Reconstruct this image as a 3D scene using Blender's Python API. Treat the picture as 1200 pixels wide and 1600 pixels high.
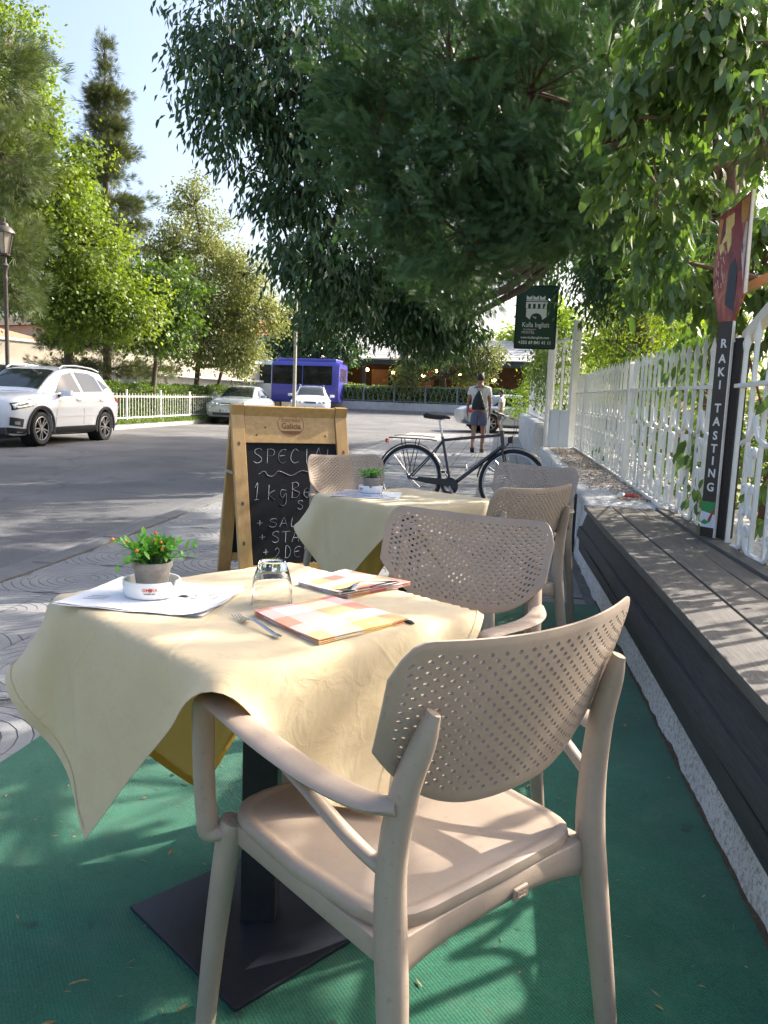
import bpy, bmesh, math, random
import numpy as np
from mathutils import Vector, Matrix

scene = bpy.context.scene
for o in list(bpy.data.objects):
    bpy.data.objects.remove(o)
COL = scene.collection
R_ = math.radians

# ------------------------------------------------------------------ camera
CAM_H, YAW, PITCH, ROLL, FPX = 1.165, R_(8.0), R_(7.5), R_(2.2), 1230.0
fw = Vector((-math.sin(YAW)*math.cos(PITCH), math.cos(YAW)*math.cos(PITCH), -math.sin(PITCH)))
rt = Vector((math.cos(YAW), math.sin(YAW), 0)); upv = rt.cross(fw)
cr = rt*math.cos(ROLL)+upv*math.sin(ROLL); cu = -rt*math.sin(ROLL)+upv*math.cos(ROLL)
cam_data = bpy.data.cameras.new('camera')
cam = bpy.data.objects.new('camera', cam_data); COL.objects.link(cam)
cam.matrix_world = Matrix(((cr.x, cu.x, -fw.x, 0), (cr.y, cu.y, -fw.y, 0), (cr.z, cu.z, -fw.z, CAM_H), (0, 0, 0, 1)))
cam_data.sensor_fit = 'HORIZONTAL'; cam_data.sensor_width = 36.0; cam_data.lens = 36.0*FPX/1200.0
cam_data.clip_start = 0.02; cam_data.clip_end = 2000
scene.camera = cam

# ------------------------------------------------------------------ daylight
SUN_AZ, SUN_EL = R_(38.0), R_(36.0)          # azimuth from +X towards +Y
sdir = Vector((math.cos(SUN_AZ)*math.cos(SUN_EL), math.sin(SUN_AZ)*math.cos(SUN_EL), math.sin(SUN_EL)))
world = bpy.data.worlds.new('World'); scene.world = world; world.use_nodes = True
wn = world.node_tree.nodes; wl = world.node_tree.links
bg = wn['Background']
sky = wn.new('ShaderNodeTexSky'); sky.sky_type = 'NISHITA'; sky.sun_disc = False
sky.sun_elevation = SUN_EL; sky.sun_rotation = math.atan2(sdir.x, sdir.y)
sky.altitude = 50; sky.air_density = 1.0; sky.dust_density = 6.0; sky.ozone_density = 1.0
wl.new(sky.outputs[0], bg.inputs[0]); bg.inputs[1].default_value = 0.13
sun_data = bpy.data.lights.new('sun', 'SUN'); sun_data.energy = 3.6; sun_data.angle = R_(0.55)
sun_data.color = (1.0, 0.93, 0.82)
sun = bpy.data.objects.new('sun', sun_data); COL.objects.link(sun)
sun.rotation_euler = (-sdir).to_track_quat('-Z', 'Y').to_euler(); sun.location = (8, 6, 12)
vs = scene.view_settings
vs.view_transform = 'Standard'; vs.look = 'None'; vs.gamma = 1; vs.use_curve_mapping = False
vs.exposure = 1.6
scene.cycles.max_bounces = 6; scene.cycles.diffuse_bounces = 3; scene.cycles.glossy_bounces = 3; scene.cycles.transparent_max_bounces = 16
scene.cycles.transmission_bounces = 8

# ------------------------------------------------------------------ helpers
_gy = np.arange(-60, 420, 0.25)
_gk = ([-60, 5.0, 8.3, 12, 18, 30, 47, 60, 120, 420], [0, 0, .09, .15, .24, .42, 1.02, 1.25, 1.8, 3.0])
_gz = np.interp(_gy, *_gk)
_ker = np.ones(9)/9.0
_gz = np.convolve(np.pad(_gz, 4, mode='edge'), _ker, mode='valid')
def g(y):
    "height of the ground, which climbs gently along the street"
    return np.interp(y, _gy, _gz) if isinstance(y, np.ndarray) else float(np.interp(y, _gy, _gz))

def V(*a): return Vector(a)

class MB:
    "collects faces and links them as one mesh object"
    def __init__(s): s.v = []; s.f = []
    def add(s, vs_, fs_):
        n = len(s.v); s.v.extend([tuple(p) for p in vs_]); s.f.extend([tuple(i+n for i in f) for f in fs_]); return s
    def box(s, c, d, m=None):
        x, y, z = d[0]/2, d[1]/2, d[2]/2
        P = [Vector((a*x, b*y, e*z)) for a in (-1, 1) for b in (-1, 1) for e in (-1, 1)]
        if m is not None: P = [m @ p for p in P]
        P = [p+Vector(c) for p in P]
        return s.add(P, [(0, 1, 3, 2), (4, 6, 7, 5), (0, 4, 5, 1), (2, 3, 7, 6), (0, 2, 6, 4), (1, 5, 7, 3)])
    def hexa(s, P):   # 8 corners: bottom ring then top ring
        return s.add(P, [(3, 2, 1, 0), (4, 5, 6, 7), (0, 1, 5, 4), (1, 2, 6, 5), (2, 3, 7, 6), (3, 0, 4, 7)])
    def bar(s, a, b, w, h, up=(0, 0, 1)):
        a, b = Vector(a), Vector(b); d = (b-a).normalized(); u = Vector(up)
        if abs(d.dot(u)) > .98: u = Vector((0, 1, 0)) if abs(d.y) < .9 else Vector((1, 0, 0))
        sd = d.cross(u).normalized(); u = sd.cross(d)
        P = [p+sd*i*w/2+u*j*h/2 for p in (a, b) for i, j in ((-1, -1), (1, -1), (1, 1), (-1, 1))]
        return s.hexa(P)
    def tube(s, pts, r, n=8, cap=True, closed=False, flat=None, up=None):
        pts = [Vector(p) for p in pts]; m = len(pts)
        rs = r if isinstance(r, (list, tuple)) else [r]*m
        prev = None; rings = []
        for i, p in enumerate(pts):
            if closed: t = pts[(i+1) % m]-pts[i-1]
            else: t = pts[min(i+1, m-1)]-pts[max(i-1, 0)]
            t = t.normalized() if t.length > 1e-9 else Vector((0, 0, 1))
            if up is not None:
                a = Vector(up); a = (a-t*a.dot(t))
                if a.length < 1e-3: a = t.orthogonal()
            elif prev is None: a = t.orthogonal()
            else:
                a = prev-t*prev.dot(t)
                if a.length < 1e-6: a = t.orthogonal()
            a.normalize(); b = t.cross(a); prev = a
            rr = rs[i]; ra, rb = rr if isinstance(rr, tuple) else (rr, rr)
            rings.append([p+a*ra*math.cos(2*math.pi*k/n)+b*rb*math.sin(2*math.pi*k/n) for k in range(n)])
        vv = [q for R in rings for q in R]; ff = []
        for i in range(m if closed else m-1):
            j = (i+1) % m
            for k in range(n):
                k2 = (k+1) % n; ff.append((i*n+k, i*n+k2, j*n+k2, j*n+k))
        if cap and not closed:
            ff.append(tuple(range(n-1, -1, -1))); ff.append(tuple((m-1)*n+k for k in range(n)))
        return s.add(vv, ff)
    def lathe(s, prof, n=24, c=(0, 0, 0), m=None, cap=False):
        vv = []; ff = []
        for r, z in prof:
            for k in range(n):
                p = Vector((r*math.cos(2*math.pi*k/n), r*math.sin(2*math.pi*k/n), z))
                if m is not None: p = m @ p
                vv.append(p+Vector(c))
        for i in range(len(prof)-1):
            for k in range(n):
                k2 = (k+1) % n; ff.append((i*n+k, i*n+k2, (i+1)*n+k2, (i+1)*n+k))
        if cap:
            ff.append(tuple(range(n-1, -1, -1))); ff.append(tuple((len(prof)-1)*n+k for k in range(n)))
        return s.add(vv, ff)
    def prism(s, poly, fn, t0, t1):
        "poly of (a,b); fn(a,b,t) -> point"
        n = len(poly)
        vv = [fn(a, b, t0) for a, b in poly]+[fn(a, b, t1) for a, b in poly]
        ff = [tuple(range(n-1, -1, -1)), tuple(range(n, 2*n))]+[(k, (k+1) % n, n+(k+1) % n, n+k) for k in range(n)]
        return s.add(vv, ff)
    def grid(s, P):     # P[i][j] points
        n, m = len(P), len(P[0])
        return s.add([p for r in P for p in r], [(i*m+j, (i+1)*m+j, (i+1)*m+j+1, i*m+j+1) for i in range(n-1) for j in range(m-1)])
    def loft(s, rings, cap=True):
        n, m = len(rings), len(rings[0])
        ff = [(i*m+j, i*m+(j+1) % m, (i+1)*m+(j+1) % m, (i+1)*m+j) for i in range(n-1) for j in range(m)]
        if cap: ff += [tuple(range(m-1, -1, -1)), tuple((n-1)*m+j for j in range(m))]
        return s.add([p for r in rings for p in r], ff)
    def mesh(s, name, mat, smooth=None, bevel=0, seg=2):
        me = bpy.data.meshes.new(name)
        me.from_pydata(s.v, [], s.f)
        bm = bmesh.new(); bm.from_mesh(me)
        bmesh.ops.recalc_face_normals(bm, faces=bm.faces)
        if bevel:
            es = [e for e in bm.edges if len(e.link_faces) == 2 and e.calc_face_angle(0) > .6]
            bmesh.ops.bevel(bm, geom=es, offset=bevel, segments=seg, profile=.6, affect='EDGES', clamp_overlap=True)
        bm.to_mesh(me); bm.free()
        if mat is not None: me.materials.append(mat)
        if smooth is not None:
            me.polygons.foreach_set('use_smooth', [True]*len(me.polygons))
            me.set_sharp_from_angle(angle=R_(smooth))
        return me
    def build(s, name, mat, parent=None, smooth=None, bevel=0, seg=2):
        return link(name, s.mesh(name, mat, smooth, bevel, seg), parent)

def link(name, me, parent=None, loc=None, rot=None, scale=None):
    o = bpy.data.objects.new(name, me); COL.objects.link(o)
    if parent is not None: o.parent = parent
    if loc is not None: o.location = loc
    if rot is not None: o.rotation_euler = rot
    if scale is not None: o.scale = scale
    return o

def thing(name, label, cat, loc=(0, 0, 0), rz=0, group=None):
    o = link(name, None, None, loc, (0, 0, rz)); o.empty_display_size = .1
    return tag(o, label, cat, group)
def tag(o, label, cat, group=None):
    o['label'] = label; o['category'] = cat
    if group: o['group'] = group
    return o
def structure(o): o['kind'] = 'structure'; return o
def stuff(o): o['kind'] = 'stuff'; return o

def copy_tree(o, parent=None):
    c = o.copy(); COL.objects.link(c); c.parent = parent
    for ch in list(o.children): copy_tree(ch, c)
    return c

def text(name, s, size, mat, parent, M, extrude=.0006, align='CENTER', sx=1.0, bold=0):
    cu_ = bpy.data.curves.new(name, 'FONT'); cu_.body = s; cu_.size = size; cu_.extrude = extrude
    cu_.align_x = align; cu_.align_y = 'CENTER'; cu_.offset = bold; cu_.resolution_u = 3
    t = bpy.data.objects.new(name, cu_); COL.objects.link(t)
    dg = bpy.context.evaluated_depsgraph_get()
    me = bpy.data.meshes.new_from_object(t.evaluated_get(dg))
    bpy.data.objects.remove(t); bpy.data.curves.remove(cu_)
    me.name = name; me.transform(M @ Matrix.Diagonal((sx, 1, 1, 1))); me.materials.clear(); me.materials.append(mat)
    return link(name, me, parent)

def frame(o, x, z):
    "matrix whose local X, Y(=up in text) lie along x and z, normal = x cross z"
    x = Vector(x).normalized(); z = Vector(z); z = (z-x*z.dot(x)).normalized(); n = x.cross(z)
    return Matrix(((x.x, z.x, n.x, o[0]), (x.y, z.y, n.y, o[1]), (x.z, z.z, n.z, o[2]), (0, 0, 0, 1)))

# ------------------------------------------------------------------ materials
MATS = {}
def mat(name, col, rough=.6, var=.12, scale=8.0, bump=.0, bscale=60.0, metal=0, spec=.5, col2=None, trans=0, coat=0, detail=4, stretch=None, coords='Object', sheen=0):
    if name in MATS: return MATS[name]
    m = bpy.data.materials.new(name); m.use_nodes = True; MATS[name] = m
    nt = m.node_tree; n = nt.nodes; l = nt.links; b = n['Principled BSDF']
    b.inputs['Roughness'].default_value = rough; b.inputs['Metallic'].default_value = metal
    b.inputs['Specular IOR Level'].default_value = spec
    b.inputs['Coat Weight'].default_value = coat
    if sheen: b.inputs['Sheen Weight'].default_value = sheen
    tc = n.new('ShaderNodeTexCoord'); src = tc.outputs[coords]
    if stretch:
        mp = n.new('ShaderNodeMapping'); mp.inputs['Scale'].default_value = stretch; l.new(src, mp.inputs[0]); src = mp.outputs[0]
    nz = n.new('ShaderNodeTexNoise'); nz.inputs['Scale'].default_value = scale; nz.inputs['Detail'].default_value = detail
    nz.inputs['Roughness'].default_value = .65
    l.new(src, nz.inputs['Vector'])
    rp = n.new('ShaderNodeValToRGB'); rp.color_ramp.elements[0].position = .3; rp.color_ramp.elements[1].position = .72
    c = Vector(col); c2 = Vector(col2) if col2 else None
    lo = c*(1-var) if c2 is None else c; hi = c*(1+var) if c2 is None else c2
    rp.color_ramp.elements[0].color = (*lo, 1); rp.color_ramp.elements[1].color = (*[min(1, x) for x in hi], 1)
    l.new(nz.outputs['Fac'], rp.inputs[0]); l.new(rp.outputs[0], b.inputs['Base Color'])
    if bump:
        nb = n.new('ShaderNodeTexNoise'); nb.inputs['Scale'].default_value = bscale; nb.inputs['Detail'].default_value = 5
        l.new(src, nb.inputs['Vector'])
        bp = n.new('ShaderNodeBump'); bp.inputs['Strength'].default_value = bump; bp.inputs['Distance'].default_value = .01
        l.new(nb.outputs['Fac'], bp.inputs['Height']); l.new(bp.outputs[0], b.inputs['Normal'])
    if trans:
        out = n['Material Output']; t = n.new('ShaderNodeBsdfTranslucent'); mx = n.new('ShaderNodeMixShader')
        mx.inputs[0].default_value = trans
        l.new(rp.outputs[0], t.inputs[0]); l.new(b.outputs[0], mx.inputs[1]); l.new(t.outputs[0], mx.inputs[2]); l.new(mx.outputs[0], out.inputs[0])
    return m

def leaf_mat(name, dark, light, trans=.3, rough=.5, tcol=None, spec=.4):
    m = bpy.data.materials.new(name); m.use_nodes = True; MATS[name] = m
    nt = m.node_tree; n = nt.nodes; l = nt.links; b = n['Principled BSDF']; out = n['Material Output']
    at = n.new('ShaderNodeAttribute'); at.attribute_name = 'rnd'
    oi = n.new('ShaderNodeObjectInfo')
    ad = n.new('ShaderNodeMath'); ad.operation = 'ADD'; l.new(at.outputs['Fac'], ad.inputs[0])
    ml = n.new('ShaderNodeMath'); ml.operation = 'MULTIPLY'; ml.inputs[1].default_value = .25
    l.new(oi.outputs['Random'], ml.inputs[0]); l.new(ml.outputs[0], ad.inputs[1])
    rp = n.new('ShaderNodeValToRGB'); rp.color_ramp.elements[0].color = (*dark, 1); rp.color_ramp.elements[1].color = (*light, 1)
    rp.color_ramp.elements[1].position = 1.1 if False else 1.0
    l.new(ad.outputs[0], rp.inputs[0]); l.new(rp.outputs[0], b.inputs['Base Color'])
    b.inputs['Roughness'].default_value = rough; b.inputs['Specular IOR Level'].default_value = spec
    t = n.new('ShaderNodeBsdfTranslucent')
    mixc = n.new('ShaderNodeMix'); mixc.data_type = 'RGBA'; mixc.blend_type = 'MULTIPLY'; mixc.inputs[0].default_value = 1
    l.new(rp.outputs[0], mixc.inputs[6]); mixc.inputs[7].default_value = (*(tcol or (1.5, 1.5, .6)), 1)
    l.new(mixc.outputs[2], t.inputs[0])
    mx = n.new('ShaderNodeMixShader'); mx.inputs[0].default_value = trans
    l.new(b.outputs[0], mx.inputs[1]); l.new(t.outputs[0], mx.inputs[2]); l.new(mx.outputs[0], out.inputs[0])
    return m

def emit_mat(name, col, s):
    m = bpy.data.materials.new(name); m.use_nodes = True; b = m.node_tree.nodes['Principled BSDF']
    b.inputs['Base Color'].default_value = (*col, 1); b.inputs['Emission Color'].default_value = (*col, 1); b.inputs['Emission Strength'].default_value = s
    MATS[name] = m; return m

def glass_mat(name, col=(1, 1, 1), rough=0.0, ior=1.5):
    m = bpy.data.materials.new(name); m.use_nodes = True; b = m.node_tree.nodes['Principled BSDF']
    b.inputs['Base Color'].default_value = (*col, 1); b.inputs['Transmission Weight'].default_value = 1
    b.inputs['Roughness'].default_value = rough; b.inputs['IOR'].default_value = ior
    MATS[name] = m; return m

def resin_mat():
    m = bpy.data.materials.new('taupe_resin'); m.use_nodes = True; MATS['taupe_resin'] = m
    n = m.node_tree.nodes; l = m.node_tree.links; b = n['Principled BSDF']; tc = n.new('ShaderNodeTexCoord')
    def nz(s, d, r=.6):
        q = n.new('ShaderNodeTexNoise'); q.inputs['Scale'].default_value = s; q.inputs['Detail'].default_value = d; q.inputs['Roughness'].default_value = r; l.new(tc.outputs['Object'], q.inputs['Vector']); return q.outputs[0]
    rp = n.new('ShaderNodeValToRGB'); e = rp.color_ramp.elements; e[0].position = .30; e[0].color = (.325, .252, .195, 1); e[1].position = .66; e[1].color = (.385, .303, .235, 1); l.new(nz(7, 8, .75), rp.inputs[0])
    sp = n.new('ShaderNodeValToRGB'); e = sp.color_ramp.elements; e[0].position = .30; e[0].color = (.72, .70, .68, 1); e[1].position = .37; e[1].color = (1, 1, 1, 1); l.new(nz(95, 3), sp.inputs[0])
    mx = n.new('ShaderNodeMix'); mx.data_type = 'RGBA'; mx.blend_type = 'MULTIPLY'; mx.inputs[0].default_value = .6; l.new(rp.outputs[0], mx.inputs[6]); l.new(sp.outputs[0], mx.inputs[7]); l.new(mx.outputs[2], b.inputs['Base Color'])
    rr = n.new('ShaderNodeMapRange'); rr.inputs['From Min'].default_value = .3; rr.inputs['From Max'].default_value = .7; rr.inputs['To Min'].default_value = .30; rr.inputs['To Max'].default_value = .58; l.new(nz(16, 6, .7), rr.inputs['Value']); l.new(rr.outputs[0], b.inputs['Roughness'])
    bp = n.new('ShaderNodeBump'); bp.inputs['Strength'].default_value = .08; bp.inputs['Distance'].default_value = .003; l.new(nz(420, 2), bp.inputs['Height']); l.new(bp.outputs[0], b.inputs['Normal'])
    return m
resin = resin_mat()
white_paint = mat('white_paint', (.74, .73, .70), .5, .1, 14, .15, 90, col2=(.82, .81, .78))
cream_paint = mat('cream_paint', (.70, .64, .50), .55, .08, 10, .15, 80, col2=(.80, .74, .60))
black_metal = mat('black_metal', (.018, .019, .024), .45, .3, 20, .1, 300, metal=.2)
chrome = mat('polished_steel', (.62, .62, .63), .16, .05, 30, metal=1.0)
steel = mat('galvanised_steel', (.45, .46, .47), .4, .15, 40, .1, 200, metal=.9)
black_rubber = mat('black_rubber', (.018, .018, .019), .75, .2, 30, .2, 200)
black_plastic = mat('black_plastic', (.022, .022, .024), .45, .15, 20)
pine = mat('varnished_pine', (.44, .25, .085), .38, .18, 5, .08, 40, col2=(.58, .36, .14), stretch=(8, 8, 1.0), coat=.25)
pine_x = mat('varnished_pine_crosswise', (.44, .25, .085), .38, .18, 5, .08, 40, col2=(.58, .36, .14), stretch=(1.0, 8, 8), coat=.25)
chalkboard = mat('chalkboard_black', (.006, .0065, .009), .6, .3, 5, .05, 200, col2=(.013, .0135, .017), spec=.15)
chalk = mat('chalk_white', (.36, .37, .40), .9, .35, 120)
burnt = mat('burnt_wood_print', (.20, .085, .03), .7, .2, 60)

# ================================================================== GROUND
def node_mat(name):
    m = bpy.data.materials.new(name); m.use_nodes = True; MATS[name] = m
    return m, m.node_tree.nodes, m.node_tree.links, m.node_tree.nodes['Principled BSDF']

def asphalt_mat():
    m, n, l, b = node_mat('worn_asphalt')
    tc = n.new('ShaderNodeTexCoord')
    a = n.new('ShaderNodeTexNoise'); a.inputs['Scale'].default_value = .8; a.inputs['Detail'].default_value = 5
    c = n.new('ShaderNodeTexNoise'); c.inputs['Scale'].default_value = 140; c.inputs['Detail'].default_value = 3
    v = n.new('ShaderNodeTexVoronoi'); v.inputs['Scale'].default_value = 90
    for q in (a, c, v): l.new(tc.outputs['Object'], q.inputs['Vector'])
    rp = n.new('ShaderNodeValToRGB'); rp.color_ramp.elements[0].color = (.105, .107, .113, 1); rp.color_ramp.elements[1].color = (.165, .164, .165, 1)
    rp.color_ramp.elements[0].position = .35; rp.color_ramp.elements[1].position = .65
    l.new(a.outputs[0], rp.inputs[0])
    r2 = n.new('ShaderNodeValToRGB'); r2.color_ramp.elements[0].color = (.6, .6, .6, 1); r2.color_ramp.elements[1].color = (1.45, 1.42, 1.38, 1)
    r2.color_ramp.elements[0].position = .35; r2.color_ramp.elements[1].position = .7
    l.new(c.outputs[0], r2.inputs[0])
    mx = n.new('ShaderNodeMix'); mx.data_type = 'RGBA'; mx.blend_type = 'MULTIPLY'; mx.inputs[0].default_value = 1
    l.new(rp.outputs[0], mx.inputs[6]); l.new(r2.outputs[0], mx.inputs[7])
    # hairline cracks, darker repair patches and oil spots
    wn_ = n.new('ShaderNodeTexNoise'); wn_.inputs['Scale'].default_value = 1.3; wn_.inputs['Detail'].default_value = 6; l.new(tc.outputs['Object'], wn_.inputs['Vector'])
    wm = n.new('ShaderNodeMix'); wm.data_type = 'VECTOR'; wm.inputs[0].default_value = .35; l.new(tc.outputs['Object'], wm.inputs[4]); l.new(wn_.outputs['Color'], wm.inputs[5])
    ck = n.new('ShaderNodeTexVoronoi'); ck.feature = 'DISTANCE_TO_EDGE'; ck.inputs['Scale'].default_value = .42; l.new(wm.outputs[1], ck.inputs['Vector'])
    cr1 = n.new('ShaderNodeMapRange'); cr1.inputs['From Max'].default_value = .010; cr1.inputs['To Min'].default_value = .72; cr1.inputs['To Max'].default_value = 1; l.new(ck.outputs['Distance'], cr1.inputs['Value'])
    pc = n.new('ShaderNodeTexVoronoi'); pc.distance = 'CHEBYCHEV'; pc.inputs['Scale'].default_value = .22; l.new(tc.outputs['Object'], pc.inputs['Vector'])
    pr = n.new('ShaderNodeMapRange'); pr.inputs['To Min'].default_value = .80; pr.inputs['To Max'].default_value = 1.12; l.new(pc.outputs['Color'], pr.inputs['Value'])
    ol = n.new('ShaderNodeTexNoise'); ol.inputs['Scale'].default_value = 2.6; ol.inputs['Detail'].default_value = 4; l.new(tc.outputs['Object'], ol.inputs['Vector'])
    o2 = n.new('ShaderNodeMapRange'); o2.inputs['From Min'].default_value = .27; o2.inputs['From Max'].default_value = .38; o2.inputs['To Min'].default_value = .55; o2.inputs['To Max'].default_value = 1; l.new(ol.outputs[0], o2.inputs['Value'])
    k1 = n.new('ShaderNodeMath'); k1.operation = 'MULTIPLY'; l.new(cr1.outputs[0], k1.inputs[0]); l.new(pr.outputs[0], k1.inputs[1])
    k2 = n.new('ShaderNodeMath'); k2.operation = 'MULTIPLY'; l.new(k1.outputs[0], k2.inputs[0]); l.new(o2.outputs[0], k2.inputs[1])
    vm = n.new('ShaderNodeVectorMath'); vm.operation = 'SCALE'; l.new(mx.outputs[2], vm.inputs[0]); l.new(k2.outputs[0], vm.inputs['Scale']); l.new(vm.outputs[0], b.inputs['Base Color'])
    b.inputs['Roughness'].default_value = .85
    bp = n.new('ShaderNodeBump'); bp.inputs['Strength'].default_value = .5; bp.inputs['Distance'].default_value = .006
    l.new(v.outputs[0], bp.inputs['Height']); l.new(bp.outputs[0], b.inputs['Normal'])
    return m
asphalt = asphalt_mat()

def carpet_mat():
    m, n, l, b = node_mat('green_carpet')
    tc = n.new('ShaderNodeTexCoord')
    mp = n.new('ShaderNodeMapping'); mp.inputs['Rotation'].default_value = (0, 0, R_(-38))
    l.new(tc.outputs['Object'], mp.inputs[0])
    w = n.new('ShaderNodeTexWave'); w.inputs['Scale'].default_value = 42; w.inputs['Distortion'].default_value = 1.2; w.inputs['Detail'].default_value = 2
    w.inputs['Detail Scale'].default_value = 6
    l.new(mp.outputs[0], w.inputs['Vector'])
    a = n.new('ShaderNodeTexNoise'); a.inputs['Scale'].default_value = 2.2; a.inputs['Detail'].default_value = 6; a.inputs['Roughness'].default_value = .7
    c = n.new('ShaderNodeTexNoise'); c.inputs['Scale'].default_value = 260; c.inputs['Detail'].default_value = 2
    for q in (a, c): l.new(tc.outputs['Object'], q.inputs['Vector'])
    rp = n.new('ShaderNodeValToRGB'); rp.color_ramp.elements[0].color = (.007, .085, .045, 1); rp.color_ramp.elements[1].color = (.020, .160, .088, 1)
    rp.color_ramp.elements[0].position = .3; rp.color_ramp.elements[1].position = .72
    l.new(a.outputs[0], rp.inputs[0])
    r2 = n.new('ShaderNodeValToRGB'); r2.color_ramp.elements[0].color = (.62, .62, .62, 1); r2.color_ramp.elements[1].color = (1.2, 1.2, 1.2, 1)
    r2.color_ramp.elements[0].position = .3; r2.color_ramp.elements[1].position = .7
    l.new(c.outputs[0], r2.inputs[0])
    mx = n.new('ShaderNodeMix'); mx.data_type = 'RGBA'; mx.blend_type = 'MULTIPLY'; mx.inputs[0].default_value = 1
    l.new(rp.outputs[0], mx.inputs[6]); l.new(r2.outputs[0], mx.inputs[7])
    du = n.new('ShaderNodeTexNoise'); du.inputs['Scale'].default_value = 5.5; du.inputs['Detail'].default_value = 9; du.inputs['Roughness'].default_value = .78; l.new(tc.outputs['Object'], du.inputs['Vector'])
    dr = n.new('ShaderNodeValToRGB'); dr.color_ramp.elements[0].position = .50; dr.color_ramp.elements[0].color = (0, 0, 0, 1); dr.color_ramp.elements[1].position = .80; dr.color_ramp.elements[1].color = (.5, .5, .5, 1); l.new(du.outputs[0], dr.inputs[0])
    m3 = n.new('ShaderNodeMix'); m3.data_type = 'RGBA'; l.new(dr.outputs[0], m3.inputs[0]); l.new(mx.outputs[2], m3.inputs[6]); m3.inputs[7].default_value = (.10, .17, .11, 1)
    st_ = n.new('ShaderNodeTexNoise'); st_.inputs['Scale'].default_value = 11; st_.inputs['Detail'].default_value = 3; l.new(tc.outputs['Object'], st_.inputs['Vector'])
    sr = n.new('ShaderNodeValToRGB'); sr.color_ramp.elements[0].position = .24; sr.color_ramp.elements[0].color = (.35, .35, .35, 1); sr.color_ramp.elements[1].position = .34; sr.color_ramp.elements[1].color = (1, 1, 1, 1); l.new(st_.outputs[0], sr.inputs[0])
    m4 = n.new('ShaderNodeMix'); m4.data_type = 'RGBA'; m4.blend_type = 'MULTIPLY'; m4.inputs[0].default_value = 1; l.new(m3.outputs[2], m4.inputs[6]); l.new(sr.outputs[0], m4.inputs[7]); l.new(m4.outputs[2], b.inputs['Base Color'])
    b.inputs['Roughness'].default_value = .95; b.inputs['Specular IOR Level'].default_value = .2; b.inputs['Sheen Weight'].default_value = .25
    ad = n.new('ShaderNodeMath'); ad.operation = 'ADD'; l.new(w.outputs['Fac'], ad.inputs[0]); l.new(c.outputs[0], ad.inputs[1])
    bp = n.new('ShaderNodeBump'); bp.inputs['Strength'].default_value = .28; bp.inputs['Distance'].default_value = .004
    l.new(ad.outputs[0], bp.inputs['Height']); l.new(bp.outputs[0], b.inputs['Normal'])
    return m
carpet_m = carpet_mat()

def paving_mat():
    m, n, l, b = node_mat('paving_far')
    tc = n.new('ShaderNodeTexCoord')
    br = n.new('ShaderNodeTexBrick'); br.offset = 0; br.inputs['Scale'].default_value = 1
    br.inputs['Brick Width'].default_value = .4; br.inputs['Row Height'].default_value = .4; br.inputs['Mortar Size'].default_value = .012
    br.inputs['Color1'].default_value = (.25, .245, .24, 1); br.inputs['Color2'].default_value = (.30, .295, .285, 1); br.inputs['Mortar'].default_value = (.12, .115, .11, 1)
    l.new(tc.outputs['Object'], br.inputs['Vector']); l.new(br.outputs[0], b.inputs['Base Color'])
    b.inputs['Roughness'].default_value = .85
    return m
paving_far = paving_mat()
concrete = mat('grey_concrete', (.20, .20, .20), .85, .2, 5, .35, 70, col2=(.30, .295, .285))
gutter_m = mat('gutter_concrete', (.12, .12, .122), .85, .25, 4, .4, 90, col2=(.18, .178, .175))
tile_m = mat('paving_tile_grey', (.20, .20, .205), .8, .18, 3.5, .3, 120, col2=(.28, .278, .27))
joint_m = mat('paving_joint_dark', (.16, .157, .152), .95, .3, 20, .3, 100)
earth = mat('dry_earth', (.16, .12, .075), .95, .3, .6, .4, 12, col2=(.12, .13, .05))

def slope(y): return math.atan((g(y+.2)-g(y-.2))/.4)
def sheet(name, x0, x1, y0, y1, dz, m, nx=2, step=1.0):
    ny = max(2, int((y1-y0)/step)+1)
    xs = np.linspace(x0, x1, nx); ys = np.linspace(y0, y1, ny)
    b = MB(); b.grid([[(x, y, g(y)+dz) for x in xs] for y in ys])
    return b
structure(sheet('ground', -300, 300, -40, 400, -.16, earth, 3, 3).build('ground', earth))
b = sheet('road', -11.0, -3.36, -25, 27, -.05, asphalt)
b2 = sheet('x', -11.0, 60, 27, 46.2, -.05, asphalt); b3 = sheet('x', -90, -11.0, 33.2, 46.2, -.05, asphalt)
b.add(b2.v, b2.f); b.add(b3.v, b3.f)
structure(b.build('road', asphalt))
structure(sheet('gutter', -3.37, -3.19, -25, 27, -.045, gutter_m, 2, .5).build('gutter', gutter_m))
# far pavement on the left with its kerb
b = MB(); ys = np.linspace(-25, 33.2, 60)
P = [[(-16, y, g(y)+.07), (-11.22, y, g(y)+.07)] for y in ys]; b.grid(P)
structure(b.build('pavement_left', concrete))
kerb_root = structure(link('kerb_left', None)); kerb_root.empty_display_size = .1
ym = -2.0; km = MB().box((0, 0, 0), (.22, .985, .17)).mesh('kerb_stone', mat('kerb_stone_grey', (.26, .255, .25), .85, .2, 6, .4, 60, col2=(.36, .35, .335)), bevel=.015)
while ym < 33.2:
    link('kerb_stone', km, kerb_root, (-11.11, ym, g(ym)-.006)); ym += 1.0
# flush kerb stones along the near sidewalk, with a dark gap on each side
kr2 = structure(link('kerb_near', None)); kr2.empty_display_size = .1
km2 = MB().box((0, 0, 0), (.15, .99, .14)).mesh('kerb_stone', gutter_m, bevel=.008); ym = -1.5
while ym < 26.5:
    o = link('kerb_stone', km2, kr2, (-3.10, ym, g(ym)-.066+.003*math.sin(ym*7)), (slope(ym), 0, .006*math.sin(ym*5))); ym += 1.0
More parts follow.
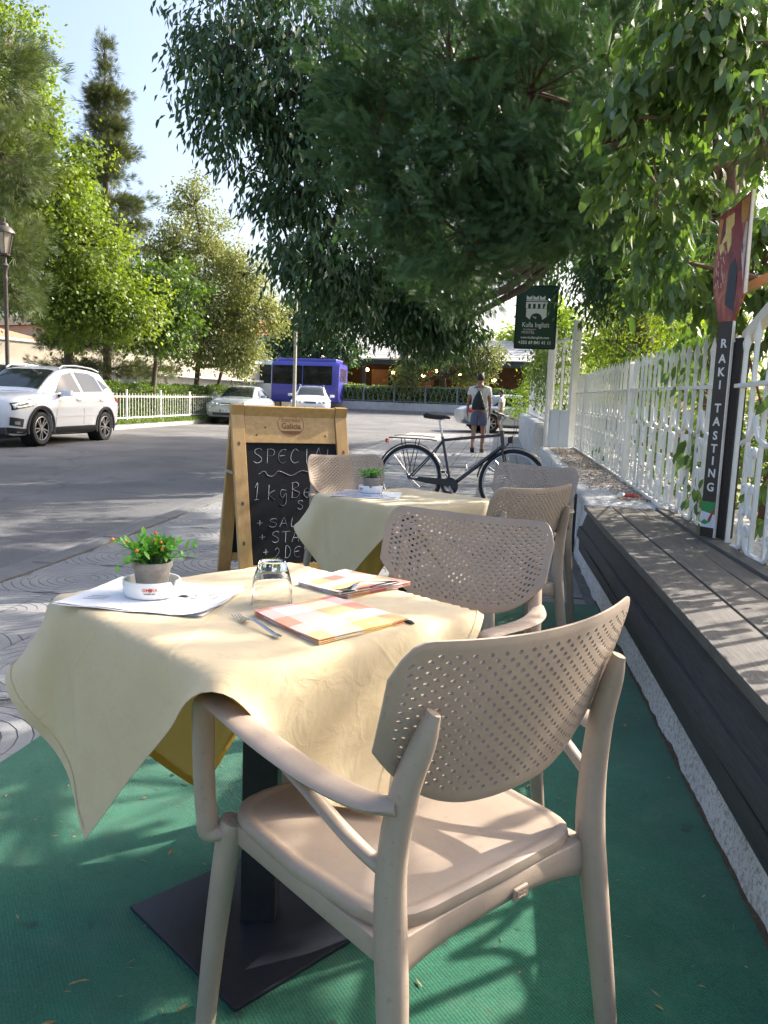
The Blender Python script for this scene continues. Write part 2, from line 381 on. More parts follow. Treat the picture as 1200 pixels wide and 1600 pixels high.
# near sidewalk slab
b = MB(); ys = np.linspace(-6, 27, 60)
b.grid([[(-3.0, y, g(y)-.2), (-3.0, y, g(y)-.006), (.95, y, g(y)-.006)] for y in ys])
walk = structure(b.build('sidewalk', joint_m))
b = MB(); ys = np.linspace(14.07, 27, 24); b.grid([[(-2.99, y, g(y)+.003), (.95, y, g(y)+.003)] for y in ys])
b.build('paving_surface', paving_far, walk)

def fan_tile():
    b = MB(); a = .396; rings = 11; w = .566/rings; gp = .0026
    for k in range(rings):
        r0, r1 = k*w+gp, (k+1)*w-gp
        if k == 0: r0 = .001
        if r0 >= a*1.40: break
        ns = 3 if k < 2 else 6
        def arc(r):
            if r <= a: t0, t1 = 0, math.pi/2
            else: t0, t1 = math.acos(min(1, a/r)), math.asin(min(1, a/r))
            return [(r*math.cos(t0+(t1-t0)*i/ns), r*math.sin(t0+(t1-t0)*i/ns)) for i in range(ns+1)]
        r1 = min(r1, a*1.41)
        A, B = arc(r0), arc(r1)
        b.grid([[(x, y, .0025) for x, y in A], [(x, y, .006) for x, y in A], [(x, y, .006) for x, y in B], [(x, y, .0025) for x, y in B]])
    me = b.mesh('tile', tile_m)
    me.transform(Matrix.Translation((-.198, -.198, 0)))
    return me
tile_me = fan_tile()
rng = random.Random(3)
cells = []
for j in range(-1, 30):
    y = 2.05+.4*j
    for i in range(9):
        x = -2.8+.4*i
        if y < 4.75 and x > -1.55: continue
        if x > .75: continue
        cells.append((i, j, x, y))
for i, j, x, y in cells[:299]:
    q = {(0, 0): 0, (1, 0): 1, (1, 1): 2, (0, 1): 3}[(i % 2, j % 2)]
    link('tile', tile_me, walk, (x, y, g(y)-.0075+rng.uniform(-.0012, .0012)), (slope(y), 0, math.pi/2*q+math.pi)).rotation_mode = 'ZYX'

# ------------------------------------------------------------------ green carpet
b = MB(); nx, ny = 30, 60
def carp(i, j):
    x = -1.50+2.165*i/nx; y = -1.5+6.36*j/ny
    if i == 0: x += .006*math.sin(j*.9)
    if i == nx: x += .008*math.sin(j*.7)+.004*math.sin(j*2.1)
    if j == ny: y += .012*math.sin(i*.5)
    return (x, y, g(y)+.009+.0012*math.sin(i*.8+j*.33))
P = [[carp(i, j) for i in range(nx+1)] for j in range(ny+1)]
b.grid(P)
b.grid([[(p[0], p[1], p[2]) for p in P[ny]], [(p[0], p[1]+.001, p[2]-.014) for p in P[ny]]])
b.grid([[P[j][0] for j in range(ny+1)], [(P[j][0][0]-.001, P[j][0][1], -.004) for j in range(ny+1)]])
tag(b.build('carpet', carpet_m, smooth=40), 'green ribbed outdoor carpet laid under the cafe tables', 'carpet')
# fallen straw and leaf bits lying on the carpet and base plate
b = MB(); r = random.Random(9)
for k in range(420):
    x, y = r.uniform(-1.45, .64), r.uniform(1.0, 4.7)
    L = r.uniform(.004, .016); a = r.uniform(0, 6.3); w = r.uniform(.0008, .003)
    d = Vector((math.cos(a), math.sin(a), 0)); s = Vector((-d.y, d.x, 0)); c = Vector((x, y, .0125+g(y)))
    b.add([c-d*L, c+s*w+V(0, 0, .002), c+d*L, c-s*w], [(0, 1, 2, 3)])
stuff(tag(b.build('plant_litter', mat('straw_litter', (.20, .13, .05), .9, .5, 90, col2=(.42, .32, .15))), 'tiny dry leaf and straw bits scattered over the green carpet', 'litter'))

# ================================================================== GARDEN WALL
def wall_mat():
    m, n, l, b = node_mat('rough_whitewash')
    tc = n.new('ShaderNodeTexCoord')
    def nz(s, d=6, r=.7):
        q = n.new('ShaderNodeTexNoise'); q.inputs['Scale'].default_value = s; q.inputs['Detail'].default_value = d; q.inputs['Roughness'].default_value = r; l.new(tc.outputs['Object'], q.inputs['Vector']); return q.outputs[0]
    def ramp(s, p0, c0, p1, c1):
        q = n.new('ShaderNodeValToRGB'); e = q.color_ramp.elements; e[0].position = p0; e[0].color = (*c0, 1); e[1].position = p1; e[1].color = (*c1, 1); l.new(s, q.inputs[0]); return q.outputs[0]
    base = ramp(nz(3), .3, (.58, .57, .56), .7, (.80, .79, .78))
    pit = ramp(nz(55, 4), .36, (.30, .28, .26), .50, (1, 1, 1)); pit2 = ramp(nz(130, 3), .34, (.35, .33, .31), .46, (1, 1, 1))
    out = base
    for q in (pit, pit2):
        mx = n.new('ShaderNodeMix'); mx.data_type = 'RGBA'; mx.blend_type = 'MULTIPLY'; mx.inputs[0].default_value = .7; l.new(out, mx.inputs[6]); l.new(q, mx.inputs[7]); out = mx.outputs[2]
    l.new(out, b.inputs['Base Color']); b.inputs['Roughness'].default_value = .95
    bp = n.new('ShaderNodeBump'); bp.inputs['Strength'].default_value = .9; bp.inputs['Distance'].default_value = .012; l.new(nz(48, 7), bp.inputs['Height']); l.new(bp.outputs[0], b.inputs['Normal'])
    return m
wall_m = wall_mat()
def rough_wall(name, y0, y1, x0, x1, h, batter=.06, seed=1, step=.09):
    r = np.random.default_rng(seed); ys = np.arange(y0, y1+step, step)
    prof = [(0.0, -.15), (0, 0), (.15, .25), (.35, .5), (.6, .75), (.85, .93), (1.0, 1.0)]
    rows = []
    for y in ys:
        row = []
        for t, f in prof:
            x = x0+batter*max(0, f)+r.uniform(-.007, .007)
            if f >= .99: x += .03
            row.append((x, y, g(y)+h*f+r.uniform(-.004, .004)))
        row.append((x1, y, g(y)+h)); row.append((x1, y, g(y)-.2))
        rows.append(row)
    b = MB(); b.grid(rows)
    e = len(rows[0]); b.f.append(tuple(range(e))); b.f.append(tuple((len(rows)-1)*e+k for k in range(e)))
    return b
gw = tag(rough_wall('w', -1.0, 13.8, .665, 2.0, .445).build('garden_wall', wall_m, smooth=60), 'low rough whitewashed retaining wall behind the timber bench, with a ledge', 'wall')
gw2 = tag(rough_wall('w', 15.4, 27, .66, 1.35, .80, .03, 4, .2).build('garden_wall', wall_m, smooth=60), 'taller pale wall beyond the white gate, beside the walking man', 'wall')
# soil seam between carpet and wall
b = MB(); r = random.Random(5); P = []; w = .01
for yy in np.arange(.6, 5.0, .022):
    w = min(.034, max(.0, w*.82+r.uniform(-.008, .0125)+(.02 if r.random() < .05 else 0)))
    P.append([(.655+r.uniform(-.002, .002), yy, .0115), (.664, yy, .0135+r.uniform(0, .004)), (.668+w*.5, yy, .012+w*.25+r.uniform(0, .004)), (.668+w, yy, .010+w*.45+r.uniform(0, .004)), (.69+w, yy, -.004)])
b.grid(P)
stuff(tag(b.build('soil', mat('brown_soil', (.05, .035, .022), .95, .4, 60, .6, 90, col2=(.11, .08, .05))), 'dark soil gathered in the seam between carpet and wall', 'soil'))
# leaf litter on the ledge
litter_m = mat('dry_leaf_litter', (.16, .075, .025), .95, .5, 70, col2=(.42, .24, .09))
def scatter_bits(name, n, fx, seed, L0, L1, w):
    r = random.Random(seed); b = MB()
    for k in range(n):
        x, y, z = fx(r); L = r.uniform(L0, L1); a = r.uniform(0, 6.3); t = r.uniform(-.5, .5)
        d = Vector((math.cos(a), math.sin(a), t*.6)); s = Vector((-d.y, d.x, r.uniform(-.5, .5)))*w*r.uniform(.5, 1.4); c = Vector((x, y, z))
        b.add([c-d*L, c+s, c+d*L, c-s], [(0, 1, 2, 3)])
    return b
def on_ledge(r):
    y = 6.55+6.9*r.random(); x = r.uniform(.83, 1.33) if r.random() < .85 else r.uniform(1.2, 1.6)
    if y < 7.3 and x < 1.0: x = r.uniform(1.0, 1.4)
    return x, y, g(y)+.452+r.uniform(0, .012)
stuff(tag(scatter_bits('l', 5200, on_ledge, 2, .008, .022, .006).build('dry_leaves', litter_m), 'brown dry leaf litter covering the wall ledge by the fence', 'leaves'))
def by_wall(r):
    y = 5.2+4.8*r.random(); return .66-abs(r.gauss(0, .10)), y, g(y)+.008+r.uniform(0, .008)
stuff(tag(scatter_bits('l', 1100, by_wall, 4, .006, .016, .004).build('dry_leaves', litter_m), 'thin drift of brown leaves on the paving at the wall foot', 'leaves'))
def on_carpet(r): return r.uniform(-1.4, .62), r.uniform(1.1, 4.6), .0155
stuff(tag(scatter_bits('l', 46, on_carpet, 17, .009, .02, .006).build('dry_leaves', litter_m), 'a few small dry leaves fallen on the green carpet', 'leaves'))
def kerb_leaves(r):
    y = 2+14*r.random(); return -3.05+abs(r.gauss(0, .12)), y, g(y)+.006
stuff(tag(scatter_bits('l', 160, kerb_leaves, 7, .008, .02, .006).build('dry_leaves', litter_m), 'few scattered dry leaves along the road gutter', 'leaves'))

# ================================================================== TIMBER BENCH
dark_wood = mat('black_stained_timber', (.022, .023, .027), .62, .5, 9, .55, 40, col2=(.075, .075, .08), stretch=(22, .9, 22), detail=8)
grey_wood = mat('weathered_grey_timber', (.092, .083, .075), .72, .4, 9, .6, 45, col2=(.205, .185, .165), stretch=(20, .8, 20), detail=8)
def plank(name, prof, y0, y1, m, parent, seed, jit=.004, step=.25):
    "prof: closed section of (x,z), lofted along y with slight unevenness"
    r = random.Random(seed); ys = np.arange(y0, y1+1e-6, max(.1, (y1-y0)/max(2, round((y1-y0)/step))))
    rings = []
    ph = [r.uniform(0, 6) for _ in prof]
    for i, y in enumerate(ys):
        rings.append([(x+jit*math.sin(y*1.7+p), y, z+jit*.6*math.sin(y*2.3+p*1.7)) for (x, z), p in zip(prof, ph)])
    b = MB(); b.loft(rings); return b.build(name, m, parent, smooth=50, bevel=.004, seg=2)
bench = thing('timber_bench', 'long dark weathered timber bench built on the wall ledge', 'bench', (0, 0, 0))
Y0, Y1 = -.6, 6.08
plank('front_board', [(.665, .335), (.70, .455), (.745, .455), (.745, .335)], Y0, Y1-.03, dark_wood, bench, 1)
plank('front_board', [(.640, .255), (.652, .333), (.745, .333), (.745, .24)], Y0, Y1+.05, dark_wood, bench, 2, .006)
plank('front_board', [(.662, .150), (.648, .243), (.745, .236), (.745, .15)], Y0, Y1+.02, dark_wood, bench, 3, .006)
sx = .672
for k, w in enumerate((.20, .185, .115)):
    z = .458; t = .040+.004*(k % 2)
    plank('seat_plank', [(sx, z), (sx, z+t), (sx+w-.007, z+t), (sx+w-.007, z)], Y0, Y1-.02*k, grey_wood, bench, 10+k, .003)
    sx += w
plank('seat_plank', [(sx+.002, .445), (sx+.004, .512), (sx+.118, .510), (sx+.118, .445)], 3.42, 6.0, grey_wood, bench, 20, .003)
plank('support_beam', [(.76, .446), (.76, .457), (1.1, .457), (1.1, .446)], Y0, 5.9, dark_wood, bench, 22, .001)

# black metal stand beside the wall
st = thing('metal_stand', 'low black metal grid stand against the wall beyond the bench', 'stand', (0, 0, 0))
X0, X1, YA, YB = .28, .655, 6.55, 7.25
zb = g(6.9)
for x, y in ((X0, YA), (X1, YA), (X0, YB), (X1, YB)):
    MB().bar((x, y, zb), (x, y, zb+.46), .022, .022).build('leg', black_metal, st, bevel=.002)
for a, c in (((X0, YA), (X1, YA)), ((X0, YB), (X1, YB)), ((X0, YA), (X0, YB)), ((X1, YA), (X1, YB))):
    for z in (.47, .07): MB().bar((*a, zb+z), (*c, zb+z), .02, .02).build('rail', black_metal, st, bevel=.002)
for k in range(1, 7):
    y = YA+(YB-YA)*k/7
    for z in (.47, .07): MB().bar((X0, y, zb+z), (X1, y, zb+z), .012, .012).build('slat', black_metal, st)

# crumpled red packet on the ledge
r = random.Random(12); b = MB(); nx_, ny_ = 14, 8; P = []
for i in range(nx_+1):
    row = []
    for j in range(ny_+1):
        a = 2*math.pi*j/ny_
        w = .028*math.sin(math.pi*(.12+.76*i/nx_))**.5
        row.append((1.06+.13*i/nx_*1.0+r.uniform(-.004, .004), 6.75+w*1.3*math.cos(a)+r.uniform(-.006, .006)+.03*i/nx_, g(6.75)+.458+max(0, w*.8*math.sin(a)+.006)+r.uniform(0, .006)))
    P.append(row)
b.grid(P)
pk = thing('crisp_packet', 'small crumpled red and white packet lying on the wall ledge', 'packet', (0, 0, 0))
b.build('wrapper', mat('red_wrapper', (.42, .02, .02), .35, .3, 40, .3, 60), pk)
MB().tube([(1.015, 6.73, g(6.75)+.462), (1.045, 6.745, g(6.75)+.485), (1.07, 6.75, g(6.75)+.478)], [(.02, .012), (.03, .014), (.022, .01)], 7).build('white_end', mat('white_foil', (.75, .75, .75), .3, .1, 40, .5, 60), pk)

# ================================================================== CAFE TABLES
T1 = (-.476, 1.608); T2 = (-.42, 3.82); TROT = R_(-37); TH = .34; TZ = .735
def cloth_mat():
    m, n, l, b = node_mat('cream_tablecloth')
    tc = n.new('ShaderNodeTexCoord'); ge = n.new('ShaderNodeNewGeometry')
    nz = n.new('ShaderNodeTexNoise'); nz.inputs['Scale'].default_value = 5; nz.inputs['Detail'].default_value = 5; l.new(tc.outputs['Object'], nz.inputs['Vector'])
    rp = n.new('ShaderNodeValToRGB'); rp.color_ramp.elements[0].color = (.73, .58, .35, 1); rp.color_ramp.elements[1].color = (.80, .67, .45, 1)
    rp.color_ramp.elements[0].position = .3; rp.color_ramp.elements[1].position = .7
    l.new(nz.outputs[0], rp.inputs[0])
    mx = n.new('ShaderNodeMix'); mx.data_type = 'RGBA'; mx.inputs[7].default_value = (.62, .38, .05, 1)   # mustard back faces: sunlight through the cloth put into the colour
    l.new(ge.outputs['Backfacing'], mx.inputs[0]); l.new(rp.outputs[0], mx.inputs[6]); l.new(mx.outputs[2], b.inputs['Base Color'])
    b.inputs['Roughness'].default_value = .8; b.inputs['Sheen Weight'].default_value = .15; b.inputs['Specular IOR Level'].default_value = .25
    w1 = n.new('ShaderNodeTexNoise'); w1.inputs['Scale'].default_value = 420; l.new(tc.outputs['Object'], w1.inputs['Vector'])
    w2 = n.new('ShaderNodeTexNoise'); w2.inputs['Scale'].default_value = 14; w2.inputs['Detail'].default_value = 4; w2.inputs['Distortion'].default_value = .8; l.new(tc.outputs['Object'], w2.inputs['Vector'])
    ml = n.new('ShaderNodeMath'); ml.operation = 'MULTIPLY_ADD'; ml.inputs[1].default_value = .06
    l.new(w1.outputs[0], ml.inputs[0]); l.new(w2.outputs[0], ml.inputs[2])
    # pressed fold creases and fine crumple lines
    uv = n.new('ShaderNodeUVMap'); sx_ = n.new('ShaderNodeSeparateXYZ'); l.new(uv.outputs[0], sx_.inputs[0]); tot = ml.outputs[0]
    for q in (0, 1):
        a = n.new('ShaderNodeMath'); a.operation = 'PINGPONG'; a.inputs[1].default_value = .125; l.new(sx_.outputs[q], a.inputs[0])
        c = n.new('ShaderNodeMapRange'); c.interpolation_type = 'SMOOTHSTEP'; c.inputs['From Min'].default_value = 0; c.inputs['From Max'].default_value = .007; c.inputs['To Min'].default_value = .16; c.inputs['To Max'].default_value = 0; l.new(a.outputs[0], c.inputs['Value'])
        s_ = n.new('ShaderNodeMath'); s_.operation = 'ADD'; l.new(tot, s_.inputs[0]); l.new(c.outputs[0], s_.inputs[1]); tot = s_.outputs[0]
    vo = n.new('ShaderNodeTexVoronoi'); vo.feature = 'DISTANCE_TO_EDGE'; vo.inputs['Scale'].default_value = 9
    wp = n.new('ShaderNodeMix'); wp.data_type = 'VECTOR'; wp.inputs[0].default_value = .12; l.new(tc.outputs['Object'], wp.inputs[4]); l.new(w2.outputs['Color'], wp.inputs[5]); l.new(wp.outputs[1], vo.inputs['Vector'])
    vr = n.new('ShaderNodeMapRange'); vr.inputs['From Max'].default_value = .10; vr.inputs['To Min'].default_value = .10; vr.inputs['To Max'].default_value = 0; l.new(vo.outputs['Distance'], vr.inputs['Value'])
    s2 = n.new('ShaderNodeMath'); s2.operation = 'ADD'; l.new(tot, s2.inputs[0]); l.new(vr.outputs[0], s2.inputs[1]); tot = s2.outputs[0]
    bp = n.new('ShaderNodeBump'); bp.inputs['Strength'].default_value = .30; bp.inputs['Distance'].default_value = .010
    l.new(tot, bp.inputs['Height']); l.new(bp.outputs[0], b.inputs['Normal'])
    t = n.new('ShaderNodeBsdfTranslucent'); t.inputs[0].default_value = (.80, .58, .20, 1)
    ms = n.new('ShaderNodeMixShader'); ms.inputs[0].default_value = .22
    l.new(b.outputs[0], ms.inputs[1]); l.new(t.outputs[0], ms.inputs[2]); l.new(ms.outputs[0], n['Material Output'].inputs[0])
    return m
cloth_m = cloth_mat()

def drape(D=.775, cx=-.10, cy=0.0, rot=-5.0, N=61, steps=150, iters=12, seat=True):
    side = D*math.sqrt(2); rest = side/(N-1)
    u = np.linspace(-side/2, side/2, N); X, Y = np.meshgrid(u, u, indexing='ij')
    a = R_(45+rot); P = np.stack([cx+X*math.cos(a)-Y*math.sin(a), cy+X*math.sin(a)+Y*math.cos(a), np.full_like(X, TZ+.0035)], -1)
    rr = np.random.default_rng(4); P[..., 2] += rr.uniform(0, .002, P.shape[:2])
    pin = (np.abs(P[..., 0]) < TH-.035) & (np.abs(P[..., 1]) < TH-.035)
    P0 = P.copy(); Q = P.copy(); w = np.where(pin, 0.0, 1.0)
    sets = []
    def pairs(di, dj, k):
        i = np.arange(N); I, J = np.meshgrid(i, i, indexing='ij')
        ok = (I+di < N) & (J+dj < N) & (J+dj >= 0); I, J = I[ok], J[ok]
        sel = (((I//max(1, di)) % 2) if di else ((J//dj) % 2))
        L = rest*math.hypot(di, dj)
        for c in (0, 1):
            s_ = sel == c; sets.append((I[s_]*N+J[s_], (I[s_]+di)*N+J[s_]+dj, L, k))
    pairs(1, 0, 1.0); pairs(0, 1, 1.0); pairs(1, 1, .35); pairs(1, -1, .35); pairs(2, 0, .10); pairs(0, 2, .10); pairs(6, 0, .03); pairs(0, 6, .03)
    W = w.ravel(); r0 = .012
    for st_ in range(steps):
        vel = (P-Q)*(.94 if st_ < steps*.8 else .85); Q = P.copy()
        P = P+vel*w[..., None]; P[..., 2] -= 9.8*(1/60.)**2*.5*w
        F_ = P.reshape(-1, 3)
        for it in range(iters):
            for ia, ib, L, k in sets:
                d = F_[ib]-F_[ia]; ln = np.sqrt((d*d).sum(1))+1e-9
                ws = W[ia]+W[ib]; ws = np.where(ws == 0, 1, ws)
                c = (d*((ln-L)/ln/ws*k)[:, None]); F_[ia] += c*W[ia][:, None]; F_[ib] -= c*W[ib][:, None]
            # table top with a rounded rim
            q = np.abs(F_[:, :2])-(TH-r0); zz = F_[:, 2]-(TZ+.003-r0)
            ins = (q[:, 0] < r0) & (q[:, 1] < r0) & (F_[:, 2] < TZ+.0035) & (F_[:, 2] > TZ-.08)
            dx = np.maximum(q[:, 0], 0); dy = np.maximum(q[:, 1], 0); dz = np.maximum(zz, 0)
            flat = ins & (dx == 0) & (dy == 0)
            F_[flat, 2] = TZ+.0035
            ed = ins & ~flat
            dd = np.sqrt(dx**2+dy**2+dz**2)+1e-9; pen = ed & (dd < r0)
            k = np.where(pen, r0/dd, 1.0)
            sg = np.sign(F_[:, :2])
            F_[pen, 0] = np.where(dx[pen] > 0, sg[pen, 0]*((TH-r0)+dx[pen]*k[pen]), F_[pen, 0])
            F_[pen, 1] = np.where(dy[pen] > 0, sg[pen, 1]*((TH-r0)+dy[pen]*k[pen]), F_[pen, 1])
            F_[pen, 2] = np.where(dz[pen] > 0, (TZ+.003-r0)+dz[pen]*k[pen], F_[pen, 2])
            if seat:
                low = (F_[:, 0] > .2) & (F_[:, 2] < .468); F_[low, 2] = .468
            F_[W == 0] = P0.reshape(-1, 3)[W == 0]
        P = F_.reshape(N, N, 3)
        if seat:
            rest_ = (P[..., 2] < .4685) & (P[..., 0] > .2); Q[rest_] = P[rest_]      # friction where the tip rests on the seat
    return P
DR = drape()
N_ = DR.shape[0]
cb = MB(); cb.grid([[tuple(DR[i, j]) for j in range(N_)] for i in range(N_)])
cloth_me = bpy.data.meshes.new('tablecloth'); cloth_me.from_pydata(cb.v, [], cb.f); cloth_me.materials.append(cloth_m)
_uv = cloth_me.uv_layers.new(name='UVMap'); _vi = np.empty(len(cloth_me.loops), np.int32); cloth_me.loops.foreach_get('vertex_index', _vi)
_uv.data.foreach_set('uv', np.stack([(_vi//N_)/(N_-1), (_vi % N_)/(N_-1)], -1).astype(np.float32).ravel())
if cloth_me.polygons[(N_//2)*(N_-1)+N_//2].normal.z < 0: cloth_me.flip_normals()
cloth_me.polygons.foreach_set('use_smooth', [True]*len(cloth_me.polygons))
# hem: a second thickness along the border, just proud of the cloth on both sides
def hem_mesh():
    nrm = np.zeros_like(DR)
    gu = np.gradient(DR, axis=0); gv = np.gradient(DR, axis=1); nrm = np.cross(gu, gv); nrm /= np.linalg.norm(nrm, axis=2)[..., None]
    if nrm[N_//2, N_//2, 2] < 0: nrm = -nrm
    b = MB()
    loops = []
    for d in range(2):
        k = d; n = N_-1
        lp = [(k, j) for j in range(k, n-k)]+[(i, n-k) for i in range(k, n-k)]+[(n-k, j) for j in range(n-k, k, -1)]+[(i, k) for i in range(n-k, k, -1)]
        loops.append(lp)
    outer, inner = loops
    # walk the outer ring, map to nearest inner index
    def inn(ij): return (min(max(ij[0], 1), N_-2), min(max(ij[1], 1), N_-2))
    for s in (.0016,):
        m = len(outer)
        for q in range(m):
            a, c = outer[q], outer[(q+1) % m]; ia, ic = inn(a), inn(c)
            pa, pc = DR[a]+nrm[a]*s, DR[c]+nrm[c]*s; qa, qc = DR[ia]+nrm[ia]*s, DR[ic]+nrm[ic]*s
            b.add([pa, pc, qc, qa], [(0, 1, 2, 3)])
    me = bpy.data.meshes.new('hem'); me.from_pydata(b.v, [], b.f)
    bm = bmesh.new(); bm.from_mesh(me); bmesh.ops.remove_doubles(bm, verts=bm.verts, dist=1e-5); bm.to_mesh(me); bm.free()
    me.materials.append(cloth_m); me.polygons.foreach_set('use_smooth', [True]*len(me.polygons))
    if me.polygons[4].normal.dot(Vector(nrm[0, 4])) < 0: me.flip_normals()
    return me
hem_me = hem_mesh()
# flip hem faces to agree with the cloth side
def make_table(C, label):
    z = g(C[1]); t = thing('cafe_table', label, 'table', (C[0], C[1], z), TROT, 'square cafe tables under cloths')
    MB().box((0, 0, TZ-.016), (2*TH-.022, 2*TH-.022, .022)).build('table_top', black_plastic, t, bevel=.004)
    MB().box((0, 0, .36), (.078, .078, .70), Matrix.Rotation(R_(45), 3, 'Z')).build('pedestal', black_metal, t, bevel=.006)
    MB().box((0, 0, .016), (.42, .42, .009)).build('base_plate', mat('navy_black_plate', (.020, .023, .034), .42, .2, 14, .06, 200, metal=.3), t, bevel=.003)
    MB().box((0, 0, .717), (.3, .3, .012)).build('top_bracket', black_metal, t, bevel=.002)
    return t
make_table(T1, 'near square cafe table with black pedestal and flat base plate')
make_table(T2, 'farther square cafe table with black pedestal, beside the chalkboard stand')
for C, lab in ((T1, 'cream tablecloth hanging in points over the near table'), (T2, 'cream tablecloth hanging in points over the farther table')):
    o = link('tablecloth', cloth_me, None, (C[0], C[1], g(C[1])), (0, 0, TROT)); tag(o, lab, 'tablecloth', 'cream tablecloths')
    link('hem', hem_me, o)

# ================================================================== CHAIRS
def smooth_path(pts, n=6):
    "Catmull-Rom through points; points may carry radii tuples"
    out = []; P = [np.array(p, float) for p in pts]; P = [2*P[0]-P[1]]+P+[2*P[-1]-P[-2]]
    for i in range(1, len(P)-2):
        for k in range(n):
            t = k/n; a, b_, c, d = P[i-1], P[i], P[i+1], P[i+2]
            out.append(.5*((2*b_)+(-a+c)*t+(2*a-5*b_+4*c-d)*t*t+(-a+3*b_-3*c+d)*t**3))
    out.append(P[-2]); return out
def swept(pts, n=12, k=5, up=None):
    "pts: (x,y,z,ra,rb)"
    S = smooth_path(pts, k); b = MB()
    b.tube([tuple(p[:3]) for p in S], [(float(p[3]), float(p[4])) for p in S], n, up=up); return b

def backrest_mesh():
    NC, NR = 21, 27; b = MB(); th = .0065
    ztop, zb0 = .862, .598
    def S(u, v):
        "u,v in -1..1 -> centre surface point"
        zt = ztop+.012*u*u
        zb = zb0+.115*abs(u)**3.2
        t = (v+1)/2
        zt -= .055*(max(0, abs(u)-.80)/.20)**2.6
        z = zb+(zt-zb)*t
        h = (z-.50)/(ztop-.50)
        half = .226+.022*min(1, max(0, h))**.7
        x = u*half
        y = -.226-.050*h-.012*h*h+.062*u*u*(1-.15*h)+.012*math.cos(h*3.1)
        return np.array((x, y, z))
    cache = {}
    def vert(u, v, s):
        key = (round(u, 5), round(v, 5), s)
        if key in cache: return cache[key]
        e = 1e-3; p = S(u, v); du = S(min(1, u+e), v)-S(max(-1, u-e), v); dv = S(u, min(1, v+e))-S(u, max(-1, v-e))
        n = np.cross(du, dv); n /= np.linalg.norm(n)+1e-12
        edge = min(1-abs(u), 1-abs(v)); t = th*(.55+.45*min(1, edge/.07))
        b.v.append(tuple(p+n*s*t/2)); cache[key] = len(b.v)-1; return cache[key]
    du, dv = 2/NC, 2/NR
    for r in range(NR):
        v0 = -1+r*dv; v1 = v0+dv; vm = (v0+v1)/2; off = .5*(r % 2)
        c0 = -1 if off else 0
        for c in range(c0, NC):
            u0 = -1+(c+off)*du; u1 = u0+du
            if u0 < -1-1e-6:      # half cell at left
                u0 = -1
            if u1 > 1+1e-6: u1 = 1
            full = (u1-u0) > du*.9; um = (u0+u1)/2
            ring = [(u0, v0), (um, v0), (u1, v0), (u1, vm), (u1, v1), (um, v1), (u0, v1), (u0, vm)]
            hole = full and 2 <= r < NR-2 and abs(um) < .92 and not (r in (2, NR-3) and abs(um) > .84) and not (r < 7 and abs(um) > .74+.03*r)
            for s in (1, -1):
                if not full: ring2 = [ring[k] for k in (0, 2, 3, 4, 6, 7)]
                else: ring2 = ring
                V_ = [vert(*q, s) for q in ring2]
                if not hole:
                    b.f.append(tuple(V_ if s == 1 else V_[::-1]))
                else:
                    H = []
                    for k in range(8):
                        a = R_(-135+45*k); H.append(vert(um+du*.185*math.cos(a)*1.0, vm+dv*.38*math.sin(a), s))
                    for k in range(8):
                        q = (V_[k], V_[(k+1) % 8], H[(k+1) % 8], H[k]); b.f.append(q if s == 1 else q[::-1])
            if hole:
                A = [vert(um+du*.185*math.cos(R_(-135+45*k)), vm+dv*.38*math.sin(R_(-135+45*k)), 1) for k in range(8)]
                B = [vert(um+du*.185*math.cos(R_(-135+45*k)), vm+dv*.38*math.sin(R_(-135+45*k)), -1) for k in range(8)]
                for k in range(8): b.f.append((A[(k+1) % 8], A[k], B[k], B[(k+1) % 8]))
    # rim
    edge_pts = []
    us = sorted({round(k[0], 5) for k in cache if abs(k[1]+1) < 1e-4}); edge = [(u, -1.0) for u in us]
    vs_ = sorted({round(k[1], 5) for k in cache if abs(k[0]-1) < 1e-4}); edge += [(1.0, v) for v in vs_[1:]]
    us2 = sorted({round(k[0], 5) for k in cache if abs(k[1]-1) < 1e-4}, reverse=True); edge += [(u, 1.0) for u in us2[1:]]
    vs2 = sorted({round(k[1], 5) for k in cache if abs(k[0]+1) < 1e-4}, reverse=True); edge += [(-1.0, v) for v in vs2[1:-1]]
    m = len(edge)
    for k in range(m):
        a, c = edge[k], edge[(k+1) % m]
        b.f.append((vert(*a, 1), vert(*a, -1), vert(*c, -1), vert(*c, 1)))
    return b.mesh('backrest', resin, smooth=40)

def seat_mesh():
    b = MB(); n, m = 28, 10
    def out(t, k):
        a = 2*math.pi*t/n; e = .30
        x = abs(math.cos(a))**e*math.copysign(1, math.cos(a)); y = abs(math.sin(a))**e*math.copysign(1, math.sin(a))
        return x*(.222-.014*(y < 0)*-y), y*.222
    rings = []
    for f, z in ((.90, .425), (.985, .428), (1.0, .437), (.99, .449), (.955, .4535), (.92, .452), (.90, .4495), (.88, .4505), (.6, .445), (.3, .441), (.02, .440)):
        rings.append([(out(t, 0)[0]*f, out(t, 0)[1]*f, z+.006*((out(t, 0)[1]*f/.22)**2)) for t in range(n)])
    b.loft(rings, cap=True); return b.mesh('seat', resin, smooth=50)

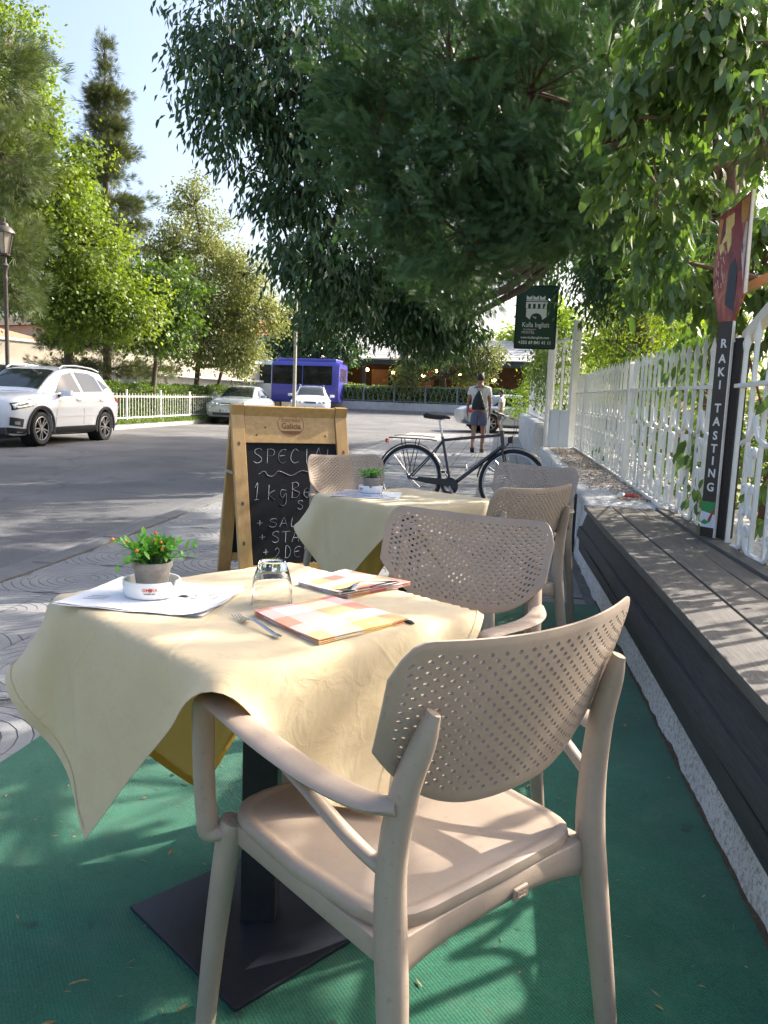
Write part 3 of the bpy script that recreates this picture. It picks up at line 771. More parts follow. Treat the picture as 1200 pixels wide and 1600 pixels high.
CH = thing('armchair', '', 'chair', (0, 0, 0))
link('backrest', backrest_mesh(), CH); link('seat', seat_mesh(), CH)
for s in (-1, 1):
    swept([(s*.240, -.285, .0, .0165, .018), (s*.229, -.262, .18, .018, .021), (s*.217, -.238, .36, .0205, .0245), (s*.214, -.224, .46, .0205, .0265), (s*.214, -.222, .56, .0175, .024), (s*.208, -.234, .66, .0155, .022), (s*.199, -.256, .735, .0125, .018), (s*.195, -.266, .775, .006, .012)], 12, 5, up=(1, 0, 0)).build('rear_leg', resin, CH, smooth=50)
    swept([(s*.238, .240, .0, .0165, .0175), (s*.229, .222, .2, .019, .020), (s*.217, .198, .40, .0215, .0235), (s*.214, .192, .435, .018, .022)], 12, 5, up=(1, 0, 0)).build('front_leg', resin, CH, smooth=50)
    # armrest: flat blade sweeping forward, then down and round to the seat
    swept([(s*.213, -.232, .640, .020, .012), (s*.232, -.185, .634, .023, .010), (s*.250, -.09, .640, .025, .0085), (s*.258, .03, .652, .025, .0085), (s*.259, .135, .664, .024, .0085), (s*.258, .185, .666, .023, .0095), (s*.257, .212, .652, .021, .0115), (s*.255, .218, .60, .020, .012), (s*.253, .217, .50, .019, .012), (s*.250, .212, .445, .019, .0125), (s*.245, .212, .418, .020, .015), (s*.222, .200, .412, .018, .014)], 12, 5, up=(1, .02, .0)).build('armrest', resin, CH, smooth=50)
    swept([(s*.262, -.03, .640, .010, .006), (s*.250, -.085, .612, .012, .007), (s*.234, -.15, .572, .012, .009), (s*.220, -.205, .545, .010, .010), (s*.214, -.224, .538, .006, .006)], 8, 4, up=(1, 0, 0)).build('arm_brace', resin, CH, smooth=50)
    b = MB(); ys = np.linspace(-.20, .19, 9)
    b.loft([[(s*(.196), y, .432), (s*.216, y, .432), (s*.214, y, .395+.02*(1-(abs(y)/.2)**2)*-0-.0), (s*.204, y, .393)] for y in ys]); b.build('side_apron', resin, CH, smooth=50, bevel=.003)
for yy, nm in ((-.212, 'rear_apron'), (.196, 'front_apron')):
    b = MB(); xs = np.linspace(-.215, .215, 15); rings = []
    for x in xs:
        k = (abs(x)/.215); dz = .042+.030*k**3; yo = yy+(.006*(1-k*k) if yy < 0 else 0)
        sg_ = -1 if yy < 0 else 1
        rings.append([(x, yo-sg_*.008, .436), (x, yo+sg_*.012, .434), (x, yo+sg_*.017, .434-dz*.6), (x, yo+sg_*.010, .434-dz), (x, yo-sg_*.003, .434-dz)])
    b.loft(rings); b.build(nm, resin, CH, smooth=60, bevel=.002)
# maker's badge on the rear apron, framed, with raised lettering
bd = MB().box((.04, -.2275, .409), (.030, .006, .020)).build('badge', resin, CH, bevel=.002)
MB().box((.04, -.2308, .409), (.025, .001, .0155)).build('badge_field', mat('badge_recess', (.20, .15, .12), .5, .1, 40), bd)
text('badge_lettering', 'Siesta', .0085, resin, bd, frame((.04, -.2315, .411), (1, 0, 0), (0, 0, 1)), .0004)
MB().box((.04, -.2316, .4045), (.016, .0008, .0016)).build('badge_line', resin, bd)

for ch in list(CH.children)+[c for q in CH.children for c in q.children]: ch.data.transform(Matrix.Diagonal((1.07, 1, 1, 1)))
def place_chair(loc, head, label, first=[True]):
    c = CH if first[0] else copy_tree(CH); first[0] = False
    c.location = (loc[0], loc[1], g(loc[1])+(.010 if loc[1] < 4.8 else .004)); c.rotation_euler = (0, 0, R_(head-90))
    c['label'] = label; c['group'] = 'taupe perforated armchairs'
place_chair((-.125, 1.29), 139, 'large taupe armchair in the foreground, seen from behind')
place_chair((-.175, 1.985), 246, 'taupe armchair at the far right side of the near table, tucked in')
place_chair((-.03, 3.40), 140, 'taupe armchair at the farther table, seen from behind, beside the bench')
place_chair((.10, 4.30), 240, 'most distant taupe armchair, by the bicycle front wheel, only its backrest top showing')
place_chair((-.735, 4.46), 311, 'taupe armchair in front of the chalkboard sandwich board')

# ================================================================== TABLEWARE
CZ = TZ+.0045
def tp(x, y, z=0): return (x, y, CZ+z)
# --- ashtray with potted plant
ceramic = mat('white_ceramic', (.80, .79, .76), .22, .03, 8, coat=.4)
red_print = mat('red_print', (.50, .06, .03), .5, .05, 20); dark_print = mat('dark_print', (.05, .05, .05), .6, .1, 30); grey_print = mat('grey_print', (.16, .17, .19), .8, .2, 60)
def ashtray(label, C, z, txt_ang, mirror_txt=False):
    a = thing('ashtray', label, 'ashtray', (C[0], C[1], z), 0, 'round white ashtrays under the potted plants')
    b = MB(); n = 72; prof = [(.001, .004), (.045, .004), (.052, .006), (.054, .012), (.0555, .033), (.0565, .036), (.060, .0365), (.0615, .034), (.062, .022), (.060, .008), (.056, .001), (.001, .0)]
    vv = []
    for r, zz in prof:
        for k in range(n):
            an = 2*math.pi*k/n; zc = zz
            for na in (txt_ang+R_(52), txt_ang+R_(172), txt_ang-R_(68)):
                d = abs((an-na+math.pi) % (2*math.pi)-math.pi)
                if d < .10 and r > .0535 and zz > .02: zc = min(zz, .026)
            vv.append((r*math.cos(an), r*math.sin(an), zc))
    ff = [(i*n+k, i*n+(k+1) % n, (i+1)*n+(k+1) % n, (i+1)*n+k) for i in range(len(prof)-1) for k in range(n)]
    b.add(vv, ff); b.build('bowl', ceramic, a, smooth=45)
    # lettering wrapped on the outside wall
    def wrap(s, size, m, zc, ang, bold=0):
        t = text('lettering', s, size, m, a, Matrix.Identity(4), .0003, bold=bold)
        for v in t.data.vertices:
            th = ang+v.co.x/.0622; rr = .0622+v.co.z+.0003-(.0012 if zc < .013 else 0)
            v.co = (rr*math.cos(th), rr*math.sin(th), zc+v.co.y)
    for k in (0, 1, 2) if False else (0,):
        wrap('GIM  KA', .0088, red_print, .0225, txt_ang, .0001)
        wrap('ITALIAN  1982' if False else 'PIACERE MIO', .0040, dark_print, .0145, txt_ang, .0001)
        b = MB(); th0 = txt_ang+.0018/.0622
        b.add([((.0626)*math.cos(th0+.0042*math.cos(q)/.0622), (.0626)*math.sin(th0+.0042*math.cos(q)/.0622), .0225+.0042*math.sin(q)) for q in [2*math.pi*i/14 for i in range(14)]], [tuple(range(14))])
        b.build('bean_mark', red_print, a)
    return a
Z1 = g(T1[1])+CZ; Z2 = g(T2[1])+CZ
ashtray('white ashtray with red lettering under the plant on the near table', (-.728, 1.592), Z1+.004, math.atan2(-1.592, .728-.06)-R_(3))
ashtray('white ashtray under the plant on the farther table', (-.62, 3.90), Z2+.003, math.atan2(-3.9, .62)-R_(52))
pot_m = mat('grey_clay_pot', (.20, .175, .15), .85, .35, 18, .25, 70, col2=(.36, .33, .30))
plant_leaf = leaf_mat('plastic_plant_green', (.05, .20, .02), (.16, .42, .05), .25, .35)
berry_m = mat('orange_berry', (.75, .16, .02), .3, .1, 20, coat=.3)
def leaf_shape(L, w, curl=.15, name='leaf', m=None, fold=.25):
    b = MB(); xs = (0, .25, .55, .82, 1.0); ws = (.08, .8, 1.0, .6, .0); c = []
    for x, k in zip(xs, ws):
        z = -curl*x*x*L; c.append([(x*L, -k*w/2, z+fold*k*w*.3), (x*L, 0, z), (x*L, k*w/2, z+fold*k*w*.3)])
    b.grid(c); me = bpy.data.meshes.new(name); me.from_pydata(b.v, [], b.f)
    me.polygons.foreach_set('use_smooth', [True]*len(me.polygons))
    at = me.attributes.new('rnd', 'FLOAT', 'POINT'); at.data.foreach_set('value', [.45]*len(me.vertices))
    if m: me.materials.append(m)
    return me
def aim(d, roll=0, nrm=None):
    d = Vector(d).normalized(); u = Vector(nrm) if nrm is not None else Vector((0, 0, 1))
    s = u.cross(d)
    if s.length < 1e-3: s = d.orthogonal()
    s.normalize(); n = d.cross(s)
    m = Matrix(((d.x, s.x, n.x), (d.y, s.y, n.y), (d.z, s.z, n.z)))
    return m @ Matrix.Rotation(roll, 3, 'X')
def potted_plant(label, C, z, seed, nstem, spread, berries, leaf_me, rp=.040):
    t = thing('potted_plant', label, 'plant', (C[0], C[1], z), 0, 'small artificial plants in grey pots')
    b = MB(); b.lathe([(.001, .0), (rp*.78, 0), (rp*.80, .004), (rp*.97, .055), (rp*1.06, .056), (rp*1.08, .067), (rp*1.0, .069), (rp*.95, .062), (rp*.9, .058), (.001, .058)], 32)
    b.build('pot', pot_m, t, smooth=45)
    MB().lathe([(rp*.9, .057), (rp*.6, .062), (.001, .064)], 16).build('moss', mat('dark_moss', (.02, .05, .01), .95, .5, 80, .6, 200), t)
    r = random.Random(seed); stems = MB(); tips = []; nl = 0
    for k in range(nstem):
        a = r.uniform(0, 6.283); el = R_(r.uniform(8, 85)); L = r.uniform(.040, .066)*(1.35 if el < .75 else .9)
        p0 = Vector((r.uniform(-.5, .5)*rp, r.uniform(-.5, .5)*rp, .062)); d = Vector((math.cos(a)*math.cos(el)*spread, math.sin(a)*math.cos(el)*spread, math.sin(el)))
        p1 = p0+d*L*.5+V(0, 0, .008); p2 = p0+d*L; stems.tube([p0, p1, p2], [.0011, .0010, .0006], 4, cap=False)
        tips.append(p2)
        for q in range(7):
            f = .35+.65*q/6; base = p0.lerp(p1, min(1, f*2)) if f < .5 else p1.lerp(p2, (f-.5)*2)
            dd = (d.normalized()*.55+Vector((r.gauss(0, 1), r.gauss(0, 1), r.gauss(.25, .7))).normalized()).normalized()
            s = r.uniform(.7, 1.25)
            o = link('leaf', leaf_me, t, base); o.rotation_mode = 'QUATERNION'; o.rotation_quaternion = aim(dd, r.uniform(-.6, .6)).to_quaternion(); o.scale = (s, s, s); nl += 1
    stems.build('stems', mat('plant_stem', (.06, .13, .03), .6), t)
    for k in range(berries):
        p = tips[(k*5+2) % len(tips)]; bb = MB(); bb.lathe([(.0003, -.0042), (.003, -.003), (.0043, 0), (.003, .0032), (.0003, .0043)], 10, p+V(0, 0, .003)); bb.build('berry', berry_m, t, smooth=60)
lm1 = leaf_shape(.023, .0095, .12, 'leaf', plant_leaf)
potted_plant('green artificial plant with orange berries in grey pot, on near table', (-.728, 1.594), Z1+.009, 3, 64, 1.10, 14, lm1)
lm2 = leaf_shape(.015, .0055, .1, 'leaf', leaf_mat('fresh_plant_green', (.07, .26, .03), (.20, .48, .08), .25, .4))
potted_plant('bright green artificial plant without berries in grey pot, on farther table', (-.62, 3.90), Z2+.009, 8, 52, .95, 0, lm2, .042)

# --- printed paper sheets under the near ashtray
paper = mat('white_paper', (.80, .79, .82), .75, .04, 12, .1, 40)
def curled_sheet(c4, dz, seed, n=16, curl=.006):
    r = random.Random(seed); L_, TL, TR, B = [Vector((*p, 0)) for p in c4]
    P = []
    ph = r.uniform(0, 6)
    for i in range(n+1):
        row = []
        for j in range(n+1):
            a, c = i/n, j/n
            p = L_.lerp(TL, c).lerp(B.lerp(TR, c), a)
            e = max(0, abs(a-.5)*2-.6)/.4
            z = dz+.0012*math.sin(a*5+ph)*math.sin(c*4+ph)+curl*(max(0, a-.8)/.2)**2*(.5+.5*math.sin(c*7+ph))+.003*max(0, .1-c)*8*abs(math.sin(a*9+ph))
            row.append((p.x, p.y, z+.0012))
        P.append(row)
    b = MB(); b.grid(P); return b
ms = thing('menu_sheets', 'stack of white printed paper sheets under the ashtray, near table', 'paper', (0, 0, Z1))
c4 = [(-.878, 1.458), (-.872, 1.745), (-.556, 1.700), (-.560, 1.452)]
for k in range(4):
    o = .004*k; cc = [(x+random.Random(k*7+q).uniform(-.006, .006), y+random.Random(k*9+q).uniform(-.006, .006)) for q, (x, y) in enumerate(c4)]
    curled_sheet(cc, .0008*k, 5+k, curl=.004+.0015*k).build('sheet', paper, ms, smooth=60)
prz = .0055
lf = MB()
for k in range(7):      # grey leaf emblem printed on the sheet
    a = R_(20+k*24); c = Vector((-.655, 1.585, prz)); d = Vector((math.cos(a), math.sin(a), 0))*(.022-.004*abs(k-3)*.5); s = Vector((-d.y, d.x, 0))*.28
    lf.add([c, c+d*.5+s, c+d, c+d*.5-s], [(0, 1, 2, 3)])
lf.build('leaf_print', grey_print, ms)
b = MB()
for (x0, y0, x1, y1) in ((-.632, 1.575, -.632, 1.625), (-.632, 1.625, -.585, 1.640), (-.585, 1.640, -.585, 1.592), (-.585, 1.592, -.632, 1.575), (-.625, 1.585, -.60, 1.628), (-.612, 1.588, -.595, 1.63), (-.70, 1.545, -.66, 1.552), (-.845, 1.515, -.80, 1.52), (-.843, 1.528, -.80, 1.533), (-.84, 1.54, -.80, 1.546)):
    b.bar((x0, y0, prz), (x1, y1, prz), .0018, .0002)
b.build('box_print', grey_print, ms)
b = MB(); b.tube([(-.70+.09*math.cos(a)*.5+.03, 1.588+.030*math.sin(a), prz) for a in np.linspace(0, 6.28, 30)], .0006, 4); b.build('ring_print', grey_print, ms)

# --- laminated menu on the farther table
lam = mat('blue_white_laminate', (.55, .60, .78), .18, .05, 10, coat=.6)
mn = thing('laminated_menu', 'pale blue laminated menu card under the plant, farther table', 'menu', (0, 0, Z2))
a4 = [Vector(p) for p in ((-.775, 3.665, .0015), (-.765, 3.985, .0015), (-.47, 3.985, .0015), (-.445, 3.665, .0015))]
b = MB(); b.hexa([p for p in a4]+[p+V(0, 0, .0012) for p in a4]); b.build('card', lam, mn, bevel=.0003)
r = random.Random(4); b = MB()
for row in range(5):
    y = 3.69+row*.028; x = -.755
    while x < -.50:
        w = r.uniform(.012, .03)
        if r.random() < .6: b.box((x+w/2, y, .0031), (w, .005, .0003))
        x += w+.008
b.box((-.665, 3.73, .0031), (.006, .09, .0003)); b.box((-.60, 3.72, .0031), (.005, .07, .0003)); b.box((-.478, 3.72, .0031), (.008, .045, .0003))
b.build('menu_print', grey_print, mn)

# --- checked napkins
def napkin_mat():
    m, n, l, b = node_mat('checked_napkin')
    uv = n.new('ShaderNodeUVMap'); sp = n.new('ShaderNodeSeparateXYZ'); l.new(uv.outputs[0], sp.inputs[0])
    def stripes(sock, cols):
        ml = n.new('ShaderNodeMath'); ml.operation = 'FRACT'; l.new(sock, ml.inputs[0])
        rp = n.new('ShaderNodeValToRGB'); rp.color_ramp.interpolation = 'CONSTANT'
        els = rp.color_ramp.elements
        els[0].position = 0; els[0].color = (*cols[0][1], 1); els[1].position = cols[1][0]; els[1].color = (*cols[1][1], 1)
        for p, c in cols[2:]:
            e = els.new(p); e.color = (*c, 1)
        l.new(ml.outputs[0], rp.inputs[0]); return rp.outputs[0]
    w, rd, og, yl = (.82, .78, .75), (.62, .14, .11), (.77, .33, .19), (.82, .56, .18)
    A = stripes(sp.outputs[0], [(0, rd), (.2, w), (.4, og), (.6, w), (.8, yl)])
    B = stripes(sp.outputs[1], [(0, w), (.2, og), (.4, w), (.6, yl), (.8, rd)])
    mx = n.new('ShaderNodeMix'); mx.data_type = 'RGBA'; mx.inputs[0].default_value = .5
    l.new(A, mx.inputs[6]); l.new(B, mx.inputs[7]); l.new(mx.outputs[2], b.inputs['Base Color'])
    b.inputs['Roughness'].default_value = .85; b.inputs['Sheen Weight'].default_value = .2
    tc = n.new('ShaderNodeTexCoord'); nz = n.new('ShaderNodeTexNoise'); nz.inputs['Scale'].default_value = 500; l.new(tc.outputs['Object'], nz.inputs['Vector'])
    bp = n.new('ShaderNodeBump'); bp.inputs['Strength'].default_value = .3; bp.inputs['Distance'].default_value = .002; l.new(nz.outputs[0], bp.inputs['Height']); l.new(bp.outputs[0], b.inputs['Normal'])
    return m
napkin_m = napkin_mat()
def napkin(label, c4, uvs, seed):
    t = thing('napkin', label, 'napkin', (0, 0, Z1), 0, 'checked cloth napkins'); L_, T_, Rr, B = [Vector((*p, 0)) for p in c4]; n = 14
    for lay in range(3):
        me = bpy.data.meshes.new('napkin_fold'); vv = []; ff = []; uv = []; r = random.Random(seed+lay); ph = r.uniform(0, 6)
        sh = [.0, .006, .011][2-lay]
        for s in (0, 1):
            for i in range(n+1):
                for j in range(n+1):
                    a, c = i/n, j/n; p = L_.lerp(T_, c).lerp(B.lerp(Rr, c), a)
                    ctr = (L_+T_+Rr+B)/4; p = ctr+(p-ctr)*(1-.25*sh)+V(r.uniform(-.0006, .0006), r.uniform(-.0006, .0006), 0)
                    e = min(a, 1-a, c, 1-c); z = .0016+lay*.0029+(s*.0026)*(.45+.55*min(1, e/.08))+.0012*math.sin(a*6+ph)*math.sin(c*5+ph)+.0008*lay
                    vv.append((p.x, p.y, z)); uv.append((a*uvs[0]+uvs[2]+.07*lay, c*uvs[1]+uvs[3]))
        q = (n+1)**2; idx = lambda i, j, s: s*q+i*(n+1)+j
        for i in range(n):
            for j in range(n):
                ff.append((idx(i, j, 1), idx(i+1, j, 1), idx(i+1, j+1, 1), idx(i, j+1, 1))); ff.append((idx(i, j, 0), idx(i, j+1, 0), idx(i+1, j+1, 0), idx(i+1, j, 0)))
        for k in range(n):
            ff += [(idx(k, 0, 0), idx(k+1, 0, 0), idx(k+1, 0, 1), idx(k, 0, 1)), (idx(k, n, 0), idx(k, n, 1), idx(k+1, n, 1), idx(k+1, n, 0)), (idx(0, k, 0), idx(0, k, 1), idx(0, k+1, 1), idx(0, k+1, 0)), (idx(n, k, 0), idx(n, k+1, 0), idx(n, k+1, 1), idx(n, k, 1))]
        me.from_pydata(vv, [], ff); ul = me.uv_layers.new(name='UVMap')
        for lp in me.loops: ul.data[lp.index].uv = uv[lp.vertex_index]
        me.materials.append(napkin_m); me.polygons.foreach_set('use_smooth', [True]*len(me.polygons)); me.set_sharp_from_angle(angle=R_(50))
        link('napkin_fold', me, t)
napkin('folded red and yellow checked napkin at the near edge of the table', [(-.468, 1.498), (-.345, 1.672), (-.158, 1.532), (-.296, 1.336)], (.82, .62, .0, .30), 1)
napkin('folded red and yellow checked napkin at the back, by the tucked chair', [(-.452, 1.785), (-.372, 1.965), (-.190, 1.865), (-.312, 1.690)], (.95, .75, .12, .55), 9)
# --- cutlery
def fork(label, p0, d, seed=0, z=.004):
    "p0 = tine end, d = direction towards the handle end"
    t = thing('fork', label, 'fork', (p0[0], p0[1], Z1+z), math.atan2(d[1], d[0]), 'steel forks'); Lf = .175
    swept([(.058, 0, .010, .0022, .0075), (.075, 0, .011, .0022, .0035), (.10, 0, .009, .0020, .0038), (.14, 0, .005, .0018, .0056), (.168, 0, .003, .0016, .0068), (Lf, 0, .003, .0010, .004)], 8, 4, up=(0, 0, 1)).build('handle', chrome, t, smooth=60)
    MB().tube([(.034, 0, .003), (.045, 0, .004), (.060, 0, .010)], [(.0012, .0098), (.0014, .0105), (.0018, .007)], 10, up=(0, 0, 1)).build('neck', chrome, t, smooth=60)
    for k in range(4):
        y = (-.0085+.0057*k)
        MB().tube([(.0, y*.95, .006), (.014, y, .0025), (.038, y, .003)], [(.0006, .0008), (.0009, .0014), (.0011, .0016)], 6, up=(0, 0, 1)).build('tine', chrome, t, smooth=60)
def knife(label, p0, d, z=.004, blade=True):
    t = thing('knife', label, 'knife', (p0[0], p0[1], Z1+z), math.atan2(d[1], d[0]), 'steel table knives')
    b = MB(); b.prism([(0, -.004), (.03, -.0085), (.11, -.009), (.112, .008), (.03, .008)], lambda x, y, q: (x, y, q), 0, .0012); b.build('blade', chrome, t, bevel=.0003)
    MB().tube([(.108, 0, .001), (.13, 0, .002), (.19, 0, .002), (.20, 0, .001)], [(.002, .0055), (.0030, .0065), (.0032, .0078), (.0012, .004)], 10, up=(0, 0, 1)).build('handle', mat('dark_steel_handle', (.05, .05, .055), .3, .1, 20, metal=.7), t, smooth=60)
dn = Vector((.172, -.162, 0)).normalized()
fork('steel fork with tines to the left beside the near napkin', (-.500, 1.475), dn, z=.002)
knife('steel knife along the right edge of the near napkin', (-.305, 1.645), Vector((.163, -.125, 0)), z=.001)
fork('steel fork lying on the back napkin edge', (-.338, 1.690), Vector((.135, .175, 0)), z=.014)
knife('dark steel knife partly under the back napkin', (-.335, 1.665), Vector((.140, .185, 0)), z=.016)
# --- inverted faceted tumbler
gl = glass_mat('clear_glass', (1, 1, 1), .0, 1.5)
t = thing('glass_tumbler', 'clear faceted glass tumbler standing upside down on the near table', 'glass', (-.458, 1.592, Z1+.0015), R_(10))
n = 36; prof_o = [(.0435, .0), (.0432, .010), (.0425, .045), (.0405, .056), (.0335, .078), (.0295, .091), (.0265, .0955), (.001, .0965)]
prof_i = [(.001, .078), (.027, .077), (.0335, .068), (.0375, .054), (.0398, .044), (.0410, .01), (.0413, .0)]
vv = []; allp = prof_o+prof_i
for q, (r0, z0) in enumerate(allp):
    for k in range(n):
        rr = r0
        if q < len(prof_o) and .006 < z0 < .092: rr *= 1.0-.028*(k % 2)
        vv.append((rr*math.cos(2*math.pi*k/n), rr*math.sin(2*math.pi*k/n), z0))
ff = [(i*n+k, i*n+(k+1) % n, (i+1)*n+(k+1) % n, (i+1)*n+k) for i in range(len(allp)-1) for k in range(n)]
ff += [((len(allp)-1)*n+k, (len(allp)-1)*n+(k+1) % n, (k+1) % n, k) for k in range(n)]
MB().add(vv, ff).build('glass_body', gl, t, smooth=28)

# ================================================================== WHITE IRON FENCE
FX = 1.27
def spiral(c, r0, turns, a0, sgn, n=12):
    return [(0, c[0]+sgn*r0*(1-.75*i/n)*math.cos(a0+turns*2*math.pi*i/n), c[1]+r0*(1-.75*i/n)*math.sin(a0+turns*2*math.pi*i/n)) for i in range(n+1)]
def scroll_meshes():
    W, r = .205, .014; out = {}
    b = MB()
    for s in (-1, 1):
        P = smooth_path([(0, s*W, .60), (0, s*W*.72, .615), (0, s*W*.38, .63), (0, s*W*.14, .68), (0, 0, .755)], 4); b.tube([tuple(p) for p in P], r, 5)
    out['ogee_arch'] = b.mesh('ogee_arch', white_paint, smooth=60)
    b = MB()
    for s in (-1, 1):
        P = [(0, s*.006, .44), (0, s*.012, .50)]+[(0, s*(.028-.020*math.cos(a)*(1-.5*i/9)), .565+.022*math.sin(a)*(1-.4*i/9)-.012*i/9) for i, a in enumerate(np.linspace(-.3, 4.4, 10))]
        b.tube(P, r, 5)
    out['heart_scroll'] = b.mesh('heart_scroll', white_paint, smooth=60)
    b = MB()
    for s in (-1, 1):
        P = []
        for i, a in enumerate(np.linspace(-4.0, 0, 9)): rr = .014+.016*i/8; P.append((0, s*(.05+rr*math.cos(a)*-1*-1), .385-rr*math.sin(a)*1))
        Q = [(0, s*.020, .36), (0, s*.014, .32), (0, s*.020, .28)]
        P = [(0, s*(.048+.022*math.cos(a)), .372+.022*math.sin(a)) for a in np.linspace(-.6, 3.3, 9)]+Q+[(0, s*(.048+.022*math.cos(a)), .268+.022*math.sin(a)) for a in np.linspace(3.0, 6.8, 9)]
        b.tube(P, r, 5)
    out['c_scroll'] = b.mesh('c_scroll', white_paint, smooth=60)
    b = MB()
    for s in (-1, 1):
        P = [(0, s*(.036+.02*math.cos(a)), .168+.02*math.sin(a)) for a in np.linspace(-1.5, 3.2, 9)]+[(0, s*.012, .13), (0, s*.03, .085), (0, s*.08, .06), (0, s*W, .052)]
        b.tube(P, r, 5)
    out['foot_scroll'] = b.mesh('foot_scroll', white_paint, smooth=60)
    return out
SCR = scroll_meshes()
def picket_mesh():
    b = MB(); w = .0105; z0, z1, z2 = .0, 1.12, 1.22
    b.loft([[(-w, -w, z), (w, -w, z), (w, w, z), (-w, w, z)] for z in (z0, z1)])
    b.loft([[(-k*w*1.5, -k*w*1.5, z), (k*w*1.5, -k*w*1.5, z), (k*w*1.5, k*w*1.5, z), (-k*w*1.5, k*w*1.5, z)] for k, z in ((.7, z1-.02), (1.1, z1+.02), (.06, z2))])
    return b.mesh('picket', white_paint)
PK = picket_mesh()
def fence_panel(y0, y1, label, seed, post=cream_paint, x=FX):
    t = thing('iron_fence_panel', label, 'fence', (x, y0, g(y0)+.45), 0, 'white wrought iron fence panels')
    L = y1-y0; dz = g(y1)-g(y0); sl = lambda y: dz*y/L
    n = max(2, round(L/.205)); sp = L/n
    for z, h in ((.905, .022), (.012, .03)):
        MB().bar((0, .0, z), (0, L, z+dz), .034, h, (1, 0, 0) if False else (0, 0, 1)).build('rail', white_paint, t, bevel=.003)
    r = random.Random(seed)
    for k in range(n):
        y = sp*(k+.5); link('picket', PK, t, (r.uniform(-.002, .002), y, sl(y)-.002), (r.uniform(-.006, .006), r.uniform(-.006, .006), 0), (1, 1, r.uniform(.985, 1.01)))
    for k in range(0, n-1, 2):
        y = sp*(k+1)
        for nm, me in SCR.items():
            link(nm, me, t, (-.004, y, sl(y)), None, (1, sp/.205, 1))
    MB().box((0, -.005, .56), (.062, .062, 1.16)).build('post', post, t, bevel=.005)
    b = MB(); b.loft([[(-.036*k, -.036*k-.005, z), (.036*k, -.036*k-.005, z), (.036*k, .036*k-.005, z), (-.036*k, .036*k-.005, z)] for k, z in ((1, 1.14), (1, 1.155), (.1, 1.18))]); b.build('post_cap', post, t)
    return t
fence_panel(.35, 4.58, 'white iron fence panel behind the near bench, right of the tasting sign', 1)
fence_panel(4.62, 8.08, 'white iron fence panel directly left of the tasting sign', 2)
fence_panel(8.12, 12.2, 'white iron fence panel beside the ledge with dry leaves', 3, white_paint)
fence_panel(12.24, 13.75, 'short white iron fence panel next to the gate', 4, white_paint)
ft = fence_panel(15.5, 19.4, 'white iron fence panel on the tall wall beyond the gate', 5, white_paint, .95); ft.location.z += .36
ft = fence_panel(19.5, 26.5, 'farthest white iron fence panel, beyond the walking man', 6, white_paint, .95); ft.location.z += .36
# sloping cream brace and pale batten at the near post
t = thing('sloping_brace', 'cream painted brace rising from the fence post beside the tasting sign', 'brace', (0, 0, 0))
MB().bar((FX+.035, 4.60, 1.615), (FX+.035, 3.75, 1.86), .05, .07).build('brace_beam', cream_paint, t, bevel=.004)
MB().bar((FX+.035, 3.75, 1.86), (FX+.035, 2.2, 1.86), .05, .07).build('brace_beam', cream_paint, t, bevel=.004)
t = tag(MB().bar((FX+.10, 4.95, 1.93), (FX+.12, 2.4, 1.93), .03, .05).build('timber_batten', mat('pale_timber', (.52, .37, .17), .7, .15, 6, .2, 60, stretch=(20, 1, 20)), bevel=.003), 'pale horizontal timber batten above the fence at the right edge', 'batten')

# ------------------------------------------------------------------ gate
GX, GY0, GY1 = .93, 13.95, 15.25; gz0 = g(14.5)+.20
t = thing('iron_gate', 'tall white iron gate with scrollwork under the hostel sign', 'gate', (0, 0, 0))
for y in (GY0-.05, GY1+.05): MB().box((GX, y, gz0+1.12), (.12, .12, 2.5)).build('gate_post', white_paint, t, bevel=.006)
for a, c in (((GY0+.06, .15), (GY0+.06, 2.1)), ((GY1-.06, .15), (GY1-.06, 2.1)), ((GY0+.06, 2.1), (GY1-.06, 2.1)), ((GY0+.06, .85), (GY1-.06, .85)), ((GY0+.06, .15), (GY1-.06, .15)), (((GY0+GY1)/2, .15), ((GY0+GY1)/2, 2.1))):
    MB().bar((GX, a[0], gz0+a[1]), (GX, c[0], gz0+c[1]), .04, .04).build('gate_bar', white_paint, t, bevel=.003)
MB().box((GX+.005, (GY0+GY1)/2, gz0+.5), (.012, GY1-GY0-.14, .66)).build('lower_panel', white_paint, t, bevel=.003)
for yc in ((GY0*3+GY1)/4+.01, (GY0+GY1*3)/4-.01):
    for zc in (1.0, 1.38, 1.76):
        b = MB()
        for s in (-1, 1):
            for q in (-1, 1):
                P = [(0, s*(.10+.055*math.cos(a)*(1-.45*i/11)), q*(.09+.055*math.sin(a)*(1-.45*i/11))) for i, a in enumerate(np.linspace(-math.pi*.5, math.pi*1.3, 12))]
                b.tube([(0, 0, 0), (0, s*.03, q*.02)]+P, .008, 5)
        o = b.build('gate_scroll', white_paint, t, smooth=60); o.location = (GX, yc, gz0+zc+.10)
# the leaf stands ajar, turned in towards the fence line
_ga = R_(13); _H = Vector((GX, GY1, 0)); t.rotation_euler = (0, 0, _ga); t.location = _H-Matrix.Rotation(_ga, 3, 'Z') @ _H
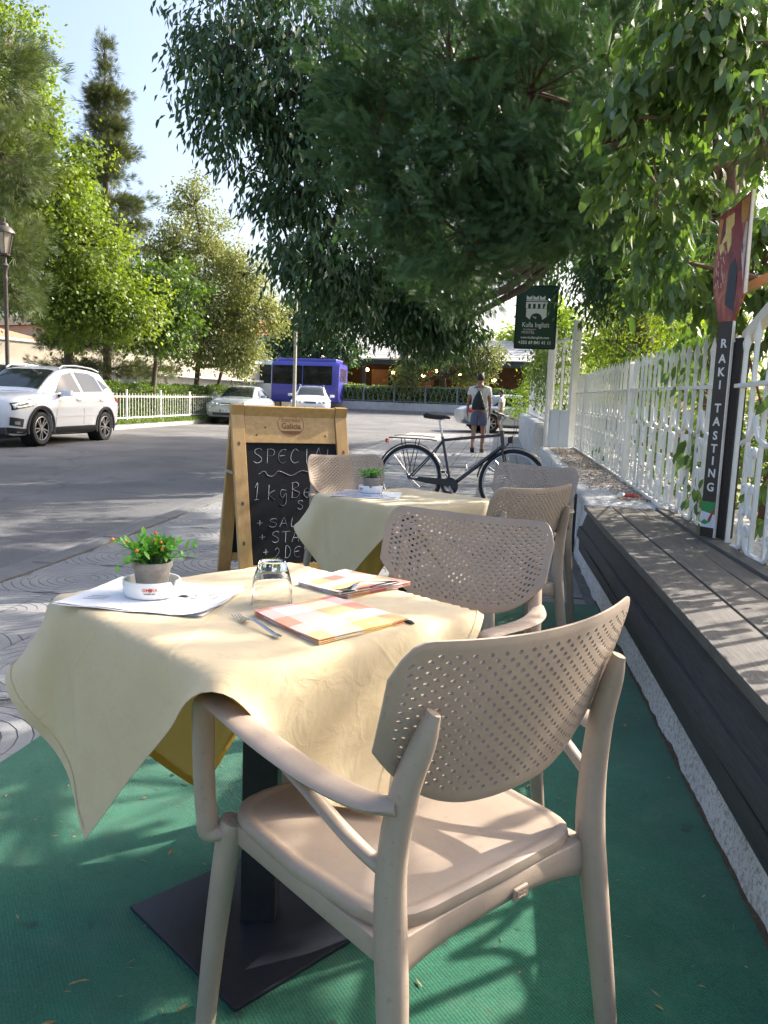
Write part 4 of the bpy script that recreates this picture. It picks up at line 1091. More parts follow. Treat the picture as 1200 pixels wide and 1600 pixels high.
# ------------------------------------------------------------------ hostel sign
sg_green = mat('sign_green', (.012, .050, .030), .45, .08, 4); sg_white = mat('sign_white', (.72, .72, .70), .6, .03, 20); frame_m = mat('sign_frame_dark', (.01, .02, .02), .4, .1, 10)
hs = thing('hostel_sign', 'dark green hostel sign with white castle emblem above the gate', 'sign', (0, 0, 0))
SX, SY, SZ, SW, SH = .55, 14.62, 2.335, .70, 1.08
MB().box((SX, SY, SZ+SH/2), (SW, .03, SH)).build('panel', sg_green, hs, bevel=.004)
for a, c in (((-1, 0), (-1, 1)), ((1, 0), (1, 1)), ((-1, 0), (1, 0)), ((-1, 1), (1, 1))):
    MB().bar((SX+a[0]*SW/2, SY-.004, SZ+a[1]*SH), (SX+c[0]*SW/2, SY-.004, SZ+c[1]*SH), .035, .035).build('frame_bar', frame_m, hs, bevel=.004)
MB().tube([(SX+SW/2, SY, SZ+SH*.8), (GX+.02, GY1+.05, SZ+SH*.8)], .018, 8).build('bracket', steel, hs)
MB().tube([(GX, GY1+.05, gz0+2.3), (GX, GY1+.05, SZ+SH+.1)], .028, 8).build('mast', steel, hs)
fy = SY-.0175
def st_text(s, size, z, x=0, sx=1, bold=0): text('lettering', s, size, sg_white, hs, frame((SX+x, fy, SZ+z), (1, 0, 0), (0, 0, 1)), .001, sx=sx, bold=bold)
st_text('+355 69 841 41 11', .082, .095, 0, .92, .002); st_text('www.kullainglizit.com', .062, .185, 0, .93, .001)
st_text('HOSTEL', .072, .275, -.125, .9); st_text('Bar & Restaurant', .036, .33, -.10, .9); st_text('Kulla Inglizit', .120, .405, 0, .82, .001)
em = MB(); ez = SZ+.50; F_ = lambda a, c, q: (SX+a, fy-.001-q, ez+c)
def ep(poly): em.prism(poly, F_, 0, .0012)
ep([(-.18, .05), (-.11, .0), (-.10, .045), (-.075, .085), (-.04, .105), (0, .112), (0, .19), (-.18, .19)]); ep([(.18, .05), (.18, .19), (0, .19), (0, .112), (.04, .105), (.075, .085), (.10, .045), (.11, .0)])
ep([(-.19, .27), (.19, .27), (.17, .305), (-.17, .305)] if False else [(-.19, .275), (.19, .275), (.19, .305), (-.19, .305)])
for x in (-.17, -.085, 0, .085, .155): ep([(x-.02, .195), (x+.02, .195), (x+.02, .275), (x-.02, .275)])
ep([(-.19, .32), (.19, .32), (.19, .335), (-.19, .335)])
for x in (-.145, -.03, .085): ep([(x-.04, .345), (x+.06, .345), (x+.06, .42), (x+.01, .385), (x-.04, .42)])
em.bar((SX-.06, fy-.002, ez+.055), (SX-.005, fy-.002, ez+.02), .012, .002, (0, 1, 0)); em.bar((SX-.005, fy-.002, ez+.02), (SX-.005, fy-.002, ez+.05), .012, .002, (0, 1, 0))
em.build('castle_emblem', sg_white, hs)

# ================================================================== TASTING SIGN
rs = thing('tasting_sign', 'tall paddle shaped board lettered RAKI TASTING against the fence', 'sign', (0, 0, 0))
rc = Vector((1.205, 4.62, .515)); ra = Vector((.60, -.80, 0)); rn = Vector((-.80, -.60, 0))
def RP(a, c, q): return rc+ra*a+Vector((0, 0, 1))*c+rn*q
brown_board = mat('dark_brown_board', (.035, .026, .022), .5, .2, 10, .1, 60)
w2 = .046
MB().prism([(-w2, 0), (w2, 0), (w2, 1.19), (-w2, 1.19)], RP, .0, .016).build('stick', brown_board, rs)
MB().prism([(w2, 0), (w2+.005, 0), (w2+.005, 1.19), (w2, 1.19)], RP, -.001, .017).build('white_edge', mat('white_board_edge', (.78, .74, .72), .6), rs)
def paddle_mat():
    m, n, l, b = node_mat('printed_paddle')
    tc = n.new('ShaderNodeTexCoord'); mp = n.new('ShaderNodeMapping'); mp.inputs['Scale'].default_value = (9, 9, 2.2); l.new(tc.outputs['Object'], mp.inputs[0])
    nz = n.new('ShaderNodeTexNoise'); nz.inputs['Scale'].default_value = 2.6; nz.inputs['Detail'].default_value = 6; nz.inputs['Distortion'].default_value = .6; l.new(mp.outputs[0], nz.inputs['Vector'])
    rp = n.new('ShaderNodeValToRGB'); e = rp.color_ramp.elements
    e[0].position = .25; e[0].color = (.035, .02, .02, 1); e[1].position = .8; e[1].color = (.62, .40, .30, 1)
    for p, c in ((.40, (.16, .025, .022)), (.52, (.26, .05, .04)), (.62, (.38, .12, .06)), (.70, (.42, .20, .14))):
        q = e.new(p); q.color = (*c, 1)
    l.new(nz.outputs[0], rp.inputs[0]); l.new(rp.outputs[0], b.inputs['Base Color']); b.inputs['Roughness'].default_value = .3
    return m
pad = [(-w2, 1.19), (w2, 1.19), (.100, 1.34), (.092, 1.86), (.0, 1.80), (-.098, 1.76), (-.108, 1.44), (-.100, 1.36)]
MB().prism(pad, RP, -.001, .018).build('paddle', paddle_mat(), rs)
MB().prism([(.096, 1.33), (.103, 1.34), (.095, 1.862), (.089, 1.86)], RP, -.002, .0195).build('white_edge', MATS['white_board_edge'], rs)
prints = (('yellow_flower_print', (.62, .48, .16), [[(-.09, 1.60), (-.06, 1.66), (-.065, 1.74), (-.04, 1.75), (-.005, 1.76), (.0, 1.70), (-.02, 1.68), (-.01, 1.60), (-.03, 1.55), (-.045, 1.62)], [(-.105, 1.60), (-.075, 1.615), (-.06, 1.585), (-.085, 1.545)]]),
          ('amber_print', (.42, .20, .05), [[(-.119, 1.58), (-.10, 1.58), (-.085, 1.74), (-.112, 1.74)], [(.05, 1.70), (.092, 1.70), (.10, 1.84), (.04, 1.81)]]),
          ('pale_glass_print', (.50, .42, .38), [[(.07, 1.55), (.098, 1.40), (.100, 1.70), (.085, 1.70)]]),
          ('dark_bottle_print', (.02, .022, .03), [[(-.02, 1.28), (.05, 1.24), (.06, 1.42), (.03, 1.52), (-.01, 1.48)]]),
          ('crimson_print', (.22, .03, .035), [[(.0, 1.56), (.06, 1.50), (.085, 1.56), (.04, 1.76), (.0, 1.79)], [(.05, 1.36), (.10, 1.37), (.09, 1.46), (.05, 1.44)]]))
for nm, c, polys in prints:
    b = MB()
    for p in polys: b.prism([(q[0]*.84, q[1]) for q in p], RP, .0185, .0192)
    b.build(nm, mat(nm, c, .3, .25, 30), rs)
b = MB(); r = random.Random(7)
for k in range(26):
    a, c = r.uniform(-.096, -.03), r.uniform(1.36, 1.56); L = r.uniform(.01, .035); b.prism([(a, c), (a+.006, c), (a+.004, c+L), (a-.002, c+L)], RP, .0188, .0195)
b.build('highlight_print', mat('pink_highlight_print', (.55, .30, .24), .3, .2, 40), rs)
for s, zz in zip('RAKI', (1.07, .988, .916, .846)): text('lettering', s, .066, sg_white, rs, frame(RP(0, zz, .0168), ra, (0, 0, 1)), .0008, sx=1.0, bold=.0015)
for s, zz in zip('TASTING', (.719, .645, .568, .496, .428, .358, .28)): text('lettering', s, .066, sg_white, rs, frame(RP(0, zz, .0168), ra, (0, 0, 1)), .0008, sx=1.0, bold=.0015)
MB().prism([(-w2, .055), (w2, .055), (w2, .20), (-w2, .20)], RP, .0162, .0172).build('label_white', mat('label_white', (.66, .70, .78), .5), rs)
MB().prism([(-w2, .145), (w2, .13), (w2, .20), (-w2, .20)], RP, .0174, .0180).build('label_green', mat('label_green', (.03, .26, .08), .5), rs)
MB().prism([(-.05, .075), (-.02, .10), (.0, .09), (.03, .125), (.02, .09), (-.01, .07)], RP, .0174, .0181).build('label_leaf', mat('label_leaf_green', (.06, .30, .10), .5), rs)
MB().prism([(.0, .095), (.012, .09), (.045, .155), (.032, .16)], RP, .0182, .0188).build('label_red', mat('label_red', (.45, .03, .04), .5), rs)
b = MB(); b.prism([(.030, 0), (.100, 0), (.100, 1.10), (.030, 1.10)], RP, -.08, -.005)
tag(b.build('wooden_post', mat('dark_post', (.022, .017, .014), .7, .4, 9, .4, 50, stretch=(14, 14, 1)), bevel=.004), 'short dark brown wooden post right behind the tasting sign', 'post')

# ================================================================== CHALKBOARD A-FRAME
ab = thing('sandwich_board', 'pine framed chalkboard sandwich board lettered SPECIAL', 'signboard', (0, 0, 0))
e = Vector((.823, .567, 0)).normalized(); nn = Vector((e.y, -e.x, 0)); RL = Vector((-1.676, 4.804, 0)); AW, AH, AS = .79, 1.150, .30
zg = g(4.8)
def AB(side):
    def f(a, c, q):   # a along width, c up the panel 0..len, q outward
        th = math.atan2(AS, AH); up = Vector((0, 0, 1))*math.cos(th)-nn*side*math.sin(th)*1.0
        foot = RL+nn*side*AS+Vector((0, 0, zg+.006)); out = (nn*side*math.cos(th)+Vector((0, 0, 1))*math.sin(th))
        return foot+e*a+up*c+out*q
    return f
LEN = math.hypot(AS, AH)
pine_pm = mat('varnished_pine_upright', (.42, .235, .08), .36, .2, 3.0, .1, 30, col2=(.56, .345, .13), stretch=(9, 9, .9), coat=.3)
for side in (1, -1):
    f = AB(side); nm = 'front' if side == 1 else 'rear'
    for a0 in (0, AW-.085):
        MB().prism([(a0, 0), (a0+.085, 0), (a0+.085, LEN), (a0, LEN)], f, -.036, 0).build('upright', pine_pm, ab, bevel=.004)
    MB().prism([(.087, LEN-.25), (AW-.087, LEN-.25), (AW-.087, LEN-.006), (.087, LEN-.006)], f, -.032, -.007).build('header_board', pine_x, ab, bevel=.003)
    MB().prism([(.087, .10), (AW-.087, .10), (AW-.087, .16), (.087, .16)], f, -.032, -.007).build('bottom_rail', pine_x, ab, bevel=.003)
    MB().prism([(.085, .13), (AW-.085, .13), (AW-.085, LEN-.24), (.085, LEN-.24)], f, -.028, -.016).build('chalk_panel', chalkboard, ab)
f1, f2 = AB(1), AB(-1)
for a in (-.006, AW+.002):
    MB().bar(f1(a, LEN*.63, -.02), f2(a, LEN*.63, -.02), .004, .018).build('hinge_strap', steel, ab)
knot = mat('pine_knot', (.12, .05, .02), .5, .3, 60)
for a, c in ((.04, .93), (.042, .55), (.75, .88), (.035, .30), (.745, .5)):
    b = MB(); b.prism([(a+.011*math.cos(q)*(.8), c+.014*math.sin(q)) for q in np.linspace(0, 6.283, 11)[:-1]], f1, .0004, .0012); b.build('knot', knot, ab)
for a, c in ((.2, LEN-.05), (.22, LEN-.15), (.63, LEN-.20), (.70, LEN-.06), (.16, LEN-.20)):
    b = MB(); b.prism([(a+.008*math.cos(q), c+.007*math.sin(q)) for q in np.linspace(0, 6.283, 9)[:-1]], f1, -.0066, -.0060); b.build('knot', knot, ab)
# burnt beer emblem on the header
ec, ez_ = AW/2-.0, LEN-.125
b = MB(); th_ = np.linspace(0, 2*math.pi, 41)
b.tube([f1(ec+.088*math.cos(q), ez_+.075*math.sin(q), -.0062) for q in th_[:-1]], .0016, 4, closed=True)
b.tube([f1(ec+.018*math.cos(q), ez_+.075+.018*math.sin(q), -.0060) for q in th_[:-1]], .0014, 4, closed=True)
b.tube([f1(ec+.010*math.cos(q), ez_+.075+.010*math.sin(q), -.0060) for q in th_[:-1]], .0012, 4, closed=True)
b.prism([(.088*math.cos(q)+ec, ez_+.075*math.sin(q)) for q in np.linspace(math.pi*1.2, math.pi*1.8, 14)], f1, -.0064, -.0058)
b.build('emblem_ring', burnt, ab)
th = math.atan2(AS, AH); upA = Vector((0, 0, 1))*math.cos(th)-nn*math.sin(th)
text('lettering', 'Estrella', .046, mat('faint_burnt_print', (.32, .165, .06), .7, .3, 80), ab, frame(f1(ec, ez_+.028, -.0062), e, upA), .0004, sx=.95)
text('lettering', 'Galicia', .052, burnt, ab, frame(f1(ec, ez_-.014, -.0062), e, upA), .0004, sx=.95, bold=.001)
# chalk handwriting
GLY = {'S': [[(.85, .9), (.6, 1), (.25, .92), (.2, .7), (.5, .55), (.8, .35), (.7, .08), (.35, 0), (.1, .12)]], 'P': [[(.2, 0), (.22, 1)], [(.2, .95), (.6, 1), (.85, .8), (.7, .55), (.25, .5)]],
       'E': [[(.85, .92), (.5, .95), (.2, .7), (.15, .3), (.4, .03), (.8, .08)], [(.2, .5), (.7, .55)]], 'C': [[(.85, .85), (.55, 1), (.2, .7), (.15, .3), (.45, .02), (.85, .12)]], 'I': [[(.5, 0), (.52, 1)]],
       'A': [[(.05, 0), (.5, 1), (.6, 1), (.85, 0)], [(.2, .38), (.75, .42)]], 'L': [[(.3, 1), (.22, .05), (.8, .02)]], '1': [[(.2, .75), (.55, 1), (.45, 0)], [(.15, 0), (.75, .03)]],
       'k': [[(.2, 0), (.25, 1)], [(.75, .65), (.25, .35), (.8, 0)]], 'g': [[(.75, .6), (.35, .65), (.2, .35), (.5, .12), (.75, .4), (.78, -.2), (.5, -.45), (.15, -.3)]], 'B': [[(.2, 0), (.22, 1)], [(.1, .95), (.6, 1), (.8, .78), (.3, .52), (.85, .35), (.65, .03), (.1, 0)]],
       'e': [[(.2, .32), (.75, .38), (.55, .62), (.25, .5), (.2, .2), (.5, .0), (.8, .12)]], 'f': [[(.8, .9), (.5, .95), (.42, .5), (.4, -.1)], [(.15, .5), (.7, .52)]], '+': [[(.1, .45), (.8, .48)], [(.45, .15), (.45, .8)]], 'D': [[(.22, 0), (.25, 1), (.6, .92), (.85, .5), (.6, .08), (.15, 0)]],
       'T': [[(.05, .95), (.95, 1)], [(.5, .97), (.45, 0)]], 'R': [[(.2, 0), (.22, 1), (.65, .95), (.75, .68), (.25, .5), (.8, 0)]], '2': [[(.15, .8), (.45, 1), (.75, .75), (.5, .35), (.12, .02), (.85, .05)]], '0': [[(.5, 1), (.2, .6), (.4, 0), (.75, .4), (.5, 1)]], '~': [[(0, .4), (.2, .75), (.35, .3), (.55, .2), (.75, .7), (.95, .6), (1.3, .25), (1.7, .8), (2.1, .5)]]}
def chalk_line(s, a, c, h, w=None, slant=.08):
    w = w or h*.62; x = a; rr = random.Random(hash(len(s))+int(c*100))
    for ch in s:
        if ch == ' ': x += w*.7; continue
        b = MB()
        for stn in GLY[ch]:
            P = smooth_path([(x+w*px+slant*h*py+rr.uniform(-.002, .002), c+h*py+rr.uniform(-.002, .002), 0) for px, py in stn], 4) if len(stn) > 2 else [np.array((x+w*px+slant*h*py, c+h*py, 0)) for px, py in stn]
            b.tube([f1(p[0], p[1], -.0157) for p in P], [(.0021*rr.uniform(.6, 1.2), .0009) for _ in P], 4, up=tuple(e.cross(upA)) if False else None)
        b.build('chalk_letter', chalk, ab); x += w*1.12
T0 = LEN-.25
chalk_line('SPECIAL', .125, T0-.13, .095, .073); chalk_line('~', .16, T0-.225, .06, .17)
chalk_line('1', .115, T0-.365, .105, .05); chalk_line('kg', .20, T0-.365, .095, .07); chalk_line('Beef', .36, T0-.355, .10, .072)
chalk_line('S', .40, T0-.43, .055, .05); chalk_line('+', .125, T0-.535, .05, .05); chalk_line('SALAD', .205, T0-.54, .055, .062)
chalk_line('+', .135, T0-.625, .05, .05); chalk_line('STARTER', .215, T0-.64, .07, .06); chalk_line('+', .155, T0-.72, .05, .045); chalk_line('2', .225, T0-.74, .065, .05); chalk_line('DESERT', .29, T0-.74, .075, .058)
chalk_line('00', .46, T0-.83, .06, .06)

# ================================================================== BICYCLE
bikeM = mat('midnight_blue_paint', (.010, .014, .035), .22, .1, 8, coat=.7); bgrey = mat('bike_alloy', (.40, .40, .41), .3, .1, 20, metal=.9)
bk = thing('bicycle', 'dark blue touring bicycle with rear rack parked across the sidewalk', 'bicycle', (-.909, 8.30, g(8.3)+.006), math.atan2(-.225, 1.09)); bk.rotation_euler = (R_(-3), -slope(8.2)*.2, math.atan2(-.225, 1.09))
RA, FA, WR = (0, .352), (1.10, .352), .352
def P2(x, z, y=0): return (x, y, z)
def tb(name, pts, r, m=bikeM, n=10, par=bk): return MB().tube([P2(*p) for p in pts], r, n).build(name, m, par, smooth=50)
MY = Matrix.Rotation(R_(90), 3, 'X')
for cx in (0, 1.10):
    c = (cx, 0, WR); w = MB(); n = 44
    w.tube([(cx+(WR-.018)*math.cos(a), 0, WR+(WR-.018)*math.sin(a)) for a in np.linspace(0, 2*math.pi, n+1)[:-1]], .019, 8, closed=True); wo = w.build('tyre', black_rubber, bk, smooth=60)
    MB().tube([(cx+(WR-.043)*math.cos(a), 0, WR+(WR-.043)*math.sin(a)) for a in np.linspace(0, 2*math.pi, n+1)[:-1]], [(.012, .010)]*n, 6, closed=True).build('rim', bgrey, wo, smooth=60)
    s = MB()
    for k in range(28):
        a = 2*math.pi*k/28; a2 = a+(.45 if k % 2 else -.45); y = .02 if (k//2) % 2 else -.02
        s.tube([(cx+.02*math.cos(a2), y, WR+.02*math.sin(a2)), (cx+(WR-.05)*math.cos(a), 0, WR+(WR-.05)*math.sin(a))], .0013, 3, cap=False)
    s.build('spokes', chrome, wo)
    MB().lathe([(.001, -.05), (.012, -.05), (.014, -.03), (.022, -.025), (.016, 0), (.022, .025), (.014, .03), (.012, .05), (.001, .05)], 12, c, MY).build('hub', bgrey, wo, smooth=50)
BBk, STt, HT, HB = (.455, .29), (.335, .80), (.955, .89), (.985, .70)
tb('seat_tube', [BBk, STt], .016); tb('top_tube', [(.345, .765), (.965, .845)], .0155); tb('down_tube', [BBk, (.980, .735)], .021); tb('head_tube', [HB, HT], .021)
for y in (-.045, .045):
    tb('chain_stay', [(BBk[0], BBk[1], y*.5), (.2, .315, y), (0, WR, y*1.2)], .009); tb('seat_stay', [(.345, .76, y*.4), (.25, .63, y), (0, WR, y*1.2)], .008)
    tb('fork_blade', [(HB[0]+.002, HB[1]-.02, y), (1.02, .52, y), (1.055, .42, y*1.1), (1.10, WR, y*1.1)], [.014, .012, .010, .008])
tb('fork_crown', [(HB[0], HB[1]-.015, -.05), (HB[0], HB[1]-.015, .05)], .016)
tb('seat_post', [STt, (.295, .975)], .0135, chrome)
b = MB(); rings = []
for x, w, z, h in ((.13, .060, 1.012, .022), (.16, .078, 1.018, .030), (.22, .070, 1.010, .030), (.29, .036, 1.006, .026), (.36, .022, 1.006, .020), (.405, .014, .998, .012)):
    rings.append([(x, w*math.cos(a), z+h*(math.sin(a) if math.sin(a) > 0 else 1.1*math.sin(a))) for a in np.linspace(0, 2*math.pi, 13)[:-1]])
b.loft(rings); sd = b.build('saddle', black_plastic, bk, smooth=60)
tb('saddle_rail', [(.17, .985, -.02), (.30, .975, -.02), (.37, .99, -.015)], .0035, chrome, 6, sd); tb('saddle_rail', [(.17, .985, .02), (.30, .975, .02), (.37, .99, .015)], .0035, chrome, 6, sd)
tb('stem', [HT, (.945, .98), (.985, 1.03)], [.013, .013, .014], bgrey)
hb = tb('handlebar', [(.93, 1.06, -.29), (.98, 1.045, -.15), (.99, 1.035, 0), (.98, 1.045, .15), (.93, 1.06, .29)], .011, bgrey)
for s in (-1, 1):
    tb('grip', [(.955, 1.053, s*.20), (.925, 1.062, s*.30)], .016, black_rubber, 10, hb)
    tb('brake_lever', [(.985, 1.035, s*.17), (1.03, 1.02, s*.19), (1.02, 1.02, s*.26)], .006, black_plastic, 6, hb)
    tb('cable', [(1.02, 1.03, s*.17), (1.10, .99, s*.10), (1.09, .86, s*.04), (1.02, .74, s*.03)], .003, black_plastic, 5)
def fender(cx, a0, a1):
    b = MB(); P = []
    for a in np.linspace(a0, a1, 22):
        rr = WR+.018; row = []
        for q in (-1, -.5, 0, .5, 1): k = rr+.010*(1-q*q); row.append((cx+k*math.cos(a), q*.028, WR+k*math.sin(a)))
        P.append(row)
    b.grid(P); return b.build('mudguard', black_plastic, bk, smooth=60)
fender(0, R_(20), R_(205)); fender(1.10, R_(38), R_(172))
tb('mudguard_stay', [(0, WR, .06), (-.31, .53, .03)], .0025, chrome, 5); tb('mudguard_stay', [(1.10, WR, .06), (.80, .54, .03)], .0025, chrome, 5)
rk = tb('rack_rail', [(.27, .755, .02), (.20, .765, .06), (-.22, .77, .06), (-.26, .765, 0), (-.22, .77, -.06), (.20, .765, -.06), (.27, .755, -.02)], .006, black_metal, 6)
for x in (-.12, 0, .12): tb('rack_bar', [(x, .765, -.06), (x, .765, .06)], .005, black_metal, 6, rk)
for y in (-.075, .075): tb('rack_strut', [(-.10, .765, y*.8), (0, WR, y)], .005, black_metal, 6, rk); tb('rack_strut', [(.07, .765, y*.8), (0, WR, y)], .005, black_metal, 6, rk)
tb('carrier_spring', [(.25, .79, 0), (.10, .80, .03), (-.15, .80, .03), (-.2, .79, 0)], .004, black_metal, 6, rk)
MB().box((-.275, 0, .735), (.022, .07, .045)).build('rear_reflector', mat('red_reflector', (.40, .015, .01), .2, .1, 30, coat=.5), bk, bevel=.006)
MB().lathe([(.001, -.03), (.03, -.03), (.038, .02), (.001, .025)], 16, (1.06, 0, .80), Matrix.Rotation(R_(90), 3, 'Y')).build('headlamp', black_plastic, bk, smooth=50)
tb('headlamp_bracket', [(1.0, .72, 0), (1.05, .775, 0)], .006, black_metal, 6)
cr_ = MB().lathe([(.06, -.002), (.09, -.002), (.092, .002), (.06, .002)], 30, (BBk[0], -.05, BBk[1]), MY).build('chainring', black_metal, bk)
for s, y in ((1, -.065), (-1, .065)):
    tb('crank', [(BBk[0], BBk[1], y), (BBk[0]+s*.09, BBk[1]-s*.14, y)], .010, bgrey, 8)
    MB().box((BBk[0]+s*.09, y*1.7, BBk[1]-s*.14), (.09, .07, .022)).build('pedal', black_plastic, bk, bevel=.005)
b = MB(); b.prism([(.06, .335), (.12, .325), (.40, .295), (.50, .25), (.55, .28), (.52, .35), (.42, .365), (.12, .37)], lambda a, c, q: (a, q, c), -.062, -.050); b.build('chain_guard', black_plastic, bk, bevel=.003)
tb('kickstand', [(.36, .27, .05), (.30, .02, .16)], .008, bgrey, 8)
tb('bottle_cage', [(.62, .46, .0), (.60, .53, .035), (.68, .60, .035), (.70, .66, 0), (.66, .62, -.035), (.60, .52, -.035), (.62, .46, 0)], .004, chrome, 6)
tb('tube_stripe', [(.60, .455, -.021), (.78, .598, -.021)], .006, bgrey, 6)
tb('top_tube_stripe', [(.55, .792, -.0145), (.80, .824, -.0145)], .004, mat('bike_red_stripe', (.20, .08, .10), .3), 6)

# ================================================================== VEHICLES
car_white = mat('pearl_white_paint', (.72, .73, .76), .25, .02, 4, coat=.8); car_silver = mat('silver_paint', (.42, .46, .50), .28, .03, 4, metal=.5, coat=.7)
car_glass = mat('dark_car_glass', (.010, .012, .014), .05, .1, 3, spec=.5, coat=.25); screen_glass = mat('windscreen_glass', (.02, .026, .024), .04, .3, 2, spec=.6)
lamp_glass = mat('headlamp_glass', (.45, .47, .48), .08, .2, 40, metal=.4, coat=1); tail_red = mat('tail_lamp_red', (.45, .015, .015), .15, .1, 20, coat=.8); plate_m = mat('plate_white', (.75, .75, .75), .4); plate_blue = mat('plate_blue', (.02, .06, .35), .4)
bus_blue = mat('bus_blue_paint', (.085, .085, .43), .25, .05, 3, coat=.7); bus_white = mat('bus_white_paint', (.66, .66, .66), .3, .04, 3, coat=.5); under_black = mat('underbody_black', (.01, .01, .011), .8)
alloy_dark = mat('alloy_dark', (.008, .008, .009), .7, .1, 20, spec=.2)

def wheel(parent, x, y, r, w, side, spokes, two_tone=False):
    m = Matrix.Rotation(R_(90), 3, 'X')
    b = MB(); b.lathe([(r*.70, -w*.42), (r*.80, -w*.5), (r*.95, -w*.46), (r, -w*.3), (r, w*.3), (r*.95, w*.46), (r*.80, w*.5), (r*.70, w*.42)], 30, (x, y, r), m)
    t = b.build('wheel', black_rubber, parent, smooth=45)
    yo = y+side*w*.40
    MB().lathe([(.001, 0), (r*.66, 0), (r*.71, side*-.02), (r*.72, side*-.05)], 30, (x, yo-side*.05, r), m).build('wheel_dish', alloy_dark, t, smooth=45)
    b = MB()
    for k in range(spokes):
        a = 2*math.pi*k/spokes; d = Vector((math.cos(a), 0, math.sin(a))); q = Vector((-d.z, 0, d.x)); c = Vector((x, yo, r))
        sw = .17 if two_tone and k % 2 else .0; hw = .035 if two_tone else .06
        P = [c+d*r*.10+q*r*hw, c+d*r*.10-q*r*hw, c+d*r*.68+q*(r*(sw-hw)), c+d*r*.68+q*(r*(sw+hw))]
        b.hexa([p-V(0, side*.02, 0) for p in P]+P)
    b.tube([(x+r*.69*math.cos(a), yo, r+r*.69*math.sin(a)) for a in np.linspace(0, 2*math.pi, 31)[:-1]], r*.03, 6, closed=True)
    b.lathe([(r*.001, 0), (r*.15, 0), (r*.15, .02)], 14, (x, yo+side*.004, r), Matrix.Rotation(R_(90*side), 3, 'X'))
    b.build('rim', bgrey, t)
    return t

